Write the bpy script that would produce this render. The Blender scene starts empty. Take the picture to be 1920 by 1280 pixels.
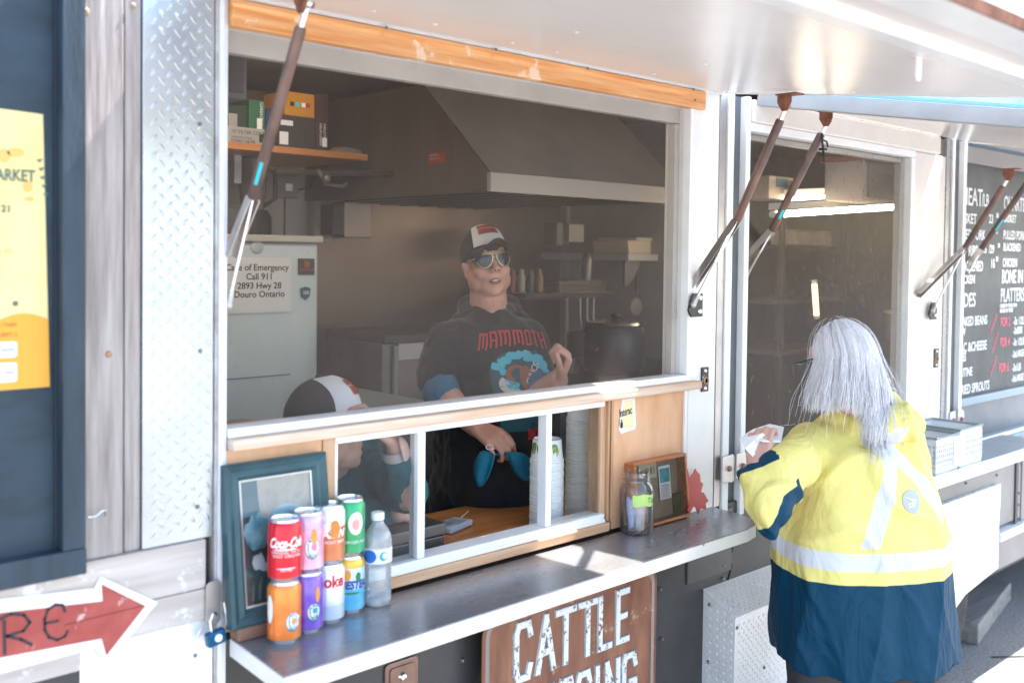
import bpy, bmesh, math, random
import numpy as np
from mathutils import Vector, Matrix, noise
from mathutils.bvhtree import BVHTree
random.seed(7); np.random.seed(7)
R = math.radians
C = bpy.context.scene.collection
SC = bpy.context.scene

# ------------------------------------------------------------------ camera, sky, sun, exposure
CAM = np.array([0.0, -1.847, 1.85]); FPX = 1900.0; PP = np.array([960.0, 531.0])
ex = np.array([2025, -29, 1900.0]); ex /= np.linalg.norm(ex)
dn = np.array([-811, 67900, 1900.0]); dn -= ex * dn.dot(ex); dn /= np.linalg.norm(dn)
ey = np.cross(dn, ex); ey = ey if ey[2] > 0 else -ey
MW = np.array([ex, ey, -dn])                     # camera axes (right, down, forward) -> world
cam_d = bpy.data.cameras.new('camera'); cam = bpy.data.objects.new('camera', cam_d); C.objects.link(cam)
m = Matrix.Identity(4)
for i in range(3):
    m[i][0] = MW[i][0]; m[i][1] = -MW[i][1]; m[i][2] = -MW[i][2]; m[i][3] = CAM[i]
cam.matrix_world = m
cam_d.lens = FPX / 1920 * 36; cam_d.sensor_width = 36
cam_d.shift_x = 0.0; cam_d.shift_y = -(640 - PP[1]) / 1920
cam_d.clip_start = 0.05; cam_d.clip_end = 3000
cam_d.dof.use_dof = True; cam_d.dof.focus_distance = 3.0; cam_d.dof.aperture_fstop = 2.8
SC.camera = cam
SUN = Vector((0.64, -0.06, 1.0)).normalized()
w = bpy.data.worlds.new('World'); SC.world = w; w.use_nodes = True
nt = w.node_tree; bg = nt.nodes['Background']
sky = nt.nodes.new('ShaderNodeTexSky'); sky.sky_type = 'NISHITA'; sky.sun_disc = False
sky.sun_elevation = math.asin(SUN.z); sky.sun_rotation = math.atan2(SUN.x, SUN.y)
sky.air_density = 1.2; sky.dust_density = 1.5; sky.ozone_density = 1.0
nt.links.new(sky.outputs[0], bg.inputs[0]); bg.inputs[1].default_value = 0.15
sl = bpy.data.lights.new('sun', 'SUN'); sl.energy = 5.0; sl.angle = R(0.53); sl.color = (1, 0.955, 0.88)
so = bpy.data.objects.new('sun', sl); C.objects.link(so); so.rotation_euler = SUN.to_track_quat('Z', 'Y').to_euler(); so.location = (8, -3, 12)
vs = SC.view_settings; vs.view_transform = 'Standard'; vs.look = 'None'; vs.exposure = 2.2; vs.gamma = 1; vs.use_curve_mapping = False
SC.cycles.max_bounces = 10; SC.cycles.transparent_max_bounces = 16

# ------------------------------------------------------------------ helpers
def ray(u, v):
    return MW @ np.array([u - PP[0], v - PP[1], FPX])
def P(u, v, x=None, y=None, z=None, d=None):
    """the point seen at photo position (u, v) that lies on a given plane of the place"""
    r = ray(u, v)
    if d is not None: t = d / FPX
    elif y is not None: t = (y - CAM[1]) / r[1]
    elif x is not None: t = (x - CAM[0]) / r[0]
    else: t = (z - CAM[2]) / r[2]
    return Vector(CAM + t * r)
_mats = {}
def _n(t, kind, **kw):
    n = t.nodes.new(kind)
    for k, v in kw.items():
        if k in n.inputs: n.inputs[k].default_value = v
        else: setattr(n, k, v)
    return n
def mat(name, col, rough=0.5, metal=0.0, var=0.0, vscale=6.0, stretch=(1, 1, 1), bump=0.0, bscale=60.0, col2=None, lo=0.35, hi=0.65,
        spec=0.5, emit=0.0, alpha=1.0, trans=0.0, ior=1.45, coat=0.0, rvar=0.0, detail=4.0, spots=None, sheen=0.0, aniso=0.0):
    if name in _mats: return _mats[name]
    M = bpy.data.materials.new(name); M.use_nodes = True; t = M.node_tree; b = t.nodes['Principled BSDF']
    L = t.links.new
    b.inputs['Base Color'].default_value = (*col, 1); b.inputs['Roughness'].default_value = rough; b.inputs['Metallic'].default_value = metal
    b.inputs['Specular IOR Level'].default_value = spec; b.inputs['IOR'].default_value = ior
    b.inputs['Transmission Weight'].default_value = trans; b.inputs['Coat Weight'].default_value = coat; b.inputs['Sheen Weight'].default_value = sheen
    b.inputs['Anisotropic'].default_value = aniso
    if emit: b.inputs['Emission Color'].default_value = (*col, 1); b.inputs['Emission Strength'].default_value = emit
    if alpha < 1: b.inputs['Alpha'].default_value = alpha
    tc = _n(t, 'ShaderNodeTexCoord'); mp = _n(t, 'ShaderNodeMapping'); mp.inputs['Scale'].default_value = stretch; L(tc.outputs['Object'], mp.inputs[0])
    last = None
    if var or col2 is not None:
        nz = _n(t, 'ShaderNodeTexNoise', Scale=vscale, Detail=detail, Roughness=0.6); L(mp.outputs[0], nz.inputs['Vector'])
        rp = _n(t, 'ShaderNodeValToRGB'); rp.color_ramp.elements[0].position = lo; rp.color_ramp.elements[1].position = hi
        c2 = col2 if col2 is not None else tuple(min(1, c * (1 + var)) for c in col)
        c1 = col if col2 is not None else tuple(c * (1 - var) for c in col)
        rp.color_ramp.elements[0].color = (*c1, 1); rp.color_ramp.elements[1].color = (*c2, 1)
        L(nz.outputs[0], rp.inputs[0]); last = rp.outputs[0]
        if rvar:
            mr = _n(t, 'ShaderNodeMapRange'); mr.inputs[3].default_value = max(0.02, rough - rvar); mr.inputs[4].default_value = min(1, rough + rvar)
            nz3 = _n(t, 'ShaderNodeTexNoise', Scale=vscale * 2.3, Detail=6.0); L(mp.outputs[0], nz3.inputs['Vector'])
            L(nz3.outputs[0], mr.inputs[0]); L(mr.outputs[0], b.inputs['Roughness'])
    if spots:                                   # (colour, scale, threshold): dirt, chips, rust with a shape of their own
        sc_, ss, th = spots
        n2 = _n(t, 'ShaderNodeTexNoise', Scale=ss, Detail=8.0, Roughness=0.7); L(tc.outputs['Object'], n2.inputs['Vector'])
        r2 = _n(t, 'ShaderNodeValToRGB'); r2.color_ramp.elements[0].position = th; r2.color_ramp.elements[1].position = min(1, th + 0.05); L(n2.outputs[0], r2.inputs[0])
        mx = _n(t, 'ShaderNodeMix', data_type='RGBA'); L(r2.outputs[0], mx.inputs['Factor'])
        if last: L(last, mx.inputs[6])
        else: mx.inputs[6].default_value = (*col, 1)
        mx.inputs[7].default_value = (*sc_, 1); last = mx.outputs[2]
    if last: L(last, b.inputs['Base Color'])
    if bump:
        n4 = _n(t, 'ShaderNodeTexNoise', Scale=bscale, Detail=5.0); L(mp.outputs[0], n4.inputs['Vector'])
        bp = _n(t, 'ShaderNodeBump', Strength=bump, Distance=0.004); L(n4.outputs[0], bp.inputs['Height']); L(bp.outputs[0], b.inputs['Normal'])
    _mats[name] = M; return M
def wood(name, c1, c2, axis='x', scale=1.0, rough=0.6, spots=None, bump=0.3):
    s = {'x': (1.5, 26, 26), 'z': (26, 26, 1.5), 'y': (26, 1.5, 26)}[axis]
    return mat(name, c1, rough=rough, col2=c2, vscale=1.6 * scale, stretch=s, bump=bump, bscale=3.0, lo=0.32, hi=0.68, detail=8.0, spots=spots)

class MB:
    def __init__(s): s.v = []; s.f = []; s.m = []; s.org = Vector((0, 0, 0))
    def add(s, vs, fs, mi=0):
        o = len(s.v); s.v += [tuple(p) for p in vs]; s.f += [tuple(i + o for i in f) for f in fs]; s.m += [mi] * len(fs); return s
    def box(s, x0, x1, y0, y1, z0, z1, mi=0):
        x0, x1 = sorted((x0, x1)); y0, y1 = sorted((y0, y1)); z0, z1 = sorted((z0, z1))
        return s.add([(x0, y0, z0), (x1, y0, z0), (x1, y1, z0), (x0, y1, z0), (x0, y0, z1), (x1, y0, z1), (x1, y1, z1), (x0, y1, z1)],
              [(0, 3, 2, 1), (4, 5, 6, 7), (0, 1, 5, 4), (1, 2, 6, 5), (2, 3, 7, 6), (3, 0, 4, 7)], mi)
    def obox(s, c, X, Y, Z, mi=0):               # half-axis vectors
        c = Vector(c); X = Vector(X); Y = Vector(Y); Z = Vector(Z)
        vs = [c + a * X + b * Y + d * Z for d in (-1, 1) for (a, b) in ((-1, -1), (1, -1), (1, 1), (-1, 1))]
        fs = [(0, 3, 2, 1), (4, 5, 6, 7), (0, 1, 5, 4), (1, 2, 6, 5), (2, 3, 7, 6), (3, 0, 4, 7)]
        if X.cross(Y).dot(Z) < 0: fs = [f[::-1] for f in fs]
        return s.add(vs, fs, mi)
    def tube(s, pts, r, seg=10, mi=0, caps=True):
        pts = [Vector(p) for p in pts]; n = len(pts); rr = r if isinstance(r, (list, tuple)) else [r] * n
        up = None; vs = []; fs = []
        for i in range(n):
            d = (pts[min(i + 1, n - 1)] - pts[max(i - 1, 0)]).normalized()
            if up is None: up = Vector((0, 0, 1)) if abs(d.z) < 0.9 else Vector((1, 0, 0))
            a = d.cross(up).normalized(); b = a.cross(d).normalized(); up = b
            for k in range(seg):
                t = 2 * math.pi * k / seg; vs.append(pts[i] + rr[i] * (math.cos(t) * a + math.sin(t) * b))
        for i in range(n - 1):
            for k in range(seg):
                k2 = (k + 1) % seg; fs.append((i * seg + k, i * seg + k2, (i + 1) * seg + k2, (i + 1) * seg + k))
        if caps: fs.append(tuple(range(seg))[::-1]); fs.append(tuple((n - 1) * seg + k for k in range(seg)))
        return s.add(vs, fs, mi)
    def lathe(s, prof, c=(0, 0, 0), seg=32, mi=0, ax=None):
        c = Vector(c); Z = Vector(ax).normalized() if ax else Vector((0, 0, 1))
        X = Vector((1, 0, 0)) if abs(Z.x) < 0.9 else Vector((0, 1, 0)); Y = Z.cross(X).normalized(); X = Y.cross(Z)
        vs = []; fs = []; ms = []
        for p in prof:
            for k in range(seg):
                t = 2 * math.pi * k / seg; vs.append(c + p[0] * (math.cos(t) * X + math.sin(t) * Y) + p[1] * Z)
        for i in range(len(prof) - 1):
            mm = prof[i][2] if len(prof[i]) > 2 else mi
            for k in range(seg):
                k2 = (k + 1) % seg; fs.append((i * seg + k, i * seg + k2, (i + 1) * seg + k2, (i + 1) * seg + k)); ms.append(mm)
        o = len(s.v); s.v += [tuple(p) for p in vs]; s.f += [tuple(i + o for i in f) for f in fs]; s.m += ms; return s
    def prism(s, poly, o, X, Y, N, depth, mi=0):  # 2-D outline in plane (o, X, Y) pushed along N
        o = Vector(o); X = Vector(X); Y = Vector(Y); N = Vector(N); n = len(poly)
        a = [o + p[0] * X + p[1] * Y for p in poly]; b = [p + N * depth for p in a]
        fs = [tuple(range(n))[::-1], tuple(range(n, 2 * n))] + [(i, (i + 1) % n, n + (i + 1) % n, n + i) for i in range(n)]
        return s.add(a + b, fs, mi)
    def ell(s, c, r, rot=None, seg=16, rings=10, mi=0):
        c = Vector(c); vs = []; fs = []
        for i in range(1, rings):
            ph = math.pi * i / rings
            for k in range(seg):
                t = 2 * math.pi * k / seg; p = Vector((r[0] * math.sin(ph) * math.cos(t), r[1] * math.sin(ph) * math.sin(t), r[2] * math.cos(ph)))
                vs.append(c + (rot @ p if rot else p))
        top = Vector((0, 0, r[2])); bot = Vector((0, 0, -r[2])); vs += [c + (rot @ top if rot else top), c + (rot @ bot if rot else bot)]
        nt_ = len(vs) - 2
        for i in range(rings - 2):
            for k in range(seg):
                k2 = (k + 1) % seg; fs.append((i * seg + k, (i + 1) * seg + k, (i + 1) * seg + k2, i * seg + k2))
        for k in range(seg):
            k2 = (k + 1) % seg; fs.append((nt_, k, k2)); fs.append((nt_ + 1, (rings - 2) * seg + k2, (rings - 2) * seg + k))
        return s.add(vs, fs, mi)
    def cap(s, p0, p1, r0, r1, seg=14, flat=None):   # tapered capsule
        p0 = Vector(p0); p1 = Vector(p1); d = (p1 - p0); L = d.length; d.normalize()
        pts = []; rr = []
        for i in range(1, 5): a = math.pi / 2 * i / 5; pts.append(p0 - d * r0 * math.cos(a)); rr.append(r0 * math.sin(a))
        for i in range(6): t = i / 5; pts.append(p0 + d * L * t); rr.append(r0 * (1 - t) + r1 * t)
        for i in range(4, 0, -1): a = math.pi / 2 * i / 5; pts.append(p1 + d * r1 * math.cos(a)); rr.append(r1 * math.sin(a))
        return s.tube(pts, rr, seg)
    def mesh(s, name, mats, origin=Vector((0, 0, 0)), smooth=None):
        me = bpy.data.meshes.new(name); o = Vector(origin)
        me.from_pydata([tuple(Vector(p) - o) for p in s.v], [], s.f)
        for mm in (mats if isinstance(mats, (list, tuple)) else [mats]): me.materials.append(mm)
        me.polygons.foreach_set('material_index', s.m)
        if smooth is not None:
            me.polygons.foreach_set('use_smooth', [True] * len(me.polygons))
            if smooth < 180: me.set_sharp_from_angle(angle=R(smooth))
        me.update(); return me
    def build(s, name, mats, parent=None, smooth=None, bevel=0.0, **tg):
        o = Vector((0, 0, 0)); q = parent
        while q is not None: o += q.location; q = q.parent
        me = s.mesh(name, mats, o, smooth); ob = bpy.data.objects.new(name, me); C.objects.link(ob)
        if parent is not None: ob.parent = parent
        if bevel:
            b = ob.modifiers.new('bevel', 'BEVEL'); b.width = bevel; b.segments = 2; b.limit_method = 'ANGLE'; b.angle_limit = R(40)
        for k, v in tg.items(): ob[k] = v
        return ob
def thing(name, label, cat, loc=(0, 0, 0), group=None, rotz=0):
    o = bpy.data.objects.new(name, None); C.objects.link(o); o.empty_display_size = 0.05
    o.location = loc; o.rotation_euler = (0, 0, rotz); o['label'] = label; o['category'] = cat
    if group: o['group'] = group
    return o
def tag(o, label, cat, group=None):
    o['label'] = label; o['category'] = cat
    if group: o['group'] = group
    return o
def copy_tree(o, parent=None):
    c = o.copy(); C.objects.link(c); c.parent = parent
    for ch in list(o.children): copy_tree(ch, c)
    return c
def wpos(parent):
    o = Vector((0, 0, 0)); q = parent
    while q is not None: o += q.location; q = q.parent
    return o
def text_mesh(body, size, extrude=0.0, align='LEFT', sx=1.0, shear=0.0, spacing=1.0, offset=0.0):
    cu = bpy.data.curves.new('lettering', 'FONT'); cu.body = body; cu.size = size; cu.extrude = extrude; cu.align_x = align
    cu.resolution_u = 3; cu.shear = shear; cu.space_character = spacing; cu.offset = offset
    ob = bpy.data.objects.new('lettering', cu); C.objects.link(ob)
    bpy.context.view_layer.update()
    me = bpy.data.meshes.new_from_object(ob.evaluated_get(bpy.context.evaluated_depsgraph_get()))
    C.objects.unlink(ob); bpy.data.objects.remove(ob)
    if sx != 1.0: me.transform(Matrix.Scale(sx, 4, (1, 0, 0)))
    return me
def text(body, size, material, parent, origin, X, Y, name='lettering', fn=None, **kw):
    """lettering laid in the plane (origin, X right, Y up), or bent by fn(x, y, z)"""
    me = text_mesh(body, size, **kw); X = Vector(X).normalized(); Y = Vector(Y).normalized(); N = X.cross(Y); o = Vector(origin); wp = wpos(parent)
    for v in me.vertices:
        c = v.co.copy(); v.co = (fn(c.x, c.y, c.z) if fn else o + c.x * X + c.y * Y + c.z * N) - wp
    me.materials.clear(); me.materials.append(material); me.update()
    ob = bpy.data.objects.new(name, me); C.objects.link(ob); ob.parent = parent
    return ob
def apply_mods(ob):
    dg = bpy.context.evaluated_depsgraph_get(); dg.update()
    me = bpy.data.meshes.new_from_object(ob.evaluated_get(dg)); ob.modifiers.clear(); ob.data = me; return ob
def fuse(mb, name, mats, parent, voxel=0.006, smooth=6, displace=0.0, dscale=0.12, fac=0.5):
    """closed primitives grown together into one continuous skin"""
    ob = mb.build(name, mats, parent)
    r = ob.modifiers.new('remesh', 'REMESH'); r.mode = 'VOXEL'; r.voxel_size = voxel; r.use_smooth_shade = True
    if smooth: s = ob.modifiers.new('smooth', 'SMOOTH'); s.iterations = smooth; s.factor = fac
    if displace:
        tx = bpy.data.textures.new('folds', 'CLOUDS'); tx.noise_scale = dscale; tx.noise_depth = 2
        d = ob.modifiers.new('folds', 'DISPLACE'); d.texture = tx; d.strength = displace; d.mid_level = 0.5; d.texture_coords = 'LOCAL'
    apply_mods(ob); ob.data.materials.clear()
    for mm in (mats if isinstance(mats, (list, tuple)) else [mats]): ob.data.materials.append(mm)
    ob.data.polygons.foreach_set('use_smooth', [True] * len(ob.data.polygons)); ob.data.polygons.foreach_set('material_index', [0] * len(ob.data.polygons))
    return ob
def bvh(ob):
    wp = wpos(ob); me = ob.data
    return BVHTree.FromPolygons([tuple(v.co + wp) for v in me.vertices], [tuple(p.vertices) for p in me.polygons])
def decal(me, target, o, X, Y, N, off, parent, material, name):
    """print laid on a curved surface: dropped along -N onto the target"""
    wp = wpos(parent); o = Vector(o); X = Vector(X).normalized(); Y = Vector(Y).normalized(); N = Vector(N).normalized(); last = None
    for v in me.vertices:
        p = o + v.co.x * X + v.co.y * Y
        h = target.ray_cast(p + N * 0.3, -N, 1.0)
        v.co = ((h[0] if h[0] is not None else p) + N * off) - wp
    me.materials.clear(); me.materials.append(material); me.update()
    ob = bpy.data.objects.new(name, me); C.objects.link(ob); ob.parent = parent; return ob
def poly_mesh(polys, sub=0.006):
    bm = bmesh.new()
    for pl in polys:
        vs = [bm.verts.new((p[0], p[1], 0)) for p in pl]
        try: bm.faces.new(vs)
        except Exception: pass
    bmesh.ops.triangulate(bm, faces=bm.faces[:])
    for it in range(4):
        es = [e for e in bm.edges if e.calc_length() > sub * 1.6]
        if not es: break
        bmesh.ops.subdivide_edges(bm, edges=es, cuts=1); bmesh.ops.triangulate(bm, faces=bm.faces[:])
    me = bpy.data.meshes.new('print'); bm.to_mesh(me); bm.free(); return me
def circle(cx, cy, r, n=24, ry=None): return [(cx + r * math.cos(2 * math.pi * k / n), cy + (ry or r) * math.sin(2 * math.pi * k / n)) for k in range(n)]
def rrect(x0, x1, y0, y1, r, n=6):
    out = []
    for (cx, cy, a) in ((x1 - r, y1 - r, 0), (x0 + r, y1 - r, 90), (x0 + r, y0 + r, 180), (x1 - r, y0 + r, 270)):
        for k in range(n + 1): t = R(a + 90 * k / n); out.append((cx + r * math.cos(t), cy + r * math.sin(t)))
    return out

# ------------------------------------------------------------------ materials
white_paint = mat('white_paint', (0.78, 0.77, 0.76), 0.35, var=0.05, spots=((0.35, 0.27, 0.22), 30, 0.72), bump=0.08, bscale=25)
white_clean = mat('white_clean', (0.82, 0.82, 0.83), 0.3, var=0.04, vscale=9)
cream_paint = mat('cream_paint', (0.74, 0.69, 0.66), 0.4, var=0.06, spots=((0.4, 0.3, 0.24), 22, 0.74))
alum = mat('aluminium', (0.72, 0.72, 0.73), 0.38, metal=1.0, var=0.1, vscale=12, rvar=0.1, bump=0.05)
alum_dull = mat('dull_aluminium', (0.55, 0.55, 0.57), 0.5, metal=0.7, var=0.12, vscale=14, spots=((0.3, 0.26, 0.24), 40, 0.7))
tread_m = mat('tread_plate_metal', (0.86, 0.85, 0.85), 0.3, metal=0.30, var=0.06, vscale=5, rvar=0.1, bump=0.06, bscale=40, spots=((0.45, 0.40, 0.37), 18, 0.73))
tread_l = mat('pale_tread_plate', (0.48, 0.51, 0.54), 0.28, metal=0.75, var=0.10, vscale=4, rvar=0.08, bump=0.10, bscale=14)
steel_top = mat('brushed_steel', (0.31, 0.31, 0.325), 0.28, metal=0.58, var=0.05, vscale=3, stretch=(1, 3, 3), rvar=0.05, bump=0.03, bscale=30)
blue_frame_m = mat('slate_blue_paint', (0.028, 0.045, 0.064), 0.55, var=0.25, vscale=5, stretch=(6, 6, 1), bump=0.25, bscale=30)
grey_blue = mat('grey_blue_paint', (0.12, 0.135, 0.15), 0.5, var=0.15, vscale=6, bump=0.12, spots=((0.45, 0.47, 0.5), 35, 0.74))
dark_wall = mat('charcoal_wall_paint', (0.045, 0.043, 0.043), 0.42, var=0.25, vscale=4, bump=0.2, bscale=18, spots=((0.14, 0.13, 0.125), 30, 0.71))
overexposed_wall = mat('overexposed_wall_paint', (0.27, 0.245, 0.235), 0.5, var=0.1, vscale=4, bump=0.15, bscale=18)  # same charcoal wall, its overexposed look put into a lighter base colour
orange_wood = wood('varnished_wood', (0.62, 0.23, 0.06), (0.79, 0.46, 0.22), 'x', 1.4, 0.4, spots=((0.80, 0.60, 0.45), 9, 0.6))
sill_wood = wood('weathered_sill_wood', (0.55, 0.33, 0.20), (0.72, 0.60, 0.50), 'x', 1.0, 0.6)
ply = mat('plywood', (0.64, 0.33, 0.17), 0.5, col2=(0.76, 0.47, 0.29), vscale=3, stretch=(3, 3, 1), bump=0.1, bscale=20)
ply_v = wood('plywood_edge', (0.42, 0.22, 0.11), (0.66, 0.44, 0.28), 'z', 1.0, 0.55)
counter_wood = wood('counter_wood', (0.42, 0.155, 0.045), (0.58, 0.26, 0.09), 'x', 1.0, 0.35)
grey_plank = wood('weathered_plank', (0.24, 0.20, 0.185), (0.46, 0.41, 0.385), 'z', 1.6, 0.85, spots=((0.42, 0.27, 0.18), 6, 0.68), bump=0.5)
pale_plank = wood('whitewashed_plank', (0.42, 0.35, 0.31), (0.60, 0.54, 0.50), 'x', 0.8, 0.85, spots=((0.8, 0.79, 0.78), 7, 0.55), bump=0.4)
rust_m = mat('rust', (0.16, 0.055, 0.03), 0.8, col2=(0.30, 0.13, 0.08), vscale=25, bump=0.3, bscale=80)
tube_rust = mat('rusty_strut_tube', (0.10, 0.075, 0.07), 0.45, metal=0.4, col2=(0.24, 0.14, 0.11), vscale=14, stretch=(1, 1, 0.5), bump=0.1)
tube_grey = mat('strut_grey', (0.30, 0.28, 0.28), 0.4, metal=0.6, var=0.2)
chrome = mat('bright_steel', (0.8, 0.8, 0.8), 0.15, metal=1.0)
black_metal = mat('black_metal', (0.02, 0.02, 0.022), 0.4, var=0.3, vscale=30)
screw_m = mat('screw_steel', (0.22, 0.22, 0.23), 0.4, metal=0.7)
cyan_tape = mat('cyan_label', (0.02, 0.55, 0.65), 0.5)
rubber = mat('tyre_rubber', (0.05, 0.045, 0.043), 0.85, var=0.3, vscale=20, bump=0.3)
black_rub = mat('black_plastic', (0.015, 0.015, 0.017), 0.45)
navy_pl = mat('navy_ink', (0.02, 0.03, 0.06), 0.6)
white_pl = mat('white_plastic', (0.8, 0.81, 0.82), 0.4)
paper = mat('white_paper', (0.78, 0.78, 0.82), 0.8)
ink = mat('black_ink', (0.02, 0.02, 0.022), 0.7)
def glass(name, tint=(1, 1, 1), rough=0.02, haze=0.08, dirt=0.0, hz_col=(0.6, 0.6, 0.6), gloss=0.08, fine=900, spot=0.66):
    """thin sheet: mostly clear, a little mirror, a film of dust"""
    if name in _mats: return _mats[name]
    M = bpy.data.materials.new(name); M.use_nodes = True; t = M.node_tree; t.nodes.clear(); L = t.links.new
    out = _n(t, 'ShaderNodeOutputMaterial'); tr = _n(t, 'ShaderNodeBsdfTransparent'); tr.inputs[0].default_value = (*tint, 1)
    gl = _n(t, 'ShaderNodeBsdfGlossy'); gl.inputs['Roughness'].default_value = rough; di = _n(t, 'ShaderNodeBsdfDiffuse'); di.inputs[0].default_value = (*hz_col, 1)
    lw = _n(t, 'ShaderNodeFresnel'); lw.inputs[0].default_value = 1.45
    ml = _n(t, 'ShaderNodeMath', operation='MULTIPLY'); ml.inputs[1].default_value = gloss / 0.04 * 0.5; L(lw.outputs[0], ml.inputs[0])
    m1 = _n(t, 'ShaderNodeMixShader'); L(ml.outputs[0], m1.inputs[0]); L(tr.outputs[0], m1.inputs[1]); L(gl.outputs[0], m1.inputs[2])
    tc = _n(t, 'ShaderNodeTexCoord'); nz = _n(t, 'ShaderNodeTexNoise', Scale=3.0, Detail=6.0); L(tc.outputs['Object'], nz.inputs['Vector'])
    mr = _n(t, 'ShaderNodeMapRange'); mr.inputs[1].default_value = 0.3; mr.inputs[2].default_value = 0.7; mr.inputs[3].default_value = haze * 0.7; mr.inputs[4].default_value = haze * 1.3; L(nz.outputs[0], mr.inputs[0])
    fac = mr.outputs[0]
    if dirt:
        n2 = _n(t, 'ShaderNodeTexNoise', Scale=95.0, Detail=2.0); mp = _n(t, 'ShaderNodeMapping'); mp.inputs['Scale'].default_value = (1.6, 1, 0.7)
        L(tc.outputs['Object'], mp.inputs[0]); L(mp.outputs[0], n2.inputs['Vector'])
        r2 = _n(t, 'ShaderNodeMapRange'); r2.inputs[1].default_value = spot; r2.inputs[2].default_value = spot + 0.1; r2.inputs[4].default_value = dirt; L(n2.outputs[0], r2.inputs[0])
        ad = _n(t, 'ShaderNodeMath', operation='ADD', use_clamp=True); L(fac, ad.inputs[0]); L(r2.outputs[0], ad.inputs[1]); fac = ad.outputs[0]
    m2 = _n(t, 'ShaderNodeMixShader'); L(fac, m2.inputs[0]); L(m1.outputs[0], m2.inputs[1]); L(di.outputs[0], m2.inputs[2]); L(m2.outputs[0], out.inputs[0])
    _mats[name] = M; return M
screen_m = glass('insect_screen', haze=0.105, dirt=0.28, hz_col=(0.34, 0.275, 0.24), gloss=0.015, rough=0.3, spot=0.70)
screen2_m = glass('dusty_insect_screen', haze=0.13, dirt=0.35, hz_col=(0.36, 0.29, 0.245), gloss=0.03, rough=0.15, spot=0.62)
pane_m = glass('window_glass', haze=0.015, dirt=0.12, gloss=0.06, tint=(0.95, 0.97, 0.97), spot=0.72)
clear_m = glass('clear_glass', haze=0.03, gloss=0.14, tint=(0.98, 0.99, 0.99), rough=0.01)

# ------------------------------------------------------------------ ground
g = MB()
asph = mat('asphalt', (0.23, 0.225, 0.22), 0.95, var=0.3, vscale=70, bump=1.0, bscale=150, spots=((0.36, 0.35, 0.34), 160, 0.6), detail=8)
g.add([(-60, -120, 0), (160, -120, 0), (160, 120, 0), (-60, 120, 0)], [(0, 1, 2, 3)]); g.build('ground', asph, kind='structure')
random.seed(3)
gr = MB()
for i in range(1500):
    x = random.uniform(2.4, 8.5); y = random.uniform(-1.4, 2.2); s = random.uniform(0.003, 0.010)
    gr.add([(x - s, y, 0), (x, y - s, 0), (x + s, y, 0), (x, y + s, 0), (x, y, s * 0.8)], [(0, 1, 4), (1, 2, 4), (2, 3, 4), (3, 0, 4)])
gr.build('gravel', mat('loose_gravel', (0.26, 0.25, 0.25), 0.9, var=0.3, vscale=60), kind='stuff')
cr = MB()
pts = [(4.85, 0.02), (5.0, -0.1), (5.1, -0.22), (5.26, -0.5), (5.3, -0.9)]
for a, b in zip(pts, pts[1:]):
    d = Vector((b[0] - a[0], b[1] - a[1], 0)).normalized(); n_ = Vector((-d.y, d.x, 0)) * 0.006
    cr.add([(a[0] - n_.x, a[1] - n_.y, .004), (b[0] - n_.x, b[1] - n_.y, .004), (b[0] + n_.x, b[1] + n_.y, .004), (a[0] + n_.x, a[1] + n_.y, .004)], [(0, 1, 2, 3)])
cr.build('ground_crack', mat('crack_filler', (0.03, 0.03, 0.03), 0.9), kind='structure')
# ------------------------------------------------------------------ the trailer shell
TR = thing('food_trailer', 'long white and charcoal food trailer with raised awnings and serving windows', 'food trailer', (2.6, 1.1, 0.45))
HZ = 2.355
def part(name, mats, fn, parent=TR, **kw):
    b = MB(); fn(b); return b.build(name, mats, parent, **kw)
# inside shell
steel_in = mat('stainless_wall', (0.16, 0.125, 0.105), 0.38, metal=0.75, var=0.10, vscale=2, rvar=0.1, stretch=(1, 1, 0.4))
wall_in = mat('inner_white_wall', (0.40, 0.36, 0.335), 0.5, var=0.06, vscale=4)
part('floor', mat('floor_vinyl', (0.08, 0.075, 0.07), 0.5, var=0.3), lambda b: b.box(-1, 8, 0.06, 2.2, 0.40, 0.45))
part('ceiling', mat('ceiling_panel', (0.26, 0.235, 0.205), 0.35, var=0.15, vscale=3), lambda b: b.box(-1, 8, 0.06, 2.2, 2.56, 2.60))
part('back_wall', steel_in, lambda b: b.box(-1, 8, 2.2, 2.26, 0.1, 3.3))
part('roof', white_paint, lambda b: b.box(-1, 8, 0.0, 2.26, 3.3, 3.34))
part('end_wall', wall_in, lambda b: b.box(-1.05, -1, 0, 2.26, 0.1, 3.3))
part('end_wall', wall_in, lambda b: b.box(8, 8.05, 0, 2.26, 0.1, 3.3))
part('partition', wall_in, lambda b: b.box(4.2, 4.24, 1.25, 2.2, 0.45, 2.56))
part('partition', mat('rear_partition', (0.16, 0.13, 0.11), 0.4, metal=0.4, var=0.3, vscale=2), lambda b: b.box(6.4, 6.44, 0.06, 2.2, 0.45, 2.56))
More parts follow.
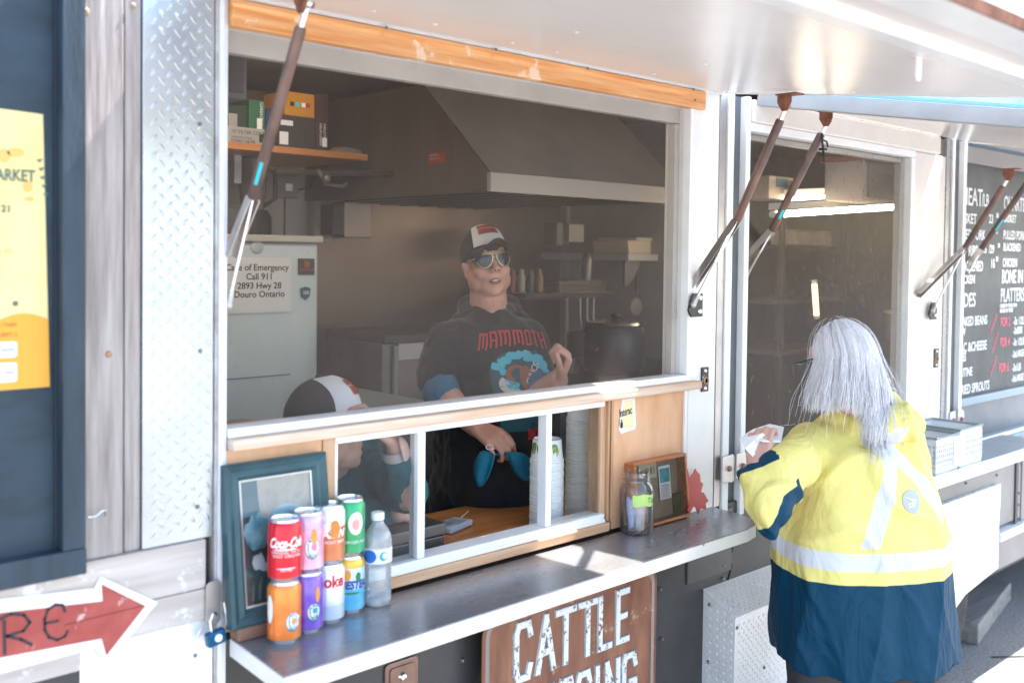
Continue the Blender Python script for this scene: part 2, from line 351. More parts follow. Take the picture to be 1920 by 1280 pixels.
# outside wall
blue_art = mat('blue_mural_paint', (0.10, 0.33, 0.46), 0.5, col2=(0.26, 0.50, 0.60), vscale=1.8, lo=0.4, hi=0.5, bump=0.1)
up = part('upper_wall', [blue_art], lambda b: b.box(-1, 8, 0.0, 0.05, 2.40, 3.3))
mural = mat('mural_pale_paint', (0.70, 0.72, 0.74), 0.5)
mr = MB()
for (cx, cz, r1, r2) in ((3.50, 2.44, .07, .03), (3.62, 2.45, .055, .035), (3.72, 2.47, .05, .02), (4.45, 3.05, .14, .05), (4.75, 2.98, .10, .03)):
    mr = MB(); mr.prism(circle(cx, cz, r1, 18, r2), (0, -0.002, 0), (1, 0, 0), (0, 0, 1), (0, 1, 0), 0.004); mr.build('mural_patch', mural, TR)
for k, x in enumerate((3.30, 3.325, 3.35, 3.375)):
    part('mural_stripe', mat('mural_dark_paint', (0.03, 0.1, 0.16), 0.5), lambda b: b.box(x, x + 0.01, -0.004, 0.0, 2.41, 2.46))
part('lower_wall', dark_wall, lambda b: b.box(0.94, 4.0, 0.0, 0.05, 0.18, 1.075), bevel=0.002)
part('lower_wall', overexposed_wall, lambda b: b.box(4.003, 8, 0.0, 0.05, 0.62, 1.02), bevel=0.002)
part('skirt', overexposed_wall, lambda b: b.box(4.803, 8, -0.004, 0.05, 0.42, 0.56), bevel=0.002)
part('skirt_rail', white_clean, lambda b: b.box(4.803, 8, -0.03, 0.05, 0.562, 0.60), bevel=0.002)
part('wall_seam', dark_wall, lambda b: (b.box(5.02, 5.05, -0.008, 0.0, 0.605, 1.0)), bevel=0.002)
part('wall_seam', overexposed_wall, lambda b: (b.box(5.10, 5.15, -0.006, 0.0, 0.605, 1.0)), bevel=0.003)
# buckled sheet edge on the dark wall
part('wall_crack', mat('crack_black', (0.005, 0.005, 0.005), 0.9), lambda b: b.tube([P(1372, 1010, y=-.001), P(1373, 1030, y=-.001), P(1369, 1045, y=-.001), P(1372, 1060, y=-.001), P(1364, 1090, y=-.001)], 0.0022, 5))
part('patch_panel', mat('patch_sheet', (0.095, 0.09, 0.088), 0.4, var=0.25, vscale=5, bump=0.25, bscale=14), lambda b: b.box(2.47, 2.70, -0.006, 0.0, 0.86, 1.06), bevel=0.003)
sc = MB()
for (u, v) in ((1212, 1126), (1356, 1060), (1355, 1084), (866, 1237), (1237, 1104), (1240, 1197), (1838, 855), (1860, 842), (1893, 836), (1811, 905), (1869, 890), (1917, 850), (1915, 870), (1910, 924), (1909, 946), (1908, 975)):
    p = P(u, v, y=-0.002); sc.lathe([(0, -.007), (.004, -.006), (.0065, 0), (.0065, .003)], p, 10, ax=(0, 1, 0))
sc.build('screws', screw_m, TR, smooth=40, kind='stuff')
# behind the planks on the left
part('side_wall', dark_wall, lambda b: b.box(-1, 0.938, 0.02, 0.06, 0.1, 2.40))
for x0, x1, y, nm in ((0.50, 0.7545, 0.0, grey_plank), (0.7575, 0.788, 0.003, grey_plank), (0.20, 0.497, 0.002, grey_plank), (-0.3, 0.197, 0.0, grey_plank)):
    part('plank', nm, lambda b: b.box(x0, x1, y, 0.019, 1.289, 2.40), bevel=0.0025)
kn = MB()
for (u, v, r) in ((160, 22, .008), (204, 664, .0065), (250, 10, .005)):
    kn.lathe([(0, -.0012), (r * .4, -.0022), (r * .75, -.0012), (r, .001)], P(u, v, y=-.001), 16, ax=(0, 1, 0))
kn.build('wood_knot', wood('knot_wood', (0.30, 0.15, 0.08), (0.5, 0.33, 0.22), 'x', 3), TR, smooth=60)
def lugs(b, x0, x1, z0, z1, o, X, Y, N, pitch=0.026, L=0.011, wd=0.0033, h=0.0016, mi=0, jitter=0.0):
    """raised lozenges of tread plate, alternating at right angles, on plane (o,X,Y)"""
    o = Vector(o); X = Vector(X).normalized(); Y = Vector(Y).normalized(); N = Vector(N).normalized()
    nx = int((x1 - x0) / pitch) + 1; nz = int((z1 - z0) / (pitch / 2)) + 1
    for j in range(nz):
        for i in range(nx):
            cx = x0 + (i + (0.5 if j % 2 else 0)) * pitch; cz = z0 + j * pitch / 2
            if cx > x1 - 0.006 or cz > z1 - 0.006 or cx < x0 + 0.006 or cz < z0 + 0.006: continue
            s = 1 if j % 2 else -1
            d = Vector((1, s * 1.25)).normalized(); q = Vector((-d.y, d.x))
            def W(a, b_, hh): pt = Vector((cx, cz)) + a * d + b_ * q; return o + X * pt.x + Y * pt.y + N * hh
            b.add([W(-L, 0, 0), W(-L * .35, -wd, 0), W(L * .35, -wd, 0), W(L, 0, 0), W(L * .35, wd, 0), W(-L * .35, wd, 0), W(-L * .4, 0, h), W(L * .4, 0, h)],
                  [(0, 1, 6), (1, 2, 7, 6), (2, 3, 7), (3, 4, 7), (4, 5, 6, 7), (5, 0, 6)], mi)
dp = part('tread_plate', tread_l, lambda b: b.box(0.7895, 0.932, -0.001, 0.019, 1.289, 2.40), bevel=0.0015)
b = MB(); lugs(b, 0.795, 0.928, 1.30, 2.39, (0, -.001, 0), (1, 0, 0), (0, 0, 1), (0, -1, 0), 0.031, 0.0115, 0.0034, 0.0020); b.build('tread_lugs', tread_l, TR, smooth=180, kind='stuff')
b = MB()
for (u, v) in ((375, 233), (376, 658), (371, 950), (366, 1228)): b.lathe([(0, -.004), (.003, -.0035), (.0045, 0)], P(u, v, y=-.002), 12, ax=(0, 1, 0))
b.build('rivets', screw_m, TR, smooth=40, kind='stuff')
part('edge_strip', mat('rusted_edge', (0.40, 0.33, 0.30), 0.6, col2=(0.62, 0.58, 0.56), vscale=20, spots=((0.22, 0.12, 0.08), 25, 0.62)), lambda b: b.box(0.934, 0.9385, -0.004, 0.03, 0.30, 2.38))
part('corner_trim', mat('scuffed_white_trim', (0.76, 0.77, 0.80), 0.3, var=0.06, spots=((0.36, 0.28, 0.26), 26, 0.68)), lambda b: (b.box(0.9395, 0.9475, -0.012, 0.03, 0.30, 2.38), b.box(0.9475, 0.9595, -0.003, 0.05, 0.30, 2.38)), bevel=0.001)
# arrow board boards
for z0, z1, y in ((1.193, 1.288, -0.0085), (1.095, 1.1915, -0.0095)):
    part('plank', pale_plank, lambda b: b.box(-0.2, 0.914 if z0 > 1.15 else 0.674, y, 0.0195, z0, z1), bevel=0.002)
part('plank', pale_plank, lambda b: b.box(0.6745, 0.914, -0.0095, 0.0195, 1.130, 1.1915), bevel=0.002)
part('tread_plate', tread_m, lambda b: b.box(0.675, 0.932, -0.002, 0.019, 0.45, 1.129), bevel=0.0015)
b = MB(); lugs(b, 0.68, 0.928, 0.7, 1.125, (0, -.002, 0), (1, 0, 0), (0, 0, 1), (0, -1, 0), 0.030, 0.0105, 0.0028, 0.0018); b.build('tread_lugs', tread_m, TR, smooth=180, kind='stuff')
part('lower_wall', dark_wall, lambda b: b.box(-1, 0.674, 0.0, 0.0195, 0.18, 1.094))

# header beam, window frames
part('header_beam', orange_wood, lambda b: b.box(0.96, 2.506, -0.018, 0.012, 2.290, HZ - 0.010), bevel=0.003)
b = MB()
for (u, v) in ((725, 52), (930, 93), (1102, 129), (1300, 168), (1303, 188)): b.lathe([(0, -.003), (.003, -.0025), (.004, 0)], P(u, v, y=-.0185), 10, ax=(0, 1, 0))
b.build('nail_head', screw_m, TR, smooth=40)
part('header_infill', white_paint, lambda b: b.box(0.96, 2.62, 0.0125, 0.05, 2.292, 2.402))
part('hinge_strip', white_clean, lambda b: (b.box(0.90, 2.61, -0.012, 0.012, HZ - 0.008, HZ + 0.006), b.tube([(0.9, -.014, HZ + .008), (2.61, -.014, HZ + .008)], .006, 8)), bevel=0.001)
inner_fr = mat('inner_window_frame', (0.50, 0.47, 0.44), 0.45, var=0.08)
W1 = part('window_frame', inner_fr, lambda b: (b.box(0.97, 2.448, 0.034, 0.060, 2.248, 2.300), b.box(P(1262, 500, y=.034).x, 2.447, 0.034, 0.060, 1.4985, 2.247), b.box(0.962, 0.975, 0.034, 0.060, 1.49, 2.247)), bevel=0.002)
part('window_rail', white_clean, lambda b: b.box(0.961, 2.462, -0.008, 0.05, 1.4795, 1.498), bevel=0.002)
part('window_jamb', white_clean, lambda b: b.box(2.449, 2.463, -0.006, 0.055, 1.4985, 2.292), bevel=0.002)
part('screen', screen_m, lambda b: b.add([(0.961, 0.02, 1.499), (2.448, 0.02, 1.499), (2.448, 0.02, 2.291), (0.961, 0.02, 2.291)], [(0, 1, 2, 3)]))
part('sill', sill_wood, lambda b: b.box(0.961, 2.498, -0.028, 0.05, 1.4555, 1.479), bevel=0.004)
part('panel', ply, lambda b: b.box(0.961, 1.182, 0.0, 0.03, 1.09, 1.455))
part('panel_stud', ply_v, lambda b: b.box(1.183, 1.2135, -0.004, 0.035, 1.09, 1.455), bevel=0.001)
# sliding window
SW = part('sliding_window', white_clean, lambda b: (b.box(1.214, 2.086, -0.004, 0.045, 1.4375, 1.455), b.box(1.214, 2.088, -0.006, 0.05, 1.1185, 1.142), b.box(1.214, 2.088, -0.010, -0.0065, 1.1185, 1.128),
     b.box(1.2145, 1.222, -0.002, 0.04, 1.1425, 1.437)), bevel=0.0015)
for (x0, x1) in ((1.441, 1.463), (1.862, 1.882)):
    part('mullion', white_clean, lambda b: b.box(x0, x1, -0.002, 0.030, 1.1425, 1.437), SW, bevel=0.002)
part('pane', pane_m, lambda b: b.add([(1.222, .012, 1.142), (1.442, .012, 1.142), (1.442, .012, 1.4375), (1.222, .012, 1.4375)], [(0, 1, 2, 3)]), SW)
part('pane', pane_m, lambda b: b.add([(1.882, .012, 1.142), (2.078, .012, 1.142), (2.078, .012, 1.4375), (1.882, .012, 1.4375)], [(0, 1, 2, 3)]), SW)
part('ledge_board', wood('ledge_wood', (0.46, 0.24, 0.12), (0.66, 0.42, 0.27), 'x', 1.2, 0.5), lambda b: b.box(0.961, 2.100, -0.016, 0.06, 1.0935, 1.118), bevel=0.003)
for x0, x1, y in ((2.079, 2.100, .004), (2.101, 2.108, -.004), (2.109, 2.116, .002), (2.117, 2.126, -.003)):
    part('jamb_board', ply_v, lambda b: b.box(x0, x1, y, 0.05, 1.119, 1.455), bevel=0.001)
part('panel', ply, lambda b: b.box(2.127, 2.446, 0.003, 0.04, 1.09, 1.455))
part('window_jamb', white_clean, lambda b: b.box(2.4465, 2.459, -0.003, 0.045, 1.09, 1.455), bevel=0.001)
# posts between windows 1 and 2
part('post', white_paint, lambda b: b.box(2.4635, 2.598, -0.002, 0.10, 1.075, 2.353), bevel=0.002)
part('metal_strip', mat('steel_strip', (0.42, 0.40, 0.40), 0.35, metal=0.8, var=0.15, vscale=5, spots=((0.45, 0.28, 0.22), 9, 0.62)), lambda b: b.box(2.599, 2.634, -0.004, 0.10, 1.075, 2.353), bevel=0.001)
chip = mat('chipped_white', (0.80, 0.81, 0.83), 0.35, spots=((0.28, 0.25, 0.24), 40, 0.68))
part('edge_trim', chip, lambda b: b.box(2.635, 2.667, -0.010, 0.10, 1.03, 2.358), bevel=0.002)
part('post', grey_blue, lambda b: b.box(2.6675, 2.731, 0.012, 0.10, 0.95, 2.358), bevel=0.002)
part('edge_trim', chip, lambda b: b.box(2.7315, 2.757, -0.010, 0.10, 1.03, 2.358), bevel=0.002)
# window 2 and the far post
part('screen', screen2_m, lambda b: b.add([(2.757, 0.02, 1.04), (3.872, 0.02, 1.04), (3.872, 0.02, 2.27), (2.757, 0.02, 2.27)], [(0, 1, 2, 3)]))
part('window_frame', inner_fr, lambda b: (b.box(2.77, 3.87, 0.034, 0.060, 2.232, 2.250), b.box(3.864, 3.872, 0.034, 0.06, 1.09, 2.231)), bevel=0.002)
part('window_rail', white_clean, lambda b: b.box(2.7575, 3.90, -0.012, 0.033, 2.251, 2.278), bevel=0.002)
part('header_beam', cream_paint, lambda b: b.box(2.7575, 4.10, -0.022, 0.05, 2.2785, 2.350), bevel=0.006)
part('window_jamb', white_clean, lambda b: b.box(3.873, 3.905, -0.008, 0.06, 1.075, 2.2505), bevel=0.003)
part('post', cream_paint, lambda b: b.box(3.9055, 4.192, -0.002, 0.06, 1.075, 2.2775), bevel=0.003)
part('metal_strip', steel_top, lambda b: b.box(4.193, 4.238, -0.005, 0.06, 1.03, 2.353), bevel=0.001)
part('edge_trim', white_clean, lambda b: b.box(4.2385, 4.262, -0.012, 0.06, 1.03, 2.355), bevel=0.002)
part('post', grey_blue, lambda b: b.box(4.2625, 4.348, 0.010, 0.06, 1.03, 2.355), bevel=0.002)
part('edge_trim', white_clean, lambda b: b.box(4.3485, 4.378, -0.012, 0.06, 1.03, 2.355), bevel=0.002)
part('recess_panel', mat('recess_grey', (0.19, 0.20, 0.22), 0.5, var=0.1), lambda b: b.box(4.379, 8, 0.05, 0.09, 1.03, 2.40))
zr = P(1800, 749, y=0).z
part('rail', mat('pale_blue_rail', (0.25, 0.33, 0.40), 0.4), lambda b: b.box(4.379, 8, 0.00, 0.05, zr - .035, zr), bevel=0.005)
# trailing ledges on the right
part('ledge', mat('bluish_steel_ledge', (0.50, 0.56, 0.60), 0.3, metal=0.8, var=0.08), lambda b: (b.box(3.4, 4.75, -0.24, 0.0, 1.058, 1.066)), bevel=0.001)
part('ledge_lip', white_clean, lambda b: (b.box(3.4, 4.75, -0.244, -0.2405, 1.018, 1.066)), bevel=0.001)
part('ledge', mat('bluish_steel_ledge', (0.5, 0.56, 0.6)), lambda b: (b.box(4.755, 8, -0.09, 0.05, 1.035, 1.050), b.box(4.755, 8, -0.095, -0.0905, 1.005, 1.050), b.tube([(4.5, -.03, 1.06), (8, -.03, 1.06)], .012, 8)), bevel=0.001)
# the counter (folding steel shelf), slightly down at its left end
cz = lambda x: 1.0849 + (x - 1.0) * 0.0
def slab(x0, x1, y0, y1, dz0, dz1, b, mi=0):
    vs = []
    for z in (0, 1):
        for (x, y) in ((x0, y0), (x1, y0), (x1, y1), (x0, y1)): vs.append((x, y, cz(x) + (dz0, dz1)[z]))
    b.add(vs, [(0, 3, 2, 1), (4, 5, 6, 7), (0, 1, 5, 4), (1, 2, 6, 5), (2, 3, 7, 6), (3, 0, 4, 7)], mi)
CT = thing('counter_shelf', 'long brushed steel folding counter shelf under the main serving window', 'counter', (1.7, -0.01, 1.08))
b = MB()
top = [(0.9605, -0.003), (0.942, -0.252)] + [(0.9425 + 0.0 * k, -0.253) for k in range(0)]
outl = [(0.962, -0.0175), (0.943, -0.254), (2.44, -0.235), (2.50, -0.222), (2.545, -0.185), (2.565, -0.12), (2.57, -0.0175)]
b.prism(outl, (0, 0, 1.0819), (1, 0, 0), (0, 1, 0), (0, 0, 1), 0.003); b.build('shelf_top', steel_top, CT, bevel=0.0008)
b = MB(); ed = outl[1:6]
for (x0, y0), (x1, y1) in zip(ed, ed[1:]):
    b.add([(x0, y0, 1.048), (x1, y1, 1.048), (x1, y1, 1.0818), (x0, y0, 1.0818), (x0, y0 + .003, 1.048), (x1, y1 + .003, 1.048), (x1, y1 + .003, 1.0818), (x0, y0 + .003, 1.0818)],
          [(0, 1, 2, 3), (5, 4, 7, 6), (0, 4, 5, 1), (3, 2, 6, 7), (0, 3, 7, 4), (1, 5, 6, 2)])
lipm = mat('shelf_lip_aluminium', (0.80, 0.79, 0.77), 0.42, metal=0.55, var=0.05, vscale=6)
b.build('front_lip', lipm, CT, smooth=50)
b = MB(); b.obox((0.9535, -0.135, 1.065), (0.0015, 0, 0), (0.0088, 0.1175, 0), (0, 0, 0.0168)); b.build('end_lip', lipm, CT)
b = MB(); b.box(1.1, 2.4, -0.06, -0.04, 1.055, 1.0815); b.build('underframe', alum_dull, CT)
b = MB()
for u, v in ((768, 1208), (1319, 1020)): b.lathe([(0, -.003), (.003, -.002), (.004, 0)], P(u, v, y=-.2475), 10, ax=(0, 1, 0))
b.build('rivet', screw_m, CT, smooth=40)
# wood between lock post and shelf
part('ledge_timber', wood('dark_timber', (0.16, 0.075, 0.045), (0.34, 0.2, 0.14), 'x', 0.8), lambda b: b.box(0.961, 1.25, -0.055, -0.0165, 1.0855, 1.112), bevel=0.002)
# back counter inside
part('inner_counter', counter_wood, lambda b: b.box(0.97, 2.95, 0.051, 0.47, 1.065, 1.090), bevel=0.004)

# ------------------------------------------------------------------ awnings
awn = mat('glossy_white_panel', (0.84, 0.80, 0.775), 0.26, var=0.03, vscale=3, coat=0.0, bump=0.03, bscale=5)
awn2 = mat('scuffed_white_panel', (0.78, 0.73, 0.70), 0.14, var=0.05, vscale=4, bump=0.05, bscale=8, stretch=(1, 5, 1))
def awning(x0, x1, k, depth, label_m, frame_m, y0=-0.016, name='awning'):
    A = bpy.data.objects.new(name, None); C.objects.link(A); A.parent = TR
    o = Vector((0, 0, HZ)); s = Vector((0, -1, -k)).normalized(); n = Vector((0, -k, 1)).normalized(); X = Vector((1, 0, 0))
    def bx(b, xa, xb, ya, yb, na, nb, mi=0):
        c = o + X * (xa + xb) / 2 + s * (ya + yb) / 2 + n * (na + nb) / 2
        b.obox(c, X * abs(xb - xa) / 2, s * abs(yb - ya) / 2, n * abs(nb - na) / 2, mi)
    b = MB(); bx(b, x0 + .004, x1 - .004, .02, depth, 0.0, 0.030); b.build('underside_panel', label_m, A)
    b = MB(); bx(b, x0, x1, 0.018, depth, 0.0305, 0.040); b.build('top_skin', blue_art, A)
    b = MB(); bx(b, x1 - .004, x1, .018, depth + .14, -.003, 0.030); b.build('side_rail', frame_m, A, bevel=0.001)
    b = MB(); bx(b, x0, x0 + .004, .018, depth + .14, -.003, 0.030); b.build('side_rail', frame_m, A, bevel=0.001)
    # the outer edge: flange, recess, outer channel
    b = MB(); bx(b, x0, x1, depth - .006, depth + .048, -0.010, -0.001); b.build('inner_flange', white_clean, A, bevel=0.002)
    b = MB(); bx(b, x0, x1, depth + .048, depth + .142, 0.004, 0.012); b.build('recess_strip', cream_paint, A)
    b = MB(); bx(b, x0, x1, depth + .142, depth + .242, -0.004, 0.04); b.build('outer_channel', white_clean, A, bevel=0.003)
    b = MB(); bx(b, x0, x1, depth + .2425, depth + .248, -0.006, 0.012); b.build('edge_bead', rust_m, A)
    return A, o, s, n, bx
A1, o1, s1, n1, bx1 = awning(0.90, 2.612, 0.119, 1.006, awn, white_clean)
A2, o2, s2, n2, bx2 = awning(2.775, 4.372, 0.170, 1.0, awn2, alum)
b = MB()
for (u, v) in ((1081, 60), (1322, 120), (1112, 143), (1226, 139), (1043, 98), (700, 20), (815, 45), (960, 80), (1365, 172), (1600, 172)):
    r_ = Vector(ray(u, v)); t_ = (HZ - .004 + .119 * CAM[1] - CAM[2]) / (r_.z - .119 * r_.y); q = Vector(CAM) + r_ * t_; b.lathe([(0, .003), (.004, .0025), (.006, 0)][::-1], q, 10, ax=(0, .119, -1))
b.build('rivets', white_clean, A1, smooth=50, kind='stuff')
A3, o3, s3, n3, bx3 = awning(4.41, 6.0, 0.14, 1.0, awn2, alum)
b = MB(); bx2(b, 2.77, 2.80, 0.02, 1.08, -0.020, 0.028); b.build('end_tube', mat('pale_aluminium_tube', (0.40, 0.39, 0.40), 0.45, metal=0.3, var=0.08), A2, bevel=0.004)
b = MB(); pt = P(1720, 105, y=-0.93)
b.prism(rrect(-.012, .012, -.05, .01, .011), (pt.x, -0.935, pt.z - 0.0), (1, 0, 0), (0, 0, 1), (0, 1, 0), 0.004); b.build('tab', white_clean, A1, bevel=0.001)

# ------------------------------------------------------------------ gas struts with their brackets
def strut(top, mid, low, sheath, top_mat, sleeve=True, bracket=True, lowplate=True, tie=False, r=0.0125, tape=None, sheath_w=0.02, par=TR):
    S = bpy.data.objects.new('gas_strut', None); C.objects.link(S); S.parent = par
    top = Vector(top); mid = Vector(mid); low = Vector(low); sheath = Vector(sheath); d = (mid - top).normalized()
    b = MB(); b.tube([top + d * 0.045, top + d * 0.05, mid - d * .003, mid], [r * .8, r, r, r * .85], 16); b.build('strut_tube', top_mat, S, smooth=40)
    b = MB(); b.tube([top, top + d * 0.05], r * .55, 12); b.ell(top, (.010, .010, .010)); b.build('rod_end', chrome, S, smooth=60)
    e = (low - mid).normalized(); b = MB(); b.tube([mid, low - e * .02], r * .36, 12); b.build('rod', chrome, S, smooth=60)
    b = MB(); b.tube([low - e * .03, low], [.0055, .0075], 12); b.ell(low, (.009, .009, .009)); b.build('ball_joint', alum_dull, S, smooth=60)
    # open sheath: U channel
    f = (sheath - mid).normalized(); side = Vector((1, 0, 0)) - f * f.x; side.normalize(); up = side.cross(f); w2 = sheath_w / 2; L = (sheath - mid).length; c = mid + f * L / 2
    b = MB(); b.obox(c + up * w2, side * w2, f * L / 2, up * .0012); b.obox(c + side * w2, side * .0012, f * L / 2, up * w2); b.obox(c - side * w2, side * .0012, f * L / 2, up * w2)
    b.build('sheath', mat('sheath_steel', (0.50, 0.46, 0.44), 0.3, metal=0.85, var=0.15, vscale=12), S)
    if bracket:
        pl = top + Vector((0, 0, 0.03)); k = 0.0225
        b = MB(); b.prism([(-k, .012), (-k, -.010), (-k * .45, -.034), (k * .35, -.034), (k, -.010), (k, .012)], (top.x - .016, top.y, top.z + .014), (0, 1, 0), (0, 0, 1), (1, 0, 0), 0.004)
        b.box(top.x - .016, top.x + .03, top.y - .036, top.y + .030, top.z + .026, top.z + .030)
        b.tube([(top.x - .018, top.y, top.z - .002), (top.x + .012, top.y, top.z - .002)], .006, 8)
        b.build('bracket', rust_m, S, bevel=0.001)
    if lowplate:
        b = MB(); b.prism([(-.012, -.016), (.004, -.036), (.058, -.036), (.058, .034), (.012, .034), (.0, .016)], (low.x, low.y + .008, low.z), (1, 0, 0), (0, 0, 1), (0, 1, 0), 0.006)
        b.build('mount_plate', black_metal, S, bevel=0.001)
        b = MB()
        for dz in (.02, -.02): b.lathe([(0, -.006), (.006, -.005), (.008, 0)], (low.x + .042, low.y + .008, low.z + dz), 12, ax=(0, 1, 0))
        b.build('bolt', chrome, S, smooth=50)
    if tape:
        a, c_ = tape; b = MB(); off_ = Vector((-.6, -.75, 0)).normalized() * r * .42; b.tube([top + (mid - top) * (a + .02) + off_, top + (mid - top) * (c_ - .02) + off_], r * .66, 12); b.build('label_tape', cyan_tape, S, smooth=40)
    return S
st2 = strut(P(1476, 196, x=2.50), P(1381, 414, x=2.50), P(1300, 572, y=-0.03), P(1296, 540, x=2.485), tube_rust)
st3 = strut(P(1553, 226, x=2.87), P(1447, 433, x=2.87), P(1398, 520, x=2.87), P(1398, 486, x=2.86), tube_rust, lowplate=False, tape=(0.78, 0.90))
zt = MB(); p3 = P(1541, 262, x=2.858); zt.tube([p3 + Vector((0, 0, .02)), p3, p3 + Vector((.01, 0, -.03)), p3 + Vector((.012, 0, -.07))], .004, 6); zt.box(p3.x - .008, p3.x + .012, p3.y - .012, p3.y + .006, p3.z - .034, p3.z - .026)
zt.tube([p3 + Vector((0, 0, .0)), p3 + Vector((.03, .0, -.004)), p3 + Vector((.036, 0, -.02))], .003, 6)
tag(zt.build('cable_tie', black_rub), 'black cable tie wrapped around the top of the second rusty strut', 'cable tie')
st1 = strut(P(577, 6, x=0.985), P(474, 372, x=0.985), P(428, 572, x=0.967), P(432, 480, x=0.967), tube_rust, lowplate=False, r=0.011, tape=(0.78, 0.94))
st4 = strut(P(1893, 330, x=4.26), P(1808, 467, x=4.26), P(1749, 583, y=-0.03), P(1722, 553, y=-0.02), tube_rust, r=0.0125)
st5 = strut(P(1945, 315, x=4.50), P(1840, 467, x=4.50), P(1806, 530, x=4.50), P(1800, 520, x=4.49), tube_rust, lowplate=False, bracket=True, tape=(0.60, 0.78))
# latch plates on the posts
def latch_plate(u, v, w_, h_):
    p = P(u, v, y=-.004); b = MB(); b.box(p.x - w_ / 2, p.x + w_ / 2, p.y - .003, p.y + .002, p.z - h_ / 2, p.z + h_ / 2)
    o = b.build('strike_plate', mat('worn_black_plate', (0.02, 0.02, 0.022), 0.4, spots=((0.5, 0.33, 0.27), 45, 0.6)), TR, bevel=0.001)
    b = MB()
    for dz in (h_ * .36, -h_ * .36): b.lathe([(0, -.003), (.004, -.003), (.006, 0)], (p.x, p.y - .003, p.z + dz), 10, ax=(0, 1, 0))
    b.build('screw', chrome, o, smooth=50)
    b = MB(); b.lathe([(0.0, 0.0), (.008, -.0), (.010, -.004), (.012, 0.0)], (p.x + .004, p.y - .003, p.z - .004), 14, ax=(0, 1, 0)); b.build('bolt_hole', ply_v, o)
latch_plate(1321, 711, 0.034, 0.074); latch_plate(1755, 671, 0.038, 0.078)
# shelf hinges (galvanised)
galv = mat('galvanised', (0.60, 0.57, 0.56), 0.4, metal=0.6, var=0.1, spots=((0.30, 0.20, 0.17), 30, 0.66))
def hinge(u, v, s=1.0, label=''):
    p = P(u, v, y=-.015); H = part('hinge', galv, lambda b: (b.prism([(-.065 * s, .038 * s), (-.065 * s, -.038 * s), (-.01 * s, -.046 * s), (.0, -.036 * s), (.0, .036 * s), (-.01 * s, .042 * s)], (p.x, p.y, p.z), (1, 0, 0), (0, 0, 1), (0, -1, 0), .005),
        b.prism([(.002, .042 * s), (.002, -.036 * s), (.05 * s, -.036 * s), (.066 * s, -.02 * s), (.066 * s, .03 * s), (.05 * s, .042 * s)], (p.x, p.y - .006, p.z), (1, 0, 0), (0, 0, 1), (0, -1, 0), .005)), bevel=0.001)
    b = MB()
    for dx, dy in ((-.03, -.006), (.035, -.014)): b.lathe([(0, -.010), (.007, -.009), (.010, 0)], (p.x + dx * s, p.y + dy + .002, p.z), 12, ax=(0, 1, 0))
    b.build('hinge_bolt', mat('rusty_bolt', (0.30, 0.2, 0.17), 0.5, metal=0.5), H, smooth=50)
hinge(1375, 875); hinge(1791, 786, 0.95)

# ------------------------------------------------------------------ inside the trailer
def dim(name, c, r=0.5, **k): return mat(name, c, r, **k)
# range hood: steel canopy, sloping front
HX = 2.467
b = MB()
pa = P(920, 322, x=HX); yb = 0.9; zt_, zb = 2.150, 2.080; topc = P(795, 158, x=HX)
b.box(HX, 3.60, yb, yb + .02, zb, zt_); HD = thing('range_hood', 'big stainless range hood with sloping front over the cooking line', 'range hood', (3.0, 1.5, 2.08))
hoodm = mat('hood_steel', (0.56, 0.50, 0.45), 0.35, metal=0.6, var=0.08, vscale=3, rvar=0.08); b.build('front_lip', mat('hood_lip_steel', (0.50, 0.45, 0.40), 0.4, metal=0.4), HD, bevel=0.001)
b = MB(); tz = min(topc.z, 2.548)
b.add([(HX, yb + .02, zt_), (HX, 2.19, zt_), (HX, 2.19, tz), (HX, topc.y, tz)], [(0, 1, 2, 3)]); b.add([(HX, yb + .02, zb), (HX, 2.19, zb), (HX, 2.19, zt_), (HX, yb + .02, zt_)], [(0, 1, 2, 3)])
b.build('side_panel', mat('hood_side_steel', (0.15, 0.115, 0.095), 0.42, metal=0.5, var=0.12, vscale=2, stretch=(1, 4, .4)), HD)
b = MB(); b.add([(HX, yb, zt_), (3.6, yb, zt_), (3.6, topc.y, tz), (HX, topc.y, tz)], [(0, 1, 2, 3)]); b.add([(HX, topc.y, tz), (3.6, topc.y, tz), (3.6, 2.19, tz), (HX, 2.19, tz)], [(0, 1, 2, 3)])
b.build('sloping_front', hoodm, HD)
b = MB(); b.box(HX + .01, 3.59, 1.0, 2.18, 2.10, 2.12)
b.build('filter_bank', mat('greasy_filter', (0.05, 0.045, 0.04), 0.5, metal=0.4, var=0.3, vscale=30), HD)
for i in range(9):
    b = MB(); b.box(HX + .06 + i * .12, HX + .09 + i * .12, 1.0, 2.17, 2.085, 2.0995); b.build('baffle', mat('baffle_steel', (0.09, 0.08, 0.075), 0.4, metal=0.6), HD)
b = MB(); q = P(819, 296, x=HX - .003); b.box(HX - .003, HX - .0005, q.y - .05, q.y + .05, q.z - .021, q.z + .021); lb = b.build('warning_label', mat('red_label', (0.35, 0.05, 0.03), 0.6), HD)
for i in range(3): text('CAUTION' if i == 0 else 'KEEP CLEAR HOT', .012 if i == 0 else .009, mat('label_pale', (0.6, 0.45, 0.4)), lb, (HX - .0036, q.y + .045, q.z + .007 - i * .013), (0, -1, 0), (0, 0, 1)) if i < 2 else None
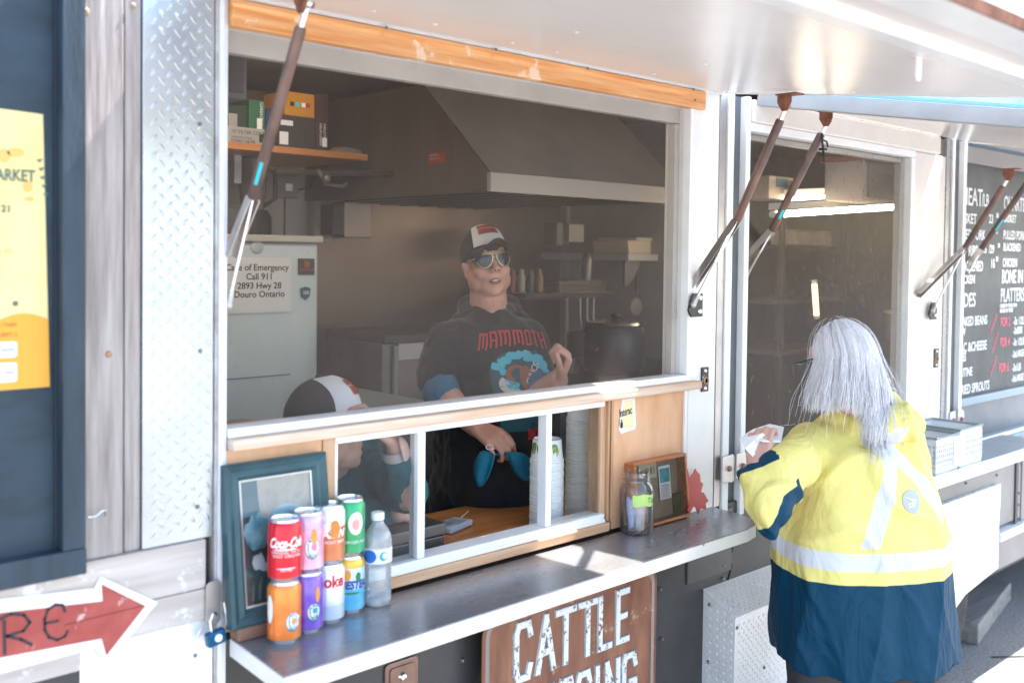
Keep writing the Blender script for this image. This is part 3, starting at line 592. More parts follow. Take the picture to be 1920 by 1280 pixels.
# conduit, lamp fittings
b = MB(); b.tube([P(515, 322, y=1.5), P(745, 326, y=1.5)], .013, 10); tag(b.build('conduit_pipe', dim('dark_pipe', (0.04, 0.035, 0.033), 0.5)), 'dark horizontal pipe running under the orange wooden shelf', 'pipe')
b = MB(); b.tube([P(596, 318, y=1.45), P(610, 345, y=1.45), P(640, 350, y=1.45), P(650, 345, y=1.45)], .007, 8); b.ell(P(612, 335, y=1.44), (.018, .018, .018))
tag(b.build('pipe_valve', dim('valve_metal', (0.16, 0.15, 0.15), 0.4, metal=0.6)), 'small grey valve fitting below the dark pipe', 'valve')
# fluorescent tubes seen through the second window, and the tall glowing one
lamp_m = mat('lit_tube', (1.0, 0.84, 0.62), emit=9.0)
def flu(pa, pb, r, label, nm='fluorescent_lamp'):
    L_ = thing(nm, label, 'lamp', pa); pa = Vector(pa); pb = Vector(pb)
    b = MB(); b.tube([pa, pb], r, 12); b.build('tube', lamp_m if nm == 'fluorescent_lamp' else mat('amber_glow', (1.0, .52, .16), emit=2.0), L_, smooth=60)
    d = (pb - pa).normalized(); b = MB(); b.tube([pa - d * .02, pa], r * 1.2, 10); b.build('end_cap', white_pl, L_)
    b = MB(); b.tube([pb, pb + d * .02], r * 1.2, 10); b.build('end_cap', white_pl, L_)
    if nm == 'fluorescent_lamp': b = MB(); sd_ = d.cross(Vector((0, 0, 1))).normalized(); b.obox((pa + pb) / 2 + Vector((0, 0, r + .022)), d * (pb - pa).length / 2, sd_ * .03, Vector((0, 0, .015))); b.build('housing', white_pl, L_)
    return L_
flu(P(1452, 402, y=.62), P(1712, 386, y=.62), .013, 'brighter long lit fluorescent tube seen through the second window')
flu(P(1480, 373, y=.85), P(1640, 364, y=.85), .008, 'dimmer lit fluorescent tube above the bright one in the second window')
flu(P(1531, 590, y=1.2), P(1527, 532, y=1.2), .014, 'upright glowing amber lamp in the middle of the second window', 'heat_lamp')
flu((1.35, 1.0, 2.50), (1.95, 1.0, 2.50), .02, 'lit ceiling tube behind the black speaker above the main window')
# fridge
FR = thing('fridge', 'tall white upright fridge with an emergency notice on its door', 'fridge', (1.85, 1.88, 0.45))
fr_m = mat('fridge_white', (0.60, 0.68, 0.72), 0.35, var=0.05, vscale=3)
b = MB(); b.box(1.46, 2.185, 1.66, 2.19, 0.46, 1.885); b.build('body', fr_m, FR, bevel=0.006)
b = MB(); b.box(1.46, 2.185, 1.60, 1.652, 0.50, 1.885); b.build('door', fr_m, FR, bevel=0.012)
b = MB(); b.box(1.44, 2.20, 1.585, 2.19, 1.888, 1.915); b.build('top', mat('fridge_top', (0.55, 0.52, 0.48), 0.5), FR, bevel=0.006)
b = MB(); b.box(1.46, 2.06, 1.597, 1.600, 1.375, 1.379); b.box(1.46, 2.06, 1.597, 1.600, 1.640, 1.643); b.build('door_groove', mat('groove_painted_shade', (0.2, 0.22, 0.24)), FR)  # flat dark strips: the shade inside the door grooves is painted on
b = MB(); q = P(482, 463, y=1.597); b.lathe([(0, -.003), (.022, -.002), (.026, 0)], q, 20, ax=(0, 1, 0)); b.build('badge', alum_dull, FR, smooth=50)
b = MB(); q0 = P(418, 482, y=1.594); q1 = P(545, 584, y=1.594); b.box(q0.x - .05, q1.x, 1.594, 1.596, q1.z, q0.z); nt_ = tag(b.build('emergency_notice', paper), 'white paper notice with four lines of emergency text on the fridge', 'notice')
for (s_, u, v) in (('In Case of Emergency', 480, 507), ('Call 911', 487, 524), ('2893 Hwy 28', 487, 541), ('Douro Ontario', 487, 557)):
    q = P(u, v, y=1.593); text(s_, .034, ink, nt_, (q.x if s_[0] != 'I' else q.x - .01, 1.593, q.z), (1, 0, 0), (0, 0, 1), align='CENTER', extrude=.0003, offset=.0004)
b = MB(); q = P(575, 500, y=1.593); b.box(q.x - .036, q.x + .036, 1.594, 1.597, q.z - .032, q.z + .032); mg = tag(b.build('photo_magnet', mat('dark_brown_print', (0.06, 0.035, 0.03), 0.5)), 'small square dark brown magnet beside the paper notice', 'magnet')
b = MB(); b.box(q.x - .012, q.x + .012, 1.592, 1.594, q.z - .002, q.z + .024); b.box(q.x - .03, q.x + .03, 1.592, 1.594, q.z - .014, q.z - .010); b.build('print', mat('rust_print', (0.3, 0.08, 0.04)), mg)
b = MB(); q = P(573, 550, y=1.593); b.prism([(-.022, .02), (0, .026), (.022, .02), (.018, -.012), (0, -.026), (-.018, -.012)], (q.x, 1.592, q.z), (1, 0, 0), (0, 0, 1), (0, 1, 0), .004); mg = tag(b.build('shield_magnet', mat('teal_dark', (0.03, 0.10, 0.14), 0.4)), 'blue shield shaped magnet low on the fridge door', 'magnet')
b = MB(); b.box(q.x - .013, q.x + .013, 1.589, 1.5915, q.z - .004, q.z + .010); b.build('print', mat('pale_print', (0.4, 0.45, 0.5)), mg)
# wall behind: white door frames left of the steel
b = MB(); b.box(1.0, 2.62, 2.165, 2.198, 1.9, 2.30); tag(b.build('white_wall_board', wall_in), 'white board fixed to the back wall above the fridge', 'wall board')
b = MB(); q = P(616, 350, y=2.1); b.box(q.x - .07, q.x + .09, 2.1, 2.16, 1.92, 2.27); tag(b.build('wall_post', wall_in, bevel=.004), 'white boxed post on the back wall right of the fridge', 'post')
# junction box and cable
q = P(540, 351, y=1.9); JB = thing('junction_box', 'grey electrical switch box with a small white plate and cable above the fridge', 'switch box', q)
b = MB(); b.box(q.x - .05, q.x + .05, 1.90, 1.94, q.z - .045, q.z + .045); b.build('box', dim('box_grey', (0.14, 0.14, 0.14), 0.4, metal=.4), JB, bevel=.004)
b = MB(); b.box(q.x - .014, q.x + .018, 1.893, 1.8995, q.z - .016, q.z + .014); b.build('plate', paper, JB)
b = MB(); b.tube([(q.x - .004, 1.92, q.z - .045), (q.x - .004, 1.92, q.z - .28)], .004, 6); b.tube([(q.x + .05, 1.92, q.z - .01), (q.x + .10, 1.9, q.z + .0), (q.x + .13, 1.9, q.z + .05), (q.x + .19, 1.9, q.z + .10)], .005, 6); b.build('cable', black_rub, JB, smooth=60, kind='stuff')
# shelf on brackets, with packets
q = P(690, 296, y=1.55); SH = thing('wall_shelf', 'orange wooden shelf stacked with boxes high at the left of the kitchen', 'shelf', (1.6, 1.7, q.z))
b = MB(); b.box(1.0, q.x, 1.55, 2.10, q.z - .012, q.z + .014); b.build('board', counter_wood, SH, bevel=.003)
b = MB(); b.box(1.9, 1.93, 1.75, 2.1, q.z - .12, q.z - .0125); b.build('bracket', alum_dull, SH)
b = MB(); b.box(1.0, 2.22, 2.07, 2.098, q.z + .015, q.z + .30); b.build('back_board', wood('shelf_back_wood', (0.16, 0.085, 0.05), (0.22, 0.12, 0.07), 'z'), SH)
sz = q.z + .0145
def carton(u0, v0, u1, v1, y, dep, name, label, m_, cat='box', base=None):
    a = P(u0, v1, y=y); c_ = P(u1, v0, y=y); z0 = sz if base is None else base
    T = thing(name, label, cat, ((a.x + c_.x) / 2, y + dep / 2, z0)); b = MB(); b.box(a.x, c_.x, y, y + dep, z0, max(c_.z, z0 + .02)); b.build('carton', m_, T, bevel=.002); return T, a, c_
card_w = dim('grey_card', (0.34, 0.33, 0.32), 0.7); green_c = dim('green_card', (0.015, 0.12, 0.06), 0.5); blackc = dim('black_card', (0.035, 0.03, 0.03), 0.5); maroon = dim('maroon_card', (0.06, 0.022, 0.02), 0.5); yelc = dim('orange_card', (0.55, 0.24, 0.01), 0.5)
T, a, c_ = carton(400, 243, 497, 270, 1.56, .22, 'filter_box', 'flat grey filter cone box at the left end of the wooden shelf', card_w)
zf = c_.z
for i, s_ in enumerate(('10" FILTER CONE', 'Replacement Paper', 'FO4011/8-PK')): text(s_, .018 if i != 1 else .011, ink, T, (P(433, 250, y=1.56).x, 1.5585, zf - .024 - i * .017), (1, 0, 0), (0, 0, 1))
b = MB()
for i in range(8): b.box(P(486, 250, y=1.56).x + i * .004, P(486, 250, y=1.56).x + i * .004 + .002, 1.557, 1.5595, zf - .05, zf - .02)
b.build('bar_code', ink, T, kind='stuff')
T, a, c_ = carton(467, 190, 497, 243, 1.58, .18, 'garbage_bag_box', 'upright green garbage bags box standing on the flat grey box', green_c, base=zf + .0005)
text('GARBAGE BAGS', .019, paper, T, (c_.x - .022, 1.5785, c_.z - .005), (0, 0, -1), (1, 0, 0), sx=.85)
b = MB(); b.box(c_.x - .034, c_.x - .014, 1.577, 1.5795, a.z + .005, a.z + .045); b.build('price_tag', paper, T)
T, a, c_ = carton(428, 200, 464, 243, 1.60, .16, 'dark_jar_box', 'dark green packet with a pale label behind the window jamb', dim('bottle_green', (0.03, 0.05, 0.04), .3), base=zf + .0005)
b = MB(); b.box(a.x + .0, a.x + .034, 1.596, 1.5995, a.z + .01, a.z + .06); b.build('price_tag', card_w, T)
T, a, c_ = carton(499, 205, 522, 262, 1.60, .16, 'blue_carton', 'narrow blue carton half hidden behind the left strut', dim('blue_card', (0.02, 0.04, 0.15), .5))
T, a, c_ = carton(522, 222, 592, 276, 1.56, .2, 'black_bin_bag_box', 'black box with a white label sitting under the orange box', blackc)
b = MB(); b.box(a.x + .004, a.x + .040, 1.556, 1.5595, a.z + .012, a.z + .060); b.box(a.x + .008, a.x + .06, 1.556, 1.5595, a.z + .085, a.z + .104); b.build('price_tag', paper, T, kind='stuff')
zk = c_.z
T, a, c_ = carton(534, 178, 590, 222, 1.57, .16, 'orange_carton', 'bright orange printed box on top of the black box', yelc, base=zk + .0005)
b = MB()
for i, (dx, mi_) in enumerate(((.03, 0), (.055, 1), (.08, 2), (.10, 3))): b.box(a.x + dx - .008, a.x + dx + .008, 1.5665, 1.5695, a.z + .05, a.z + .066, mi_)
b.build('pictogram', [ink, cyan_tape, paper, mat('red_print', (0.5, 0.05, 0.03))], T, kind='stuff')
T, a, c_ = carton(592, 178, 615, 279, 1.58, .2, 'drum_liner_box', 'tall maroon drum liners box at the right of the stack', maroon)
text('INDUSTRIAL', .014, paper, T, (c_.x - .020, 1.5785, c_.z - .115), (0, 0, -1), (1, 0, 0)); text('DRUM LINERS', .014, paper, T, (c_.x - .038, 1.5785, c_.z - .115), (0, 0, -1), (1, 0, 0))
b = MB(); b.box(c_.x - .026, c_.x - .006, 1.576, 1.5795, a.z + .01, a.z + .045); b.build('price_tag', paper, T)
b = MB(); q = P(660, 286, y=1.62); b.ell(q + Vector((0, .05, .005)), (.085, .05, .022), seg=14, rings=8)
bg_ = b.build('plastic_bag', mat('cloudy_plastic', (0.42, 0.36, 0.32), 0.25, alpha=0.6), smooth=180)
for v in bg_.data.vertices: v.co += Vector(noise.noise_vector(v.co * 40)) * .006
tag(bg_, 'crumpled clear plastic bag lying on the right end of the shelf', 'plastic bag')
# blender jug and odds on the fridge
q = P(485, 440, y=1.75); BL = thing('blender_jug', 'blender with dark base and tall clear jug on the fridge', 'blender', (q.x, 1.8, 1.9155))
b = MB(); b.lathe([(.075, 0), (.075, .07), (.06, .10), (.0, .10)], (q.x, 1.8, 1.9155), 20); b.build('base', black_rub, BL, smooth=40)
b = MB(); b.lathe([(.045, .10), (.06, .26), (.062, .30)], (q.x, 1.8, 1.9155), 20); b.build('jug', dim('smoky_jug', (0.16, 0.13, 0.12), .15, alpha=.8), BL, smooth=60)
b = MB(); b.lathe([(.0, .335), (.03, .335), (.065, .325), (.065, .30), (.0, .30)], (q.x, 1.8, 1.9155), 20); b.build('lid', black_rub, BL, smooth=40)
b = MB(); b.tube([(q.x + .06, 1.8, 1.9155 + .27), (q.x + .10, 1.8, 1.9155 + .25), (q.x + .10, 1.8, 1.9155 + .15), (q.x + .05, 1.8, 1.9155 + .12)], .01, 8); b.build('handle', black_rub, BL, smooth=60)
b = MB(); b.box(q.x - .16, q.x - .09, 1.72, 1.80, 1.9155, 2.02); tag(b.build('kitchen_timer', dim('timer_grey', (0.12, 0.12, 0.13)), bevel=.004), 'small grey kitchen gadget left of the blender', 'timer')
# speaker hanging just inside, top left
q0 = P(400, 40, y=.16); q1 = P(470, 186, y=.16); SPK = thing('speaker', 'dark grey speaker hanging at the top left inside the main window', 'speaker', ((q0.x + q1.x) / 2, .25, q1.z))
b = MB(); b.box(q0.x, q1.x, .175, .34, q1.z, 2.555); b.build('cabinet', dim('speaker_case', (0.11, 0.10, 0.10), 0.6), SPK, bevel=.004)
b = MB(); b.box(q0.x + .01, q1.x - .012, .163, .1745, q1.z + .012, 2.54); b.build('grille', dim('speaker_cloth', (0.075, 0.068, 0.068), .8, bump=.3, bscale=400), SPK, bevel=.003)
# wall dispensers
q = P(650, 410, y=2.0); b = MB(); b.box(q.x - .075, q.x - .015, 2.0, 2.1, q.z - .075, q.z + .06); WB = thing('wall_dispenser', 'black and steel dispenser box on the wall below the hood', 'dispenser', q); b.build('black_box', black_rub, WB, bevel=.003)
b = MB(); b.box(q.x - .013, q.x + .14, 2.0, 2.1, q.z - .085, q.z + .075); b.build('steel_cover', dim('steel_cover', (0.24, 0.20, 0.18), .35, metal=.6), WB, bevel=.004)
# work table with roll holder behind the seated person
q0 = P(716, 640, y=1.35); q1 = P(800, 745, y=1.35); WT = thing('steel_cabinet', 'steel cabinet with a white paper stack behind the seated person', 'cabinet', (q0.x, 1.5, .45))
b = MB(); b.box(q0.x, q0.x + .62, 1.35, 1.75, .5, q0.z - .01); b.build('body', dim('cabinet_steel', (0.11, 0.10, 0.10), .4, metal=.6, var=.2), WT, bevel=.004)
b = MB(); b.box(q0.x - .0, q0.x + .62, 1.33, 1.75, q0.z - .009, q0.z + .025); b.build('top', dim('dark_top', (0.035, 0.032, 0.032), .5), WT, bevel=.003)
b = MB(); b.box(q0.x + .07, q0.x + .20, 1.335, 1.349, q0.z - .075, q0.z - .012); b.build('paper', dim('paper_stack', (0.5, 0.47, 0.45)), WT)
b = MB(); b.box(q0.x + .05, q0.x + .068, 1.335, 1.349, q0.z - .30, q0.z - .02); b.build('door_edge', dim('door_edge', (0.25, 0.25, 0.26)), WT)
q = P(740, 757, y=1.0); b = MB(); b.box(q.x - .14, q.x + .12, .95, 1.4, q.z - .03, q.z + .006); tag(b.build('plastic_tub_lid', dim('pale_tub', (0.33, 0.38, 0.42), .4), bevel=.006), 'pale blue grey tub lid behind the seated person', 'tub')
q = P(430, 795, y=.5); b = MB(); b.prism([(-.1, -.05), (.14, -.05), (.10, .06), (-.1, .06)], (q.x - .03, .5, q.z - .012), (1, 0, 0), (0, 1, 0), (0, 0, 1), .012); tag(b.build('cardboard_lid', dim('cardboard', (0.36, 0.27, 0.23), .8)), 'brown cardboard flap at the lower left corner of the main window', 'cardboard')

# right hand side of the kitchen: pans, strainer, pot
q0 = P(985, 560, y=1.5); q1 = P(1152, 547, y=1.5); PS = thing('pan_shelf', 'dark steel shelf carrying trays beside the worker', 'shelf', ((q0.x + q1.x) / 2, 1.7, q1.z))
b = MB(); b.box(q0.x, q1.x, 1.5, 1.95, q1.z - .024, q1.z); b.build('board', dim('dark_shelf_steel', (0.05, 0.045, 0.042), .4, metal=.5), PS, bevel=.002)
for i, (u0, u1, hh, nm, lb_) in enumerate(((1050, 1138, .034, 'baking_tray', 'steel tray on the dark shelf beside the worker'),)):
    a = P(u0, 545, y=1.55); c_ = P(u1, 545, y=1.55); b = MB(); b.box(a.x, c_.x, 1.55, 1.9, q1.z + .001, q1.z + hh); b.box(a.x - .012, c_.x + .012, 1.54, 1.91, q1.z + hh, q1.z + hh + .004)
    b.box(a.x + .01, c_.x - .02, 1.56, 1.9, q1.z + hh + .005, q1.z + hh + .022)
    tag(b.build(nm, dim('tray_steel', (0.25, 0.22, 0.2), .25, metal=.9), bevel=.002), lb_, 'tray')
for i, (u_, nm_, lb_) in enumerate(((1088, 'ladle', 'left hanging ladle under the dark steel shelf'), (1101, 'spatula', 'middle hanging utensil under the dark steel shelf'), (1113, 'ladle', 'right hanging ladle under the dark steel shelf'))):
    a = P(u_, 560, y=1.52); b = MB(); b.tube([(a.x, 1.52, q1.z - .024), (a.x, 1.52, q1.z - .10 - .015 * i), (a.x, 1.51, q1.z - .17)], .004, 8)
    T = thing(nm_, lb_, nm_, (a.x, 1.52, q1.z - .025)); b.build('handle', dim('utensil_steel', (.4, .37, .35), .3, metal=.9), T, smooth=60); b = MB(); b.ell((a.x, 1.51, q1.z - .20), (.022, .010, .030) if nm_ == 'spatula' else (.028, .02, .022)); b.build('head', dim('utensil_steel', (.4, .37, .35)), T, smooth=180)
for i in range(4):
    a = P(960 + i * 17, 540, y=1.62); b = MB(); b.lathe([(0, 0), (.019, 0), (.020, .07), (.012, .09), (.012, .11), (0, .11)], (a.x, 1.62, q1.z + .001), 14)
    if a.x < q1.x - .02: tag(b.build('sauce_bottle', dim('bottle_%d' % i, ((.18, .03, .02), (.35, .30, .22), (.04, .04, .04), (.22, .12, .04))[i], .3), smooth=50), ('dark red', 'cream', 'black', 'amber')[i] + ' sauce bottle on the dark shelf behind the standing worker', 'bottle')
q = P(1100, 520, y=1.7); b = MB(); b.lathe([(.035, 0), (.032, .10), (.022, .13), (.0, .13)], (q.x, 1.7, q1.z + .058), 14); tag(b.build('shaker', dim('shaker_steel', (0.15, 0.13, 0.12), .3, metal=.7), smooth=50), 'tall dim shaker standing on the trays', 'shaker')
q = P(1080, 437, y=1.6); b = MB(); b.box(q.x - .05, q.x + .06, 1.6, 1.7, q.z - .045, q.z + .045); tag(b.build('wall_box', dim('wall_box_beige', (0.26, 0.22, 0.19), .5), bevel=.004), 'square beige switch box below the hood edge', 'switch box')
q = P(1055, 437, y=1.6); b = MB(); b.box(q.x - .03, q.x + .012, 1.61, 1.7, q.z - .06, q.z + .05); tag(b.build('dark_bracket', black_metal, bevel=.003), 'black bracket left of the beige switch box', 'bracket')
b = MB(); b.box(P(1062, 500, y=2.14).x, 4.19, 2.14, 2.19, .45, 2.55); tag(b.build('white_board_wall', wall_in), 'pale wall board behind the hanging strainer', 'wall board')
b = MB(); q = P(1115, 415, y=2.0); b.tube([(q.x, 2.0, q.z), (q.x, 2.0, 1.2)], .012, 8); tag(b.build('steel_pipe', dim('pipe_steel', (0.32, 0.3, 0.29), .3, metal=.7), smooth=60), 'thin upright steel pipe left of the strainer', 'pipe')
q = P(1178, 476, y=1.5); b = MB(); b.box(q.x, 4.19, 1.5, 2.13, q.z - .035, q.z); WS = thing('white_shelf', 'white shelf at the right holding a pale tub', 'shelf', (q.x + .3, 1.8, q.z)); b.build('board', dim('shelf_white', (0.5, 0.47, 0.45), .4), WS, bevel=.002)
b = MB(); b.prism([(0, 0), (0, -.13), (.03, -.13), (.12, -.02), (.12, 0)], (q.x + .0, 1.52, q.z - .0355), (1, 0, 0), (0, 0, 1), (0, 1, 0), .012); b.build('bracket', dim('shelf_bracket_grey', (0.2, 0.18, 0.18)), WS)  # bracket in a plain grey, darker than the shelf board
a = P(1180, 474, y=1.55); b = MB(); b.prism([(.01, 0), (.36, 0), (.38, .07), (0, .07)], (a.x, 1.56, q.z + .001), (1, 0, 0), (0, 0, 1), (0, 1, 0), .25); TB = thing('storage_tub', 'cream plastic tub with lid on the white shelf', 'tub', (a.x + .15, 1.7, q.z))
b.build('body', dim('cream_plastic', (0.72, 0.6, 0.45), .4), TB, bevel=.006); b = MB(); b.box(a.x + .06, a.x + .39, 1.55, 1.82, q.z + .0715, q.z + .086); b.build('lid', dim('cream_lid', (0.78, 0.68, 0.55), .4), TB, bevel=.006)
q = P(1193, 575, y=1.45); LD = thing('strainer', 'round flat strainer hanging by its handle on the pale wall', 'strainer', q)
b = MB(); b.lathe([(0, -.004), (.040, -.004), (.046, 0), (.044, .006), (0, .006)], q, 24, ax=(0, 1, 0)); b.build('disc', dim('strainer_metal', (0.16, 0.14, 0.13), .5), LD, smooth=60)
b = MB(); b.tube([q + Vector((0, 0, .044)), q + Vector((0, 0, .10)), q + Vector((0, 0, .16))], [.004, .009, .009], 8); b.build('handle', dim('handle_dark', (0.07, 0.06, 0.06)), LD, smooth=60)
q = P(1197, 700, y=1.05); POT = thing('stock_pot', 'big dark pot with a lid and black knob at the right of the kitchen', 'pot', (q.x, 1.15, q.z))
b = MB(); b.lathe([(0, 0), (.13, 0), (.15, .03), (.15, .16), (.135, .205), (.12, .21)], (q.x, 1.2, q.z), 32); b.build('body', dim('enamel_dark', (0.025, 0.03, 0.04), .3), POT, smooth=45)
b = MB(); b.lathe([(.13, .211), (.125, .222), (.05, .235), (0, .236)], (q.x, 1.2, q.z), 32); b.build('lid', dim('lid_steel', (0.35, 0.32, 0.3), .25, metal=.9), POT, smooth=45)
b = MB(); b.ell((q.x + .01, 1.2, q.z + .25), (.024, .024, .012)); b.build('knob', black_rub, POT, smooth=180)
b = MB(); q2 = P(1120, 655, y=1.1); b.tube([(q.x - .14, 1.2, q.z + .12), q2], [.012, .009], 8); b.build('handle', dim('handle_brown', (0.10, 0.06, 0.05)), POT, smooth=60)
b = MB(); b.box(2.9, 4.1, .95, 1.6, q.z - .05, q.z - .002); CK = thing('cooker_top', 'black cooker top under the big pot', 'cooker', (3.5, 1.3, .45)); b.build('hob', black_metal, CK, bevel=.004)
b = MB(); b.box(2.9, 4.1, .95, 1.6, .46, q.z - .052); b.build('front', dim('cooker_front', (0.05, 0.05, 0.05), .4, metal=.5), CK)
b = MB(); b.box(P(1130, 712, y=.948).x, P(1240, 712, y=.948).x, .944, .949, q.z - .022, q.z - .016); b.build('trim', mat('red_trim', (0.4, 0.06, 0.03)), CK)
for i, (u, v, r_, h_) in enumerate(((1085, 640, .055, .14), (1060, 680, .06, .12))):
    q = P(u, v + 40, y=1.3); b = MB(); b.lathe([(0, 0), (r_, 0), (r_ * 1.05, h_), (r_ * .9, h_)], (q.x, 1.3, q.z), 18); tag(b.build('dark_canister', dim('canister', (0.04, 0.037, 0.036), .4), smooth=50), ('taller' if i == 0 else 'lower') + ' dark canister on the cooker left of the big pot', 'canister')

# second window contents
q0 = P(1632, 305, y=.3); q1 = P(1690, 380, y=.3); SPK = thing('speaker', 'grey square speaker under the ceiling in the second window', 'speaker', ((q0.x + q1.x) / 2, .4, q1.z))
b = MB(); b.box(q0.x - .03, q1.x, .315, .50, q1.z, q0.z + .01); b.build('cabinet', dim('speaker_beige', (0.75, 0.66, 0.58), .6), SPK, bevel=.004)
b = MB(); b.box(q0.x, q1.x - .006, .303, .3145, q1.z + .01, q0.z); b.build('grille', dim('speaker_cloth2', (0.42, 0.38, 0.36), .8, bump=.2, bscale=400), SPK, bevel=.003)
b = MB(); b.box(q0.x - .04, q1.x + .02, .30, .52, q0.z + .011, q0.z + .035); b.build('mount', counter_wood, SPK)
q = P(1600, 462, y=1.7); b = MB(); b.box(q.x - .5, 6.39, 1.7, 2.1, q.z - .03, q.z); RS = tag(b.build('rack_shelf', dim('rack_steel', (0.16, 0.13, 0.115), .5), bevel=.003), 'dim shelf holding white tubs in the second window', 'shelf')
for i, u in enumerate((1508, 1560, 1618)):
    a = P(u, 462, y=1.75); b = MB(); b.prism([(-.09, 0), (.09, 0), (.105, .085), (-.105, .085)], (a.x, 1.75, q.z + .001), (1, 0, 0), (0, 0, 1), (0, 1, 0), .2); b.box(a.x - .11, a.x + .11, 1.74, 1.96, q.z + .087, q.z + .10)
    tag(b.build('foam_tub', dim('foam_tub', (0.72, 0.64, 0.56), .6), bevel=.01), ('left', 'middle', 'right')[i] + ' pale tub of the three on the dim shelf in the second window', 'tub')
for i, (v, lb_) in enumerate(((560, 'upper'), (650, 'lower'))):
    q = P(1560, v, y=1.6); b = MB(); b.box(q.x - .7, 6.39, 1.6, 2.15, q.z - .02, q.z); tag(b.build('rack_shelf', dim('rack_steel', (0.16, 0.13, 0.115))), lb_ + ' plain dim rack shelf deep inside the second window', 'shelf')
for i, u in enumerate((1470, 1585)):
    q = P(u, 480, y=1.62); b = MB(); b.box(q.x - .015, q.x + .015, 1.62, 1.65, .45, 2.2); tag(b.build('rack_post', dim('rack_steel2', (0.12, 0.10, 0.09))), ('left' if i == 0 else 'right') + ' upright post of the dim rack in the second window', 'post')
q = P(1692, 600, y=.9); b = MB(); b.lathe([(0, 0), (.09, 0), (.10, .16), (.0, .16)], (q.x, .9, q.z - .12), 18); BK = thing('round_bucket', 'grey bucket with a white lid at the right edge of the second window', 'bucket', (q.x, .9, q.z - .12)); b.build('body', dim('bucket_grey', (0.16, 0.17, 0.18), .4), BK, smooth=50)
b = MB(); b.lathe([(.108, .161), (.108, .175), (0, .178)], (q.x, .9, q.z - .12), 18); b.build('lid', dim('lid_pale', (0.5, 0.48, 0.45), .4), BK, smooth=50)
q = P(1455, 350, y=.9); b = MB(); b.box(q.x - .06, q.x + .16, .9, 1.1, q.z - .06, q.z + .05); CB = thing('menu_carton', 'blue and cream carton near the ceiling in the second window', 'box', q); b.build('carton', dim('carton_cream', (0.36, 0.31, 0.27), .7), CB)
b = MB(); b.box(q.x - .0, q.x + .10, .896, .8995, q.z - .0, q.z + .04); b.build('label', dim('label_blue', (0.05, 0.14, 0.2)), CB)

# ------------------------------------------------------------------ left side: board cabinet, poster, arrow, lock
MBd = thing('menu_cabinet', 'slate blue framed board cabinet hanging on the grey planks at the far left', 'board', (0.45, -0.01, 1.27))
b = MB(); b.box(0.20, 0.634, -0.004, -0.0005, 1.32, 2.40); b.build('back_panel', mat('slate_panel', (0.022, 0.040, 0.056), 0.6, var=0.3, vscale=4, stretch=(1, 1, 3), bump=0.2), MBd)
b = MB(); b.box(0.634, 0.674, -0.034, -0.0005, 1.3225, 2.40); b.build('stile', blue_frame_m, MBd, bevel=0.002)
b = MB(); b.box(0.20, 0.675, -0.035, -0.0005, 1.276, 1.322); b.build('rail', blue_frame_m, MBd, bevel=0.002)
b = MB(); b.box(0.628, 0.6335, -0.010, -0.0045, 1.3225, 2.40); b.build('inner_bead', mat('dark_bead', (0.02, 0.03, 0.045), 0.5), MBd)
yel = mat('cream_yellow_paper', (0.80, 0.60, 0.24), 0.7, col2=(0.80, 0.66, 0.34), vscale=4); org = mat('poster_orange', (0.75, 0.36, 0.05), 0.7); pgrn = mat('poster_green', (0.08, 0.16, 0.13), 0.7); pdo = mat('poster_amber', (0.75, 0.45, 0.14), 0.7); pred = mat('poster_red', (0.45, 0.12, 0.04), .7)
PO = thing('poster', 'yellow and orange market poster pinned in the blue cabinet', 'poster', (0.5, -0.005, 1.6))
b = MB(); b.add([(0.30, -.0055, 2.095), (0.30, -.0055, 1.61), (0.622, -.0055, 1.61), (0.611, -.0055, 2.083)], [(0, 1, 2, 3)]); b.build('sheet', yel, PO)
b = MB(); pl = [(0.30, 1.6105), (0.6215, 1.6105), (0.6195, 1.728)] + [(0.6195 - i * .012, 1.728 + .012 * math.sin(i * .45)) for i in range(1, 26)]
b.add([(p[0], -.0062, p[1]) for p in pl], [tuple(range(len(pl)))]); b.build('orange_wave', org, PO)
b = MB()
for (u, v, r1, r2) in ((30, 286, .014, .008), (52, 350, .008, .010), (55, 373, .008, .004), (8, 292, .01, .012)): p = P(u, v, y=-.0064); b.prism(circle(0, 0, r1, 14, r2), p, (1, 0, 0), (0, 0, 1), (0, 1, 0), .0004)
b.build('leaf_print', pdo, PO, kind='stuff')
b = MB(); p = P(29, 569, y=-.0066); b.prism(circle(0, 0, .0048, 14, .0046), p, (1, 0, 0), (0, 0, 1), (0, 1, 0), .0004); b.build('dot', pgrn, PO)
for k in range(5): b = MB(); p = P(68 + k * 3, 300 + k * 16, y=-.0066); b.prism([(0, 0), (.011, .003), (.006, -.004)], p, (1, 0, 0), (0, 0, 1), (0, 1, 0), .0004); b.build('sprig', pgrn, PO)
def ptext(s_, u, v, size, m_, **k): p = P(u, v, y=-.0068); text(s_, size, m_, PO, (p.x, -.0068, p.z), (1, 0, 0), (0, 0, 1), align='RIGHT', extrude=.0001, **k)
ptext('MARKET', 66, 341, .028, pgrn, sx=.75, offset=.0006); ptext('& CRAFTS 21', 22, 398, .017, pgrn, offset=.0004); ptext('10AM - 4PM, ES', 21, 475, .011, pdo); ptext('FOLLOW US THER', 32, 612, .0095, pred); ptext('ON SEPT 5', 33, 630, .0095, pred)
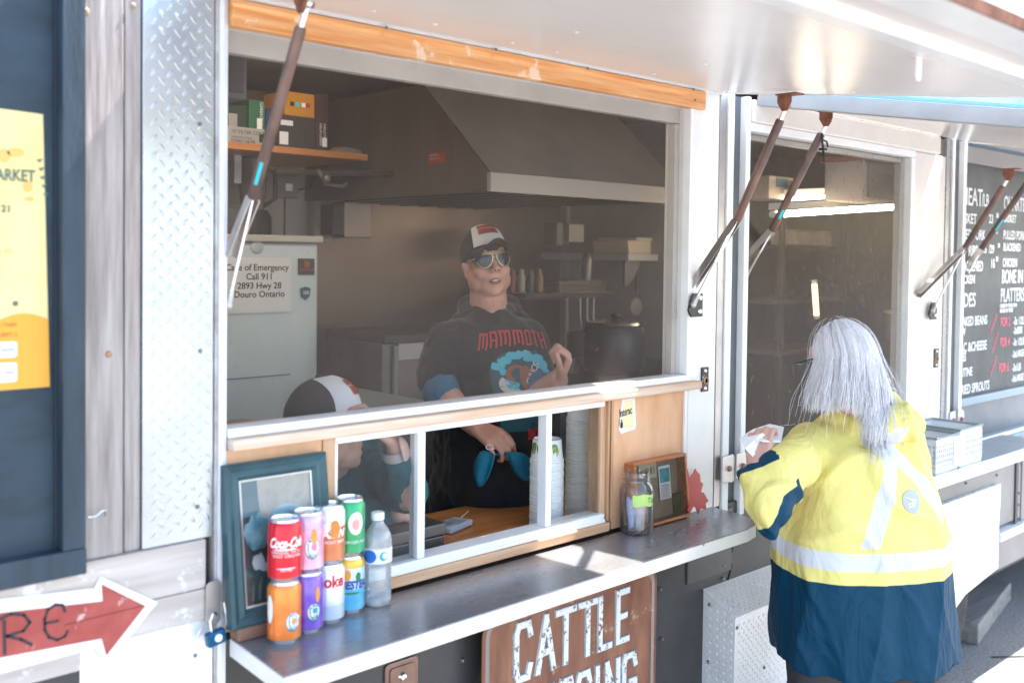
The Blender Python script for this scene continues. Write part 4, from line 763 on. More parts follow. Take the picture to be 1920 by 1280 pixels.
for (v0, v1, s_, mm) in ((640, 669, 'RSVP NOW', pgrn), (679, 715, 'COME ALONG', mat('poster_violet', (.35, .1, .25)))):
    a = P(32, v0, y=-.0068); c_ = P(32, v1, y=-.0068); b = MB(); b.prism(rrect(-.2, 0, 0, a.z - c_.z, .005), (a.x, -.0068, c_.z), (1, 0, 0), (0, 0, 1), (0, 1, 0), .0004); b.build('button_print', paper, PO)
    text(s_, .0085, mm, PO, (a.x - .004, -.0074, (a.z + c_.z) / 2 - .003), (1, 0, 0), (0, 0, 1), align='RIGHT', extrude=.0001)
# red arrow painted on the plank
AR = thing('arrow_sign', 'red arrow with white outline and dark letters painted on the lower plank', 'arrow sign', (0.6, -0.01, 1.18))
redp = mat('faded_red_paint', (0.33, 0.055, 0.045), 0.8, col2=(0.43, 0.10, 0.085), vscale=9, spots=((0.60, 0.40, 0.36), 22, 0.62), bump=.3); whp = mat('thick_white_paint', (0.80, 0.80, 0.82), 0.6, spots=((0.50, 0.42, 0.38), 25, 0.60), bump=.3)
ar = [(0.30, 1.175), (0.539, 1.232), (0.705, 1.2435)]
def pz(u, v): p = P(u, v, y=-.0105); return (p.x, p.z)
red = [pz(-120, 1178), pz(0, 1148), pz(192, 1126), pz(190, 1094), pz(272, 1135), pz(199, 1228), pz(190, 1196), pz(0, 1232), pz(-120, 1262)]
# real boards sit 3 cm lower than the paint band; keep the arrow flat on them
whl = [pz(-120, 1150), pz(0, 1122), pz(176, 1102), pz(188, 1080), pz(296, 1128), pz(200, 1246), pz(178, 1214), pz(0, 1262), pz(-120, 1290)]
b = MB(); b.add([(x, -.0112, z) for x, z in whl], [tuple(range(9))[::-1]]); b.build('white_outline', whp, AR)
b = MB(); b.add([(x, -.0120, z) for x, z in red], [tuple(range(9))[::-1]]); b.build('red_arrow', redp, AR)
b = MB(); a_ = P(120, 1172, y=-.0124); c_ = P(270, 1135, y=-.0124); b.add([a_, c_, c_ + Vector((0, 0, .0012)), a_ + Vector((0, 0, .0015))], [(0, 1, 2, 3)]); b.build('board_joint', mat('joint_dark_red', (.10, .02, .02), .9), AR)
bl = mat('black_brush_paint', (0.03, 0.03, 0.035), .6)
def stroke(b, pts, r):
    q = [P(u, v, y=-.0128) for (u, v) in pts]
    for a_, c_ in zip(q, q[1:]):
        d = (c_ - a_).normalized(); n = Vector((-d.z, 0, d.x)) * r; b.add([a_ - n - d * r * .6, c_ - n + d * r * .6, c_ + n + d * r * .6, a_ + n - d * r * .6], [(0, 1, 2, 3)])
b = MB(); stroke(b, [(8, 1163), (9, 1225)], .0026); stroke(b, [(0, 1160), (20, 1150), (45, 1152), (56, 1166), (44, 1182), (12, 1192)], .0026); stroke(b, [(14, 1192), (40, 1198), (60, 1208)], .0026)
b.build('letter', bl, AR, kind='stuff')
b = MB(); stroke(b, [(122, 1146), (118, 1134), (104, 1133), (90, 1142), (84, 1160), (84, 1180), (92, 1194), (108, 1199), (122, 1192), (127, 1182)], .0024); stroke(b, [(84, 1168), (109, 1163)], .0024); b.build('letter', bl, AR, kind='stuff')
# the little hook, hasp and padlock
b = MB(); p = P(196, 958, y=-.012); b.tube([p + Vector((-.03, .0, -.006)), p + Vector((-.016, -.002, -.006)), p + Vector((-.006, -.004, .003)), p + Vector((.0, -.004, .002)), p + Vector((.001, 0, -.008))], .0018, 8)
tag(b.build('wire_hook', chrome, smooth=60), 'small bent wire hook fixed to the grey plank', 'hook')
HS = thing('hasp', 'worn steel hasp bent over the corner trim above the blue padlock', 'hasp', P(400, 1130, y=-.012))
b = MB(); p = P(403, 1130, y=-.014); b.prism(rrect(-.020, .012, -.04, .045, .011), p, (1, 0, 0), (0, 0, 1), (0, -1, 0), .003); b.build('plate', mat('worn_hasp', (0.45, 0.40, 0.37), .4, metal=.6, var=.1), HS, bevel=.001)
b = MB(); q = P(428, 1165, y=-.02); b.tube([p + Vector((.018, -.004, -.0)), q + Vector((0, 0, -.01))], .004, 8); b.build('pin', chrome, HS, smooth=60)
PL_ = thing('padlock', 'bright blue padlock with white sticker hanging from the hasp', 'padlock', P(403, 1195, y=-.03))
p = P(404, 1194, y=-.035); b = MB(); b.obox(p, Vector((.019, 0, .003)), Vector((0, .009, 0)), Vector((-.002, 0, .0135))); b.build('body', mat('blue_anodised', (0.005, 0.09, 0.20), .3, metal=.5), PL_, bevel=.003)
b = MB(); b.tube([p + Vector((-.008, 0, .012)), p + Vector((-.011, 0, .035)), p + Vector((-.006, .0, .047)), p + Vector((.002, .004, .047)), p + Vector((.005, .006, .040))], .0028, 10); b.build('shackle', chrome, PL_, smooth=60)
b = MB(); b.lathe([(0, -.0008), (.0075, -.0006), (.008, .001)], p + Vector((.002, -.010, .001)), 20, ax=(0, 1, 0)); b.build('sticker', white_pl, PL_, smooth=60)
# white sill strip and latch lower left
b = MB(); p = P(753, 1262, y=-.004); b.prism(rrect(-.048, .048, -.09, .065, .012), (p.x, -.001, .855), (1, 0, 0), (0, 0, 1), (0, -1, 0), .006); LT = thing('latch', 'bronze recessed latch plate with key cylinder on the charcoal wall', 'latch', (p.x, 0, .855)); bronze = mat('bronze_plate', (0.24, 0.15, 0.12), .4, metal=.7, var=.15, vscale=14)
b.build('plate', bronze, LT, bevel=.003)
b = MB(); b.prism(rrect(-.036, .036, -.085, .053, .008), (p.x, -.0075, .855), (1, 0, 0), (0, 0, 1), (0, -1, 0), .003); b.build('raised_plate', bronze, LT, bevel=.002)
b = MB(); q = P(756, 1268, y=-.013); b.lathe([(0, -.008), (.007, -.007), (.011, 0)], (q.x, -.0106, q.z), 18, ax=(0, 1, 0)); b.build('key_cylinder', chrome, LT, smooth=50)

# ------------------------------------------------------------------ cattle crossing sign
SG = thing('cattle_sign', 'rusty steel CATTLE CROSSING sign with flaking white raised letters under the counter', 'sign', (1.93, -0.05, .55))
sr = mat('rusted_sign_steel', (0.13, 0.042, 0.025), .6, col2=(0.34, 0.15, 0.085), vscale=6, stretch=(2, 1, .5), detail=10, lo=.3, hi=.72, spots=((0.42, 0.29, 0.17), 9, .60), bump=.15, bscale=60)
b = MB(); b.prism(rrect(-.332, .332, -.235, .235, .055, 8), (1.936, -.050, .745), (1, 0, 0), (0, 0, 1), (0, 1, 0), .004); b.build('plate', sr, SG, bevel=.001)
def frame_ring(b, outer, inner, o, d0):
    n = len(outer); A_ = [Vector((o[0] + p[0], o[1], o[2] + p[1])) for p in outer]; B_ = [Vector((o[0] + p[0], o[1], o[2] + p[1])) for p in inner]; M_ = [(a + c_) / 2 + Vector((0, -d0, 0)) for a, c_ in zip(A_, B_)]
    b.add(A_ + M_ + B_, [(i, (i + 1) % n, n + (i + 1) % n, n + i) for i in range(n)] + [(n + i, n + (i + 1) % n, 2 * n + (i + 1) % n, 2 * n + i) for i in range(n)])
b = MB(); frame_ring(b, rrect(-.322, .322, -.225, .225, .048, 8), rrect(-.308, .308, -.211, .211, .036, 8), (1.936, -.0505, .745), .004)
b.build('embossed_border', mat('worn_border', (0.30, 0.24, 0.22), .5, metal=.3, spots=((0.62, 0.58, 0.56), 9, .60)), SG, smooth=50)
flak = mat('flaking_white_paint', (0.70, 0.71, 0.73), .5, spots=((0.20, 0.11, 0.09), 60, .55), bump=.2); greyl = mat('bare_letter_metal', (0.34, 0.34, 0.35), .4, metal=.6, var=.2, vscale=30)
# block letters as strokes, each letter its own piece
GL = {'C': [[(1, .80), (.85, 1), (.15, 1), (0, .85), (0, .15), (.15, 0), (.85, 0), (1, .2)]], 'A': [[(0, 0), (.5, 1), (1, 0)], [(.22, .34), (.78, .34)]], 'T': [[(0, 1), (1, 1)], [(.5, 1), (.5, 0)]], 'L': [[(.1, 1), (.1, 0), (1, 0)]],
      'E': [[(1, 1), (.1, 1), (.1, 0), (1, 0)], [(.1, .5), (.8, .5)]], 'R': [[(.1, 0), (.1, 1), (.85, 1), (1, .85), (1, .62), (.85, .5), (.1, .5)], [(.5, .5), (1, 0)]], 'O': [[(.15, 0), (0, .15), (0, .85), (.15, 1), (.85, 1), (1, .85), (1, .15), (.85, 0), (.15, 0)]],
      'S': [[(1, .82), (.85, 1), (.15, 1), (0, .85), (0, .62), (.15, .5), (.85, .5), (1, .38), (1, .15), (.85, 0), (.15, 0), (0, .18)]], 'I': [[(.5, 0), (.5, 1)]], 'N': [[(.05, 0), (.05, 1), (.95, 0), (.95, 1)]], 'G': [[(1, .8), (.85, 1), (.15, 1), (0, .85), (0, .15), (.15, 0), (1, 0), (1, .45), (.6, .45)]]}
def glyph(ch, x, z, wd, ht, r, y0, dep, material, parent, name='raised_letter'):
    b = MB()
    for st in GL[ch]:
        pts = [Vector((x + p[0] * wd, y0, z + p[1] * ht)) for p in st]
        for i, (a_, c_) in enumerate(zip(pts, pts[1:])):
            d = (c_ - a_).normalized(); n = Vector((-d.z, 0, d.x)) * r; e = d * r * .92; yy = Vector((0, -dep - .00015 * (i % 3) - .0001 * GL[ch].index(st), 0))
            q = [a_ - n - e, c_ - n + e, c_ + n + e, a_ + n - e]; ins = [a_ - n * .82 - e * .8, c_ - n * .82 + e * .8, c_ + n * .82 + e * .8, a_ + n * .82 - e * .8]
            b.add(q + [p + yy for p in ins], [(4, 5, 6, 7), (0, 1, 5, 4), (1, 2, 6, 5), (2, 3, 7, 6), (3, 0, 4, 7)])
    return b.build(name, material, parent, smooth=30)
for ch, x, w_ in (('C', 1.714, .048), ('A', 1.790, .056), ('T', 1.860, .062), ('T', 1.944, .062), ('L', 2.020, .045), ('E', 2.092, .045)):
    glyph(ch, x, .797, w_, .134, .0115, -.0505, .0035, greyl, SG, 'letter_rim'); glyph(ch, x, .797, w_, .134, .0085, -.0545, .0012, flak, SG)
for ch, x, w_ in (('C', 1.668, .045), ('R', 1.735, .045), ('O', 1.803, .045), ('S', 1.872, .045), ('S', 1.940, .045), ('I', 1.996, .04), ('N', 2.052, .05), ('G', 2.125, .048)):
    glyph(ch, x, .612, w_, .134, .0115, -.0505, .0035, greyl, SG, 'letter_rim'); glyph(ch, x, .612, w_, .134, .0085, -.0545, .0012, flak, SG)
b = MB(); p = P(1075, 1113, y=-.052); b.lathe([(0, -.006), (.008, -.005), (.009, -.001), (.013, 0)], p, 18, ax=(0, 1, 0)); b.build('bolt', chrome, SG, smooth=50)

# ------------------------------------------------------------------ diamond plate toolbox and fender
TBX = thing('toolbox', 'diamond plate toolbox with sloping lid bolted low on the charcoal wall', 'toolbox', (3.0, -.06, .3))
b = MB()
b.add([(2.56, 0, .2), (2.56, -.115, .2), (2.56, -.117, .772), (2.56, 0, .826)], [(0, 1, 2, 3)[::-1]]); b.add([(3.5, 0, .2), (3.5, -.115, .2), (3.5, -.117, .772), (3.5, 0, .826)], [(0, 1, 2, 3)])
b.add([(2.56, -.115, .2), (3.5, -.115, .2), (3.5, -.117, .768), (2.56, -.117, .768)], [(0, 1, 2, 3)]); b.build('body', tread_m, TBX)
b = MB(); b.add([(2.555, -.122, .772), (3.505, -.122, .772), (3.505, -.001, .829), (2.555, -.001, .829), (2.555, -.122, .766), (3.505, -.122, .766)], [(0, 1, 2, 3), (4, 5, 1, 0)]); b.build('lid', tread_m, TBX)
b = MB(); lugs(b, 2.57, 3.49, 0, .55, (0, -.1155, .21), (1, 0, 0), (0, -.003, 1), (0, -1, 0), .026, .0085, .0022, .0016); L_ = Vector((0, .121, .057)).normalized()
lugs(b, 2.56, 3.5, 0, .13, (0, -.122, .7725), (1, 0, 0), L_, (0, -L_.z, L_.y), .026, .0085, .0022, .0016)
b.build('tread_lugs', tread_m, TBX, smooth=180, kind='stuff')
b = MB(); lugs(b, 0.0, .112, 0, .60, (2.5595, 0, .2), (0, -1, 0), (0, 0, 1), (-1, 0, 0), .026, .0085, .0022, .0016); b.build('tread_lugs', tread_m, TBX, smooth=180, kind='stuff')
b = MB(); b.tube([(2.575, -.119, .767), (3.49, -.119, .767)], .0025, 6); b.build('lid_seam', black_rub, TBX)
for (u, v) in ((1330, 1133), (1382, 1176), (1433, 1250), (1328, 1240)):
    b = MB(); p = P(u, v, y=-.117) if u > 1375 else P(u, v, x=2.558); b.lathe([(0, -.004), (.004, -.003), (.006, 0)], p, 10, ax=(0, 1, 0) if u > 1375 else (1, 0, 0)); b.build('rivet', screw_m, TBX, smooth=50)
FN = thing('fender_panel', 'bright diamond plate fender panel over the trailer wheel', 'fender', (4.2, -.01, .45))
b = MB(); b.box(3.55, 4.80, -.022, -.001, .709, .829); b.build('top_strip', tread_m, FN, bevel=.001)
b = MB(); b.prism([(3.55, .30), (4.2, .30), (4.45, .395), (4.80, .44), (4.80, .704), (3.55, .704)], (0, -.001, 0), (1, 0, 0), (0, 0, 1), (0, -1, 0), .018); b.build('sheet', tread_m, FN)
b = MB(); lugs(b, 3.56, 4.79, 0, .11, (0, -.0222, .714), (1, 0, 0), (0, 0, 1), (0, -1, 0), .03, .009, .0025, .0016); lugs(b, 3.56, 4.79, 0, .23, (0, -.0192, .46), (1, 0, 0), (0, 0, 1), (0, -1, 0), .03, .009, .0025, .0016); b.build('tread_lugs', tread_m, FN, smooth=180, kind='stuff')
WH = thing('trailer_wheel', 'dusty trailer wheel standing half hidden behind the fender', 'wheel', (4.24, .12, 0))
b = MB(); b.lathe([(.20, -.09), (.27, -.10), (.335, -.095), (.36, -.06), (.365, 0), (.36, .06), (.335, .095), (.27, .1), (.2, .09)], (4.30, .14, .365), 48, ax=(0, 1, 0)); b.build('tyre', rubber, WH, smooth=40)
b = MB(); b.lathe([(0, -.05), (.06, -.055), (.08, -.03), (.17, -.03), (.195, -.075), (.205, -.09), (.2, .0)], (4.30, .14, .365), 40, ax=(0, 1, 0)); b.build('rim', white_clean, WH, smooth=40)
for k in range(5): b = MB(); a_ = 2 * math.pi * k / 5 + .3; b.lathe([(0, -.015), (.010, -.013), (.012, 0)], (4.30 + .11 * math.cos(a_), .108, .365 + .11 * math.sin(a_)), 8, ax=(0, 1, 0)); b.build('wheel_nut', screw_m, WH)
b = MB(); p = P(1810, 1120, z=.0); q0 = P(1830, 1160, z=0); b.prism([(4.95, .12), (5.75, .27), (5.70, .62), (4.9, .50)], (0, 0, .001), (1, 0, 0), (0, 1, 0), (0, 0, 1), .10); tag(b.build('timber_block', wood('wet_timber', (0.17, 0.16, 0.15), (0.32, 0.29, 0.27), 'x', .8, .8), bevel=.008), 'weathered grey timber block lying on the asphalt beside the wheel', 'timber block')
b = MB(); b.box(4.1, 4.6, .3, 1.9, .30, .36); b.build('axle', dim('axle_black', (0.03, 0.03, 0.03)), TR)
b = MB(); b.box(2.6, 8, .06, 2.2, .36, .399); b.build('floor_frame', dim('axle_black', (0.03, 0.03, 0.03)), TR)

# ------------------------------------------------------------------ chalkboard menu
CBm = thing('chalkboard_menu', 'black chalkboard menu with white and pink lettering between the far posts', 'chalkboard', (5.2, .03, 1.36))
b = MB(); b.box(4.379, 6.3, .020, .048, zr + .001, 2.29); b.build('board', mat('chalkboard_black', (0.075, 0.08, 0.085), .55, var=.35, vscale=3, bump=.05), CBm)
b = MB(); b.box(4.379, 6.3, -.002, .018, 2.27, 2.34); b.build('rail', mat('grimy_rail', (0.20, 0.19, 0.19), .5), CBm)
chalk = mat('white_chalk_paint', (0.80, 0.82, 0.84), .7); pink = mat('pink_chalk', (0.75, 0.16, 0.22), .7)
def chalkt(s_, u, v, h_px, m_, sx=.6, al='LEFT', off=.0012):
    p = P(u, v, y=.019); p2 = P(u, v - h_px, y=.019); text(s_, (p2.z - p.z) / .72, m_, CBm, (p.x, .0192, p.z), (1, 0, .0), (0, 0, 1), align=al, sx=sx * 1.45, extrude=.0004, offset=off)
for (s_, u, v, h_, m_, sx, al) in (('MEAT', 1842, 387, 33, chalk, .55, 'RIGHT'), ('/LB', 1841, 386, 24, chalk, .5, 'LEFT'), ('BRISKET', 1831, 420, 19, chalk, .62, 'RIGHT'), ('23', 1854, 418, 17, chalk, .6, 'LEFT'), ('50', 1868, 408, 9, chalk, .6, 'LEFT'),
    ('PULLED PORK', 1847, 450, 19, chalk, .55, 'RIGHT'), ('19', 1855, 446, 15, chalk, .6, 'LEFT'), ('50', 1866, 438, 9, chalk, .6, 'LEFT'), ('RIBS', 1833, 480, 20, chalk, .55, 'RIGHT'), ('15  /29', 1842, 474, 16, chalk, .6, 'LEFT'), ('50', 1871, 464, 8, chalk, .6, 'LEFT'),
    ('BLACKENED', 1843, 508, 19, chalk, .5, 'RIGHT'), ('16', 1857, 502, 17, chalk, .6, 'LEFT'), ('50', 1867, 490, 9, chalk, .6, 'LEFT'), ('CHICKEN', 1828, 531, 16, chalk, .6, 'RIGHT'), ('SIDES', 1829, 574, 26, chalk, .6, 'RIGHT'),
    ('BAKED BEANS', 1851, 607, 17, chalk, .55, 'RIGHT'), ('SLAW', 1810, 628, 14, chalk, .55, 'RIGHT'), ('MAC &CHEESE', 1850, 654, 17, chalk, .6, 'RIGHT'), ('FRIES', 1811, 676, 16, chalk, .5, 'RIGHT'), ('POUTINE', 1823, 703, 16, chalk, .55, 'RIGHT'), ('FRIED SPROUTS', 1855, 729, 17, chalk, .55, 'RIGHT'),
    ('QUARTER', 1882, 393, 27, chalk, .5, 'LEFT'), ('BRISKET', 1882, 416, 15, chalk, .55, 'LEFT'), ('PULLED PORK', 1881, 448, 17, chalk, .5, 'LEFT'), ('BLACKENED', 1881, 470, 15, chalk, .5, 'LEFT'), ('CHICKEN', 1880, 500, 16, chalk, .5, 'LEFT'), ('BONE IN', 1878, 531, 26, chalk, .5, 'LEFT'), ('PLATTERS', 1876, 566, 26, chalk, .5, 'LEFT'),
    ('COMES W YOUR OWN', 1875, 577, 7, chalk, .55, 'LEFT'), ('BEANS ON THESE', 1875, 586, 7, chalk, .55, 'LEFT'), ('FOR 2', 1876, 612, 17, pink, .5, 'LEFT'), ('-3x 1/2LB', 1900, 609, 15, chalk, .5, 'LEFT'), ('-2xSIDE', 1900, 626, 13, chalk, .5, 'LEFT'),
    ('FOR 4', 1875, 650, 17, pink, .5, 'LEFT'), ('-3x 1/2LB', 1899, 648, 14, chalk, .5, 'LEFT'), ('-2xLARGE', 1898, 670, 13, chalk, .5, 'LEFT'), ('FOR 6', 1873, 698, 17, pink, .5, 'LEFT'), ('-3x1LB', 1898, 696, 14, chalk, .5, 'LEFT'), ('-3xLARGE', 1897, 716, 13, chalk, .5, 'LEFT')):
    chalkt(s_, u, v, h_, m_, sx, al)
for (a_, c_, s_) in (((1858, 627), (1876, 574), '2 PEOPLE EATS'), ((1861, 663), (1877, 610), '4 PEOPLE EATS'), ((1858, 706), (1875, 652), '6 PEOPLE EATS')):
    A_ = P(*a_, y=.019); B_ = P(*c_, y=.019); d = (B_ - A_); text(s_, .021, pink, CBm, (A_.x, .0192, A_.z), d, (-d.z, 0, d.x), sx=.8, extrude=.0004, offset=.0005)

# ------------------------------------------------------------------ cans and bottle on the counter
CZ = 1.0850
def ang(x, y): return math.atan2(CAM[1] - y, CAM[0] - x)
def can(x, y, z, label, cols, texts=(), bands=(), blobs=()):
    T = thing('drink_can', label, 'can', (x, y, z), 'soft drink cans stacked on the counter')
    r = .033; ms = [mat('can_' + k, c, .25, metal=.35, coat=.3, col2=c2, vscale=20, lo=.3, hi=.7) for k, c, c2 in cols]; sil = mat('can_silver', (0.75, 0.76, 0.78), .25, metal=.95)
    zs = [.010] + [.010 + (.108 - .010) * t for t in bands] + [.108]
    pr = [(0, .004, 0), (.022, .002, 0), (.0255, 0, 0), (.028, .003, 0), (.033, .010, 1)]
    for i, q in enumerate(zs[1:-1]): pr.append((r, q, 2 + i))
    pr += [(r, .108, 1 + len(bands)), (.0285, .1165, 0), (.0272, .1195, 0), (.0275, .1215, 0), (.0262, .1218, 0), (.0252, .117, 0), (.0, .117, 0)]
    b = MB(); b.lathe([(p[0], p[1], p[2]) for p in pr], (x, y, z), 40); b.build('can_body', [sil] + ms, T, smooth=32)
    b = MB(); b.box(x - .011, x + .011, y - .006, y + .006, z + .1175, z + .119); b.build('ring_pull', sil, T, bevel=.002)
    a0 = ang(x, y)
    def on(px, h, off=.0005): a = a0 + px / r; return Vector((x + (r + off) * math.cos(a), y + (r + off) * math.sin(a), z + h))
    for (s_, size, px, h, m_, kw) in texts: text(s_, size, m_, T, (0, 0, 0), (1, 0, 0), (0, 0, 1), fn=lambda X_, Y_, Z_: on(px + X_, h + Y_, .0006), align='CENTER', **kw)
    for (px, h, rx, rz, m_) in blobs:
        me = poly_mesh([circle(0, 0, rx, 20, rz)], .006)
        for v in me.vertices: c_ = v.co.copy(); v.co = on(px + c_.x, h + c_.y, .0004 if rx > .012 else .0007) - Vector((x, y, z))
        me.materials.append(m_); o = bpy.data.objects.new('print', me); C.objects.link(o); o.parent = T
    return T
wt = mat('can_white_ink', (.82, .82, .84), .4); cyi = mat('can_cyan_ink', (.03, .35, .42), .4); nvi = mat('can_navy_ink', (.02, .05, .3), .4); rdi = mat('can_red_ink', (.6, .02, .04), .4); gni = mat('can_green_ink', (.02, .2, .08), .4); ori = mat('can_orange_ink', (.75, .3, .04), .4); tli = mat('can_teal_ink', (.02, .16, .20), .4)
H2 = .1222
C_ = [(1.034, -.100), (1.0978, -.081), (1.1616, -.062), (1.2254, -.043)]
can(*C_[0], CZ, 'orange soda can at the bottom left under the red can', [('orange', (.80, .16, .03), (.85, .27, .04))], blobs=[(.018, .045, .015, .019, tli), (.018, .046, .0135, .017, wt), (.019, .046, .005, .007, ori), (-.031, .070, .008, .028, wt)], texts=[('C', .03, .020, .035, wt, dict(shear=.2, offset=.001))])
can(*C_[1], CZ, 'purple soda can at the bottom between the orange and white cans', [('purple', (.10, .04, .45), (.30, .16, .60))], blobs=[(.014, .045, .014, .018, tli), (.014, .046, .0125, .016, wt), (.016, .048, .005, .006, cyi), (.022, .08, .005, .016, ori)])
can(*C_[2], CZ, 'white diet cola can with red letters at the bottom', [('white', (.72, .74, .78), (.80, .80, .82)), ('silver_blue', (.55, .62, .72), (.62, .68, .78))][::-1], bands=(.3,), texts=[('Coke', .034, .002, .078, rdi, dict(offset=.0012, sx=.85))])
can(*C_[3], CZ, 'light blue iced tea can at the bottom right of the stack', [('ice_blue', (.06, .40, .68), (.20, .55, .75)), ('pale_aqua', (.50, .70, .78), (.60, .76, .80)), ('amber', (.70, .40, .05), (.75, .48, .08))], bands=(.45, .9), texts=[('NESTEA', .023, .010, .056, nvi, dict(offset=.0012, shear=.25, sx=.8))], blobs=[(-.004, .085, .008, .012, ori), (.02, .08, .006, .010, gni), (.006, .046, .018, .0025, gni)])
can(*C_[0], CZ + H2, 'red cola can at the top left with white script', [('red', (.62, .005, .018), (.70, .015, .03))], texts=[('Coca-Cola', .027, .004, .070, wt, dict(shear=.45, offset=.0010, sx=.62)), ('ORIGINAL TASTE', .0078, .004, .058, wt, dict()), ('GOUT ORIGINAL', .0078, .006, .051, wt, dict()), ('355 mL', .008, .004, .024, wt, dict())], blobs=[(.002, .066, .024, .0016, wt), (.004, .029, .020, .0012, wt)])
can(*C_[1], CZ + H2, 'pink and lilac soda can on top of the purple can', [('pink', (.78, .28, .45), (.85, .55, .65)), ('lilac', (.50, .30, .62), (.62, .45, .72))], bands=(.78,), blobs=[(.010, .052, .015, .022, tli), (.010, .053, .0135, .020, wt), (.014, .075, .006, .016, ori), (.014, .055, .006, .008, mat('can_pink_ink', (.75, .2, .4)))])
can(*C_[2], CZ + H2, 'brown and white root beer can on top of the diet cola can', [('copper', (.50, .15, .06), (.62, .24, .10)), ('foam', (.72, .70, .70), (.80, .79, .78))], bands=(.70,), blobs=[(.012, .074, .012, .02, mat('can_amber_ink', (.6, .22, .04))), (-.014, .076, .009, .014, wt), (-.002, .082, .006, .012, wt)], texts=[('A&W', .022, .012, .058, wt, dict(offset=.001)), ('ROOT BEER', .0085, .014, .046, wt, dict())])
can(*C_[3], CZ + H2, 'green ginger ale can at the top right of the stack', [('green', (.02, .28, .10), (.05, .38, .17))], blobs=[(.014, .072, .017, .024, wt), (-.030, .058, .010, .045, wt), (.014, .07, .009, .012, mat('can_pale_red', (.7, .35, .3)))], texts=[('GINGER ALE', .009, .012, .030, wt, dict(shear=.2))])
# water bottle
bx, by = 1.292, -.052; BT = thing('water_bottle', 'small clear water bottle with white cap and blue label beside the cans', 'bottle', (bx, by, CZ))
pr = [(0, .004), (.022, 0), (.029, .004), (.031, .012)]
for k in range(7): pr += [(.0315, .018 + k * .0105), (.0295, .023 + k * .0105)]
pr += [(.0312, .092), (.0318, .098), (.0318, .128), (.0305, .134), (.0315, .140), (.029, .155), (.022, .168), (.014, .178), (.0125, .184)]
b = MB(); b.lathe(pr, (bx, by, CZ), 36); b.build('bottle_body', glass('clear_pet', haze=.22, gloss=.35, hz_col=(.85, .88, .9), tint=(.93, .96, .98), rough=.05), BT, smooth=60)
b = MB(); b.lathe([(.0322, .097), (.0322, .129)], (bx, by, CZ), 36); b.build('label', mat('bottle_label', (.72, .76, .80), .35), BT, smooth=60)
a0 = ang(bx, by)
def onb(px, h, off): a = a0 + px / .0322; return Vector((bx + (.0322 + off) * math.cos(a), by + (.0322 + off) * math.sin(a), CZ + h))
for (px, h, rx, rz, m_, off) in ((-.018, .113, .016, .0145, mat('label_blue_ink', (.01, .13, .50)), .0004), (.014, .113, .009, .010, cyi, .0005), (.016, .114, .005, .006, wt, .0008)):
    me = poly_mesh([circle(0, 0, rx, 20, rz)], .006)
    for v in me.vertices: c_ = v.co.copy(); v.co = onb(px + c_.x, h + c_.y, off) - Vector((bx, by, CZ))
    me.materials.append(m_); o = bpy.data.objects.new('print', me); C.objects.link(o); o.parent = BT
b = MB(); b.lathe([(0, .2025), (.0125, .2025), (.0145, .2005), (.0145, .187), (.013, .186)], (bx, by, CZ), 28); b.build('cap', white_pl, BT, smooth=40)

# ------------------------------------------------------------------ picture frame with print
PF = thing('picture_frame', 'dark teal picture frame holding a pale blue animal print behind the cans', 'picture frame', (1.06, -.05, 1.113))
to = Vector((0.942, -.052, 1.1135)); TX = Vector((1, -.02, 0)).normalized(); TY = Vector((0, .125, 1)).normalized(); TN = TX.cross(TY); fw, fh = .232, .318
teal = mat('chipped_teal_paint', (0.035, 0.085, 0.10), .4, var=.25, vscale=8, spots=((0.35, 0.36, 0.34), 40, .70))
def fr(b, i0, i1, d0, d1):                         # four mitred rails between inset i0 and i1
    A_ = [(i0, i0), (fw - i0, i0), (fw - i0, fh - i0), (i0, fh - i0)]; B_ = [(i1, i1), (fw - i1, i1), (fw - i1, fh - i1), (i1, fh - i1)]
    for k in range(4):
        k2 = (k + 1) % 4; W = lambda p, d: to + TX * p[0] + TY * p[1] + TN * d
        b.add([W(A_[k], d0), W(A_[k2], d0), W(B_[k2], d1), W(B_[k], d1)], [(0, 1, 2, 3)])
for k in range(4):
    pass
b = MB(); fr(b, 0, 0.0, -.012, .012); fr(b, 0, .006, .012, .018); fr(b, .006, .016, .018, .012); fr(b, .016, .026, .012, .015); fr(b, .026, .034, .015, .006)
b.build('moulding', teal, PF)
b = MB(); fr(b, .034, .038, .006, .005); b.build('inner_bead', mat('silvered_bead', (0.55, 0.56, 0.54), .4, metal=.5), PF)
b = MB(); b.add([to + TX * p[0] + TY * p[1] + TN * .001 for p in ((.036, .036), (fw - .036, .036), (fw - .036, fh - .036), (.036, fh - .036))], [(0, 1, 2, 3)]); b.build('print_sheet', mat('print_dark_green', (0.012, 0.04, 0.05), .3, col2=(0.03, .10, .11), vscale=18), PF)
def pblob(poly, m_, d, name='print'):
    me = poly_mesh([poly], .02)
    for v in me.vertices: c_ = v.co.copy(); v.co = to + TX * c_.x + TY * c_.y + TN * d - Vector(PF.location)
    me.materials.append(m_); o = bpy.data.objects.new(name, me); C.objects.link(o); o.parent = PF
def wob(cx, cy, rx, ry, n=22, a=.12, s=1): return [(cx + rx * math.cos(2 * math.pi * k / n) * (1 + a * noise.noise((k * .7, s, 0))), cy + ry * math.sin(2 * math.pi * k / n) * (1 + a * 2 * noise.noise((k * .9, s + 5, 0)))) for k in range(n)]
pt_beige = mat('print_beige', (.52, .49, .46), .4, var=.1, vscale=60); pt_b1 = mat('print_pale_blue', (.42, .62, .68), .35, col2=(.62, .74, .78), vscale=25); pt_b2 = mat('print_mid_blue', (.08, .33, .42), .35, col2=(.30, .55, .62), vscale=40); pt_b3 = mat('print_steel_blue', (.12, .22, .28), .35); pt_w = mat('print_white', (.66, .74, .78), .35)
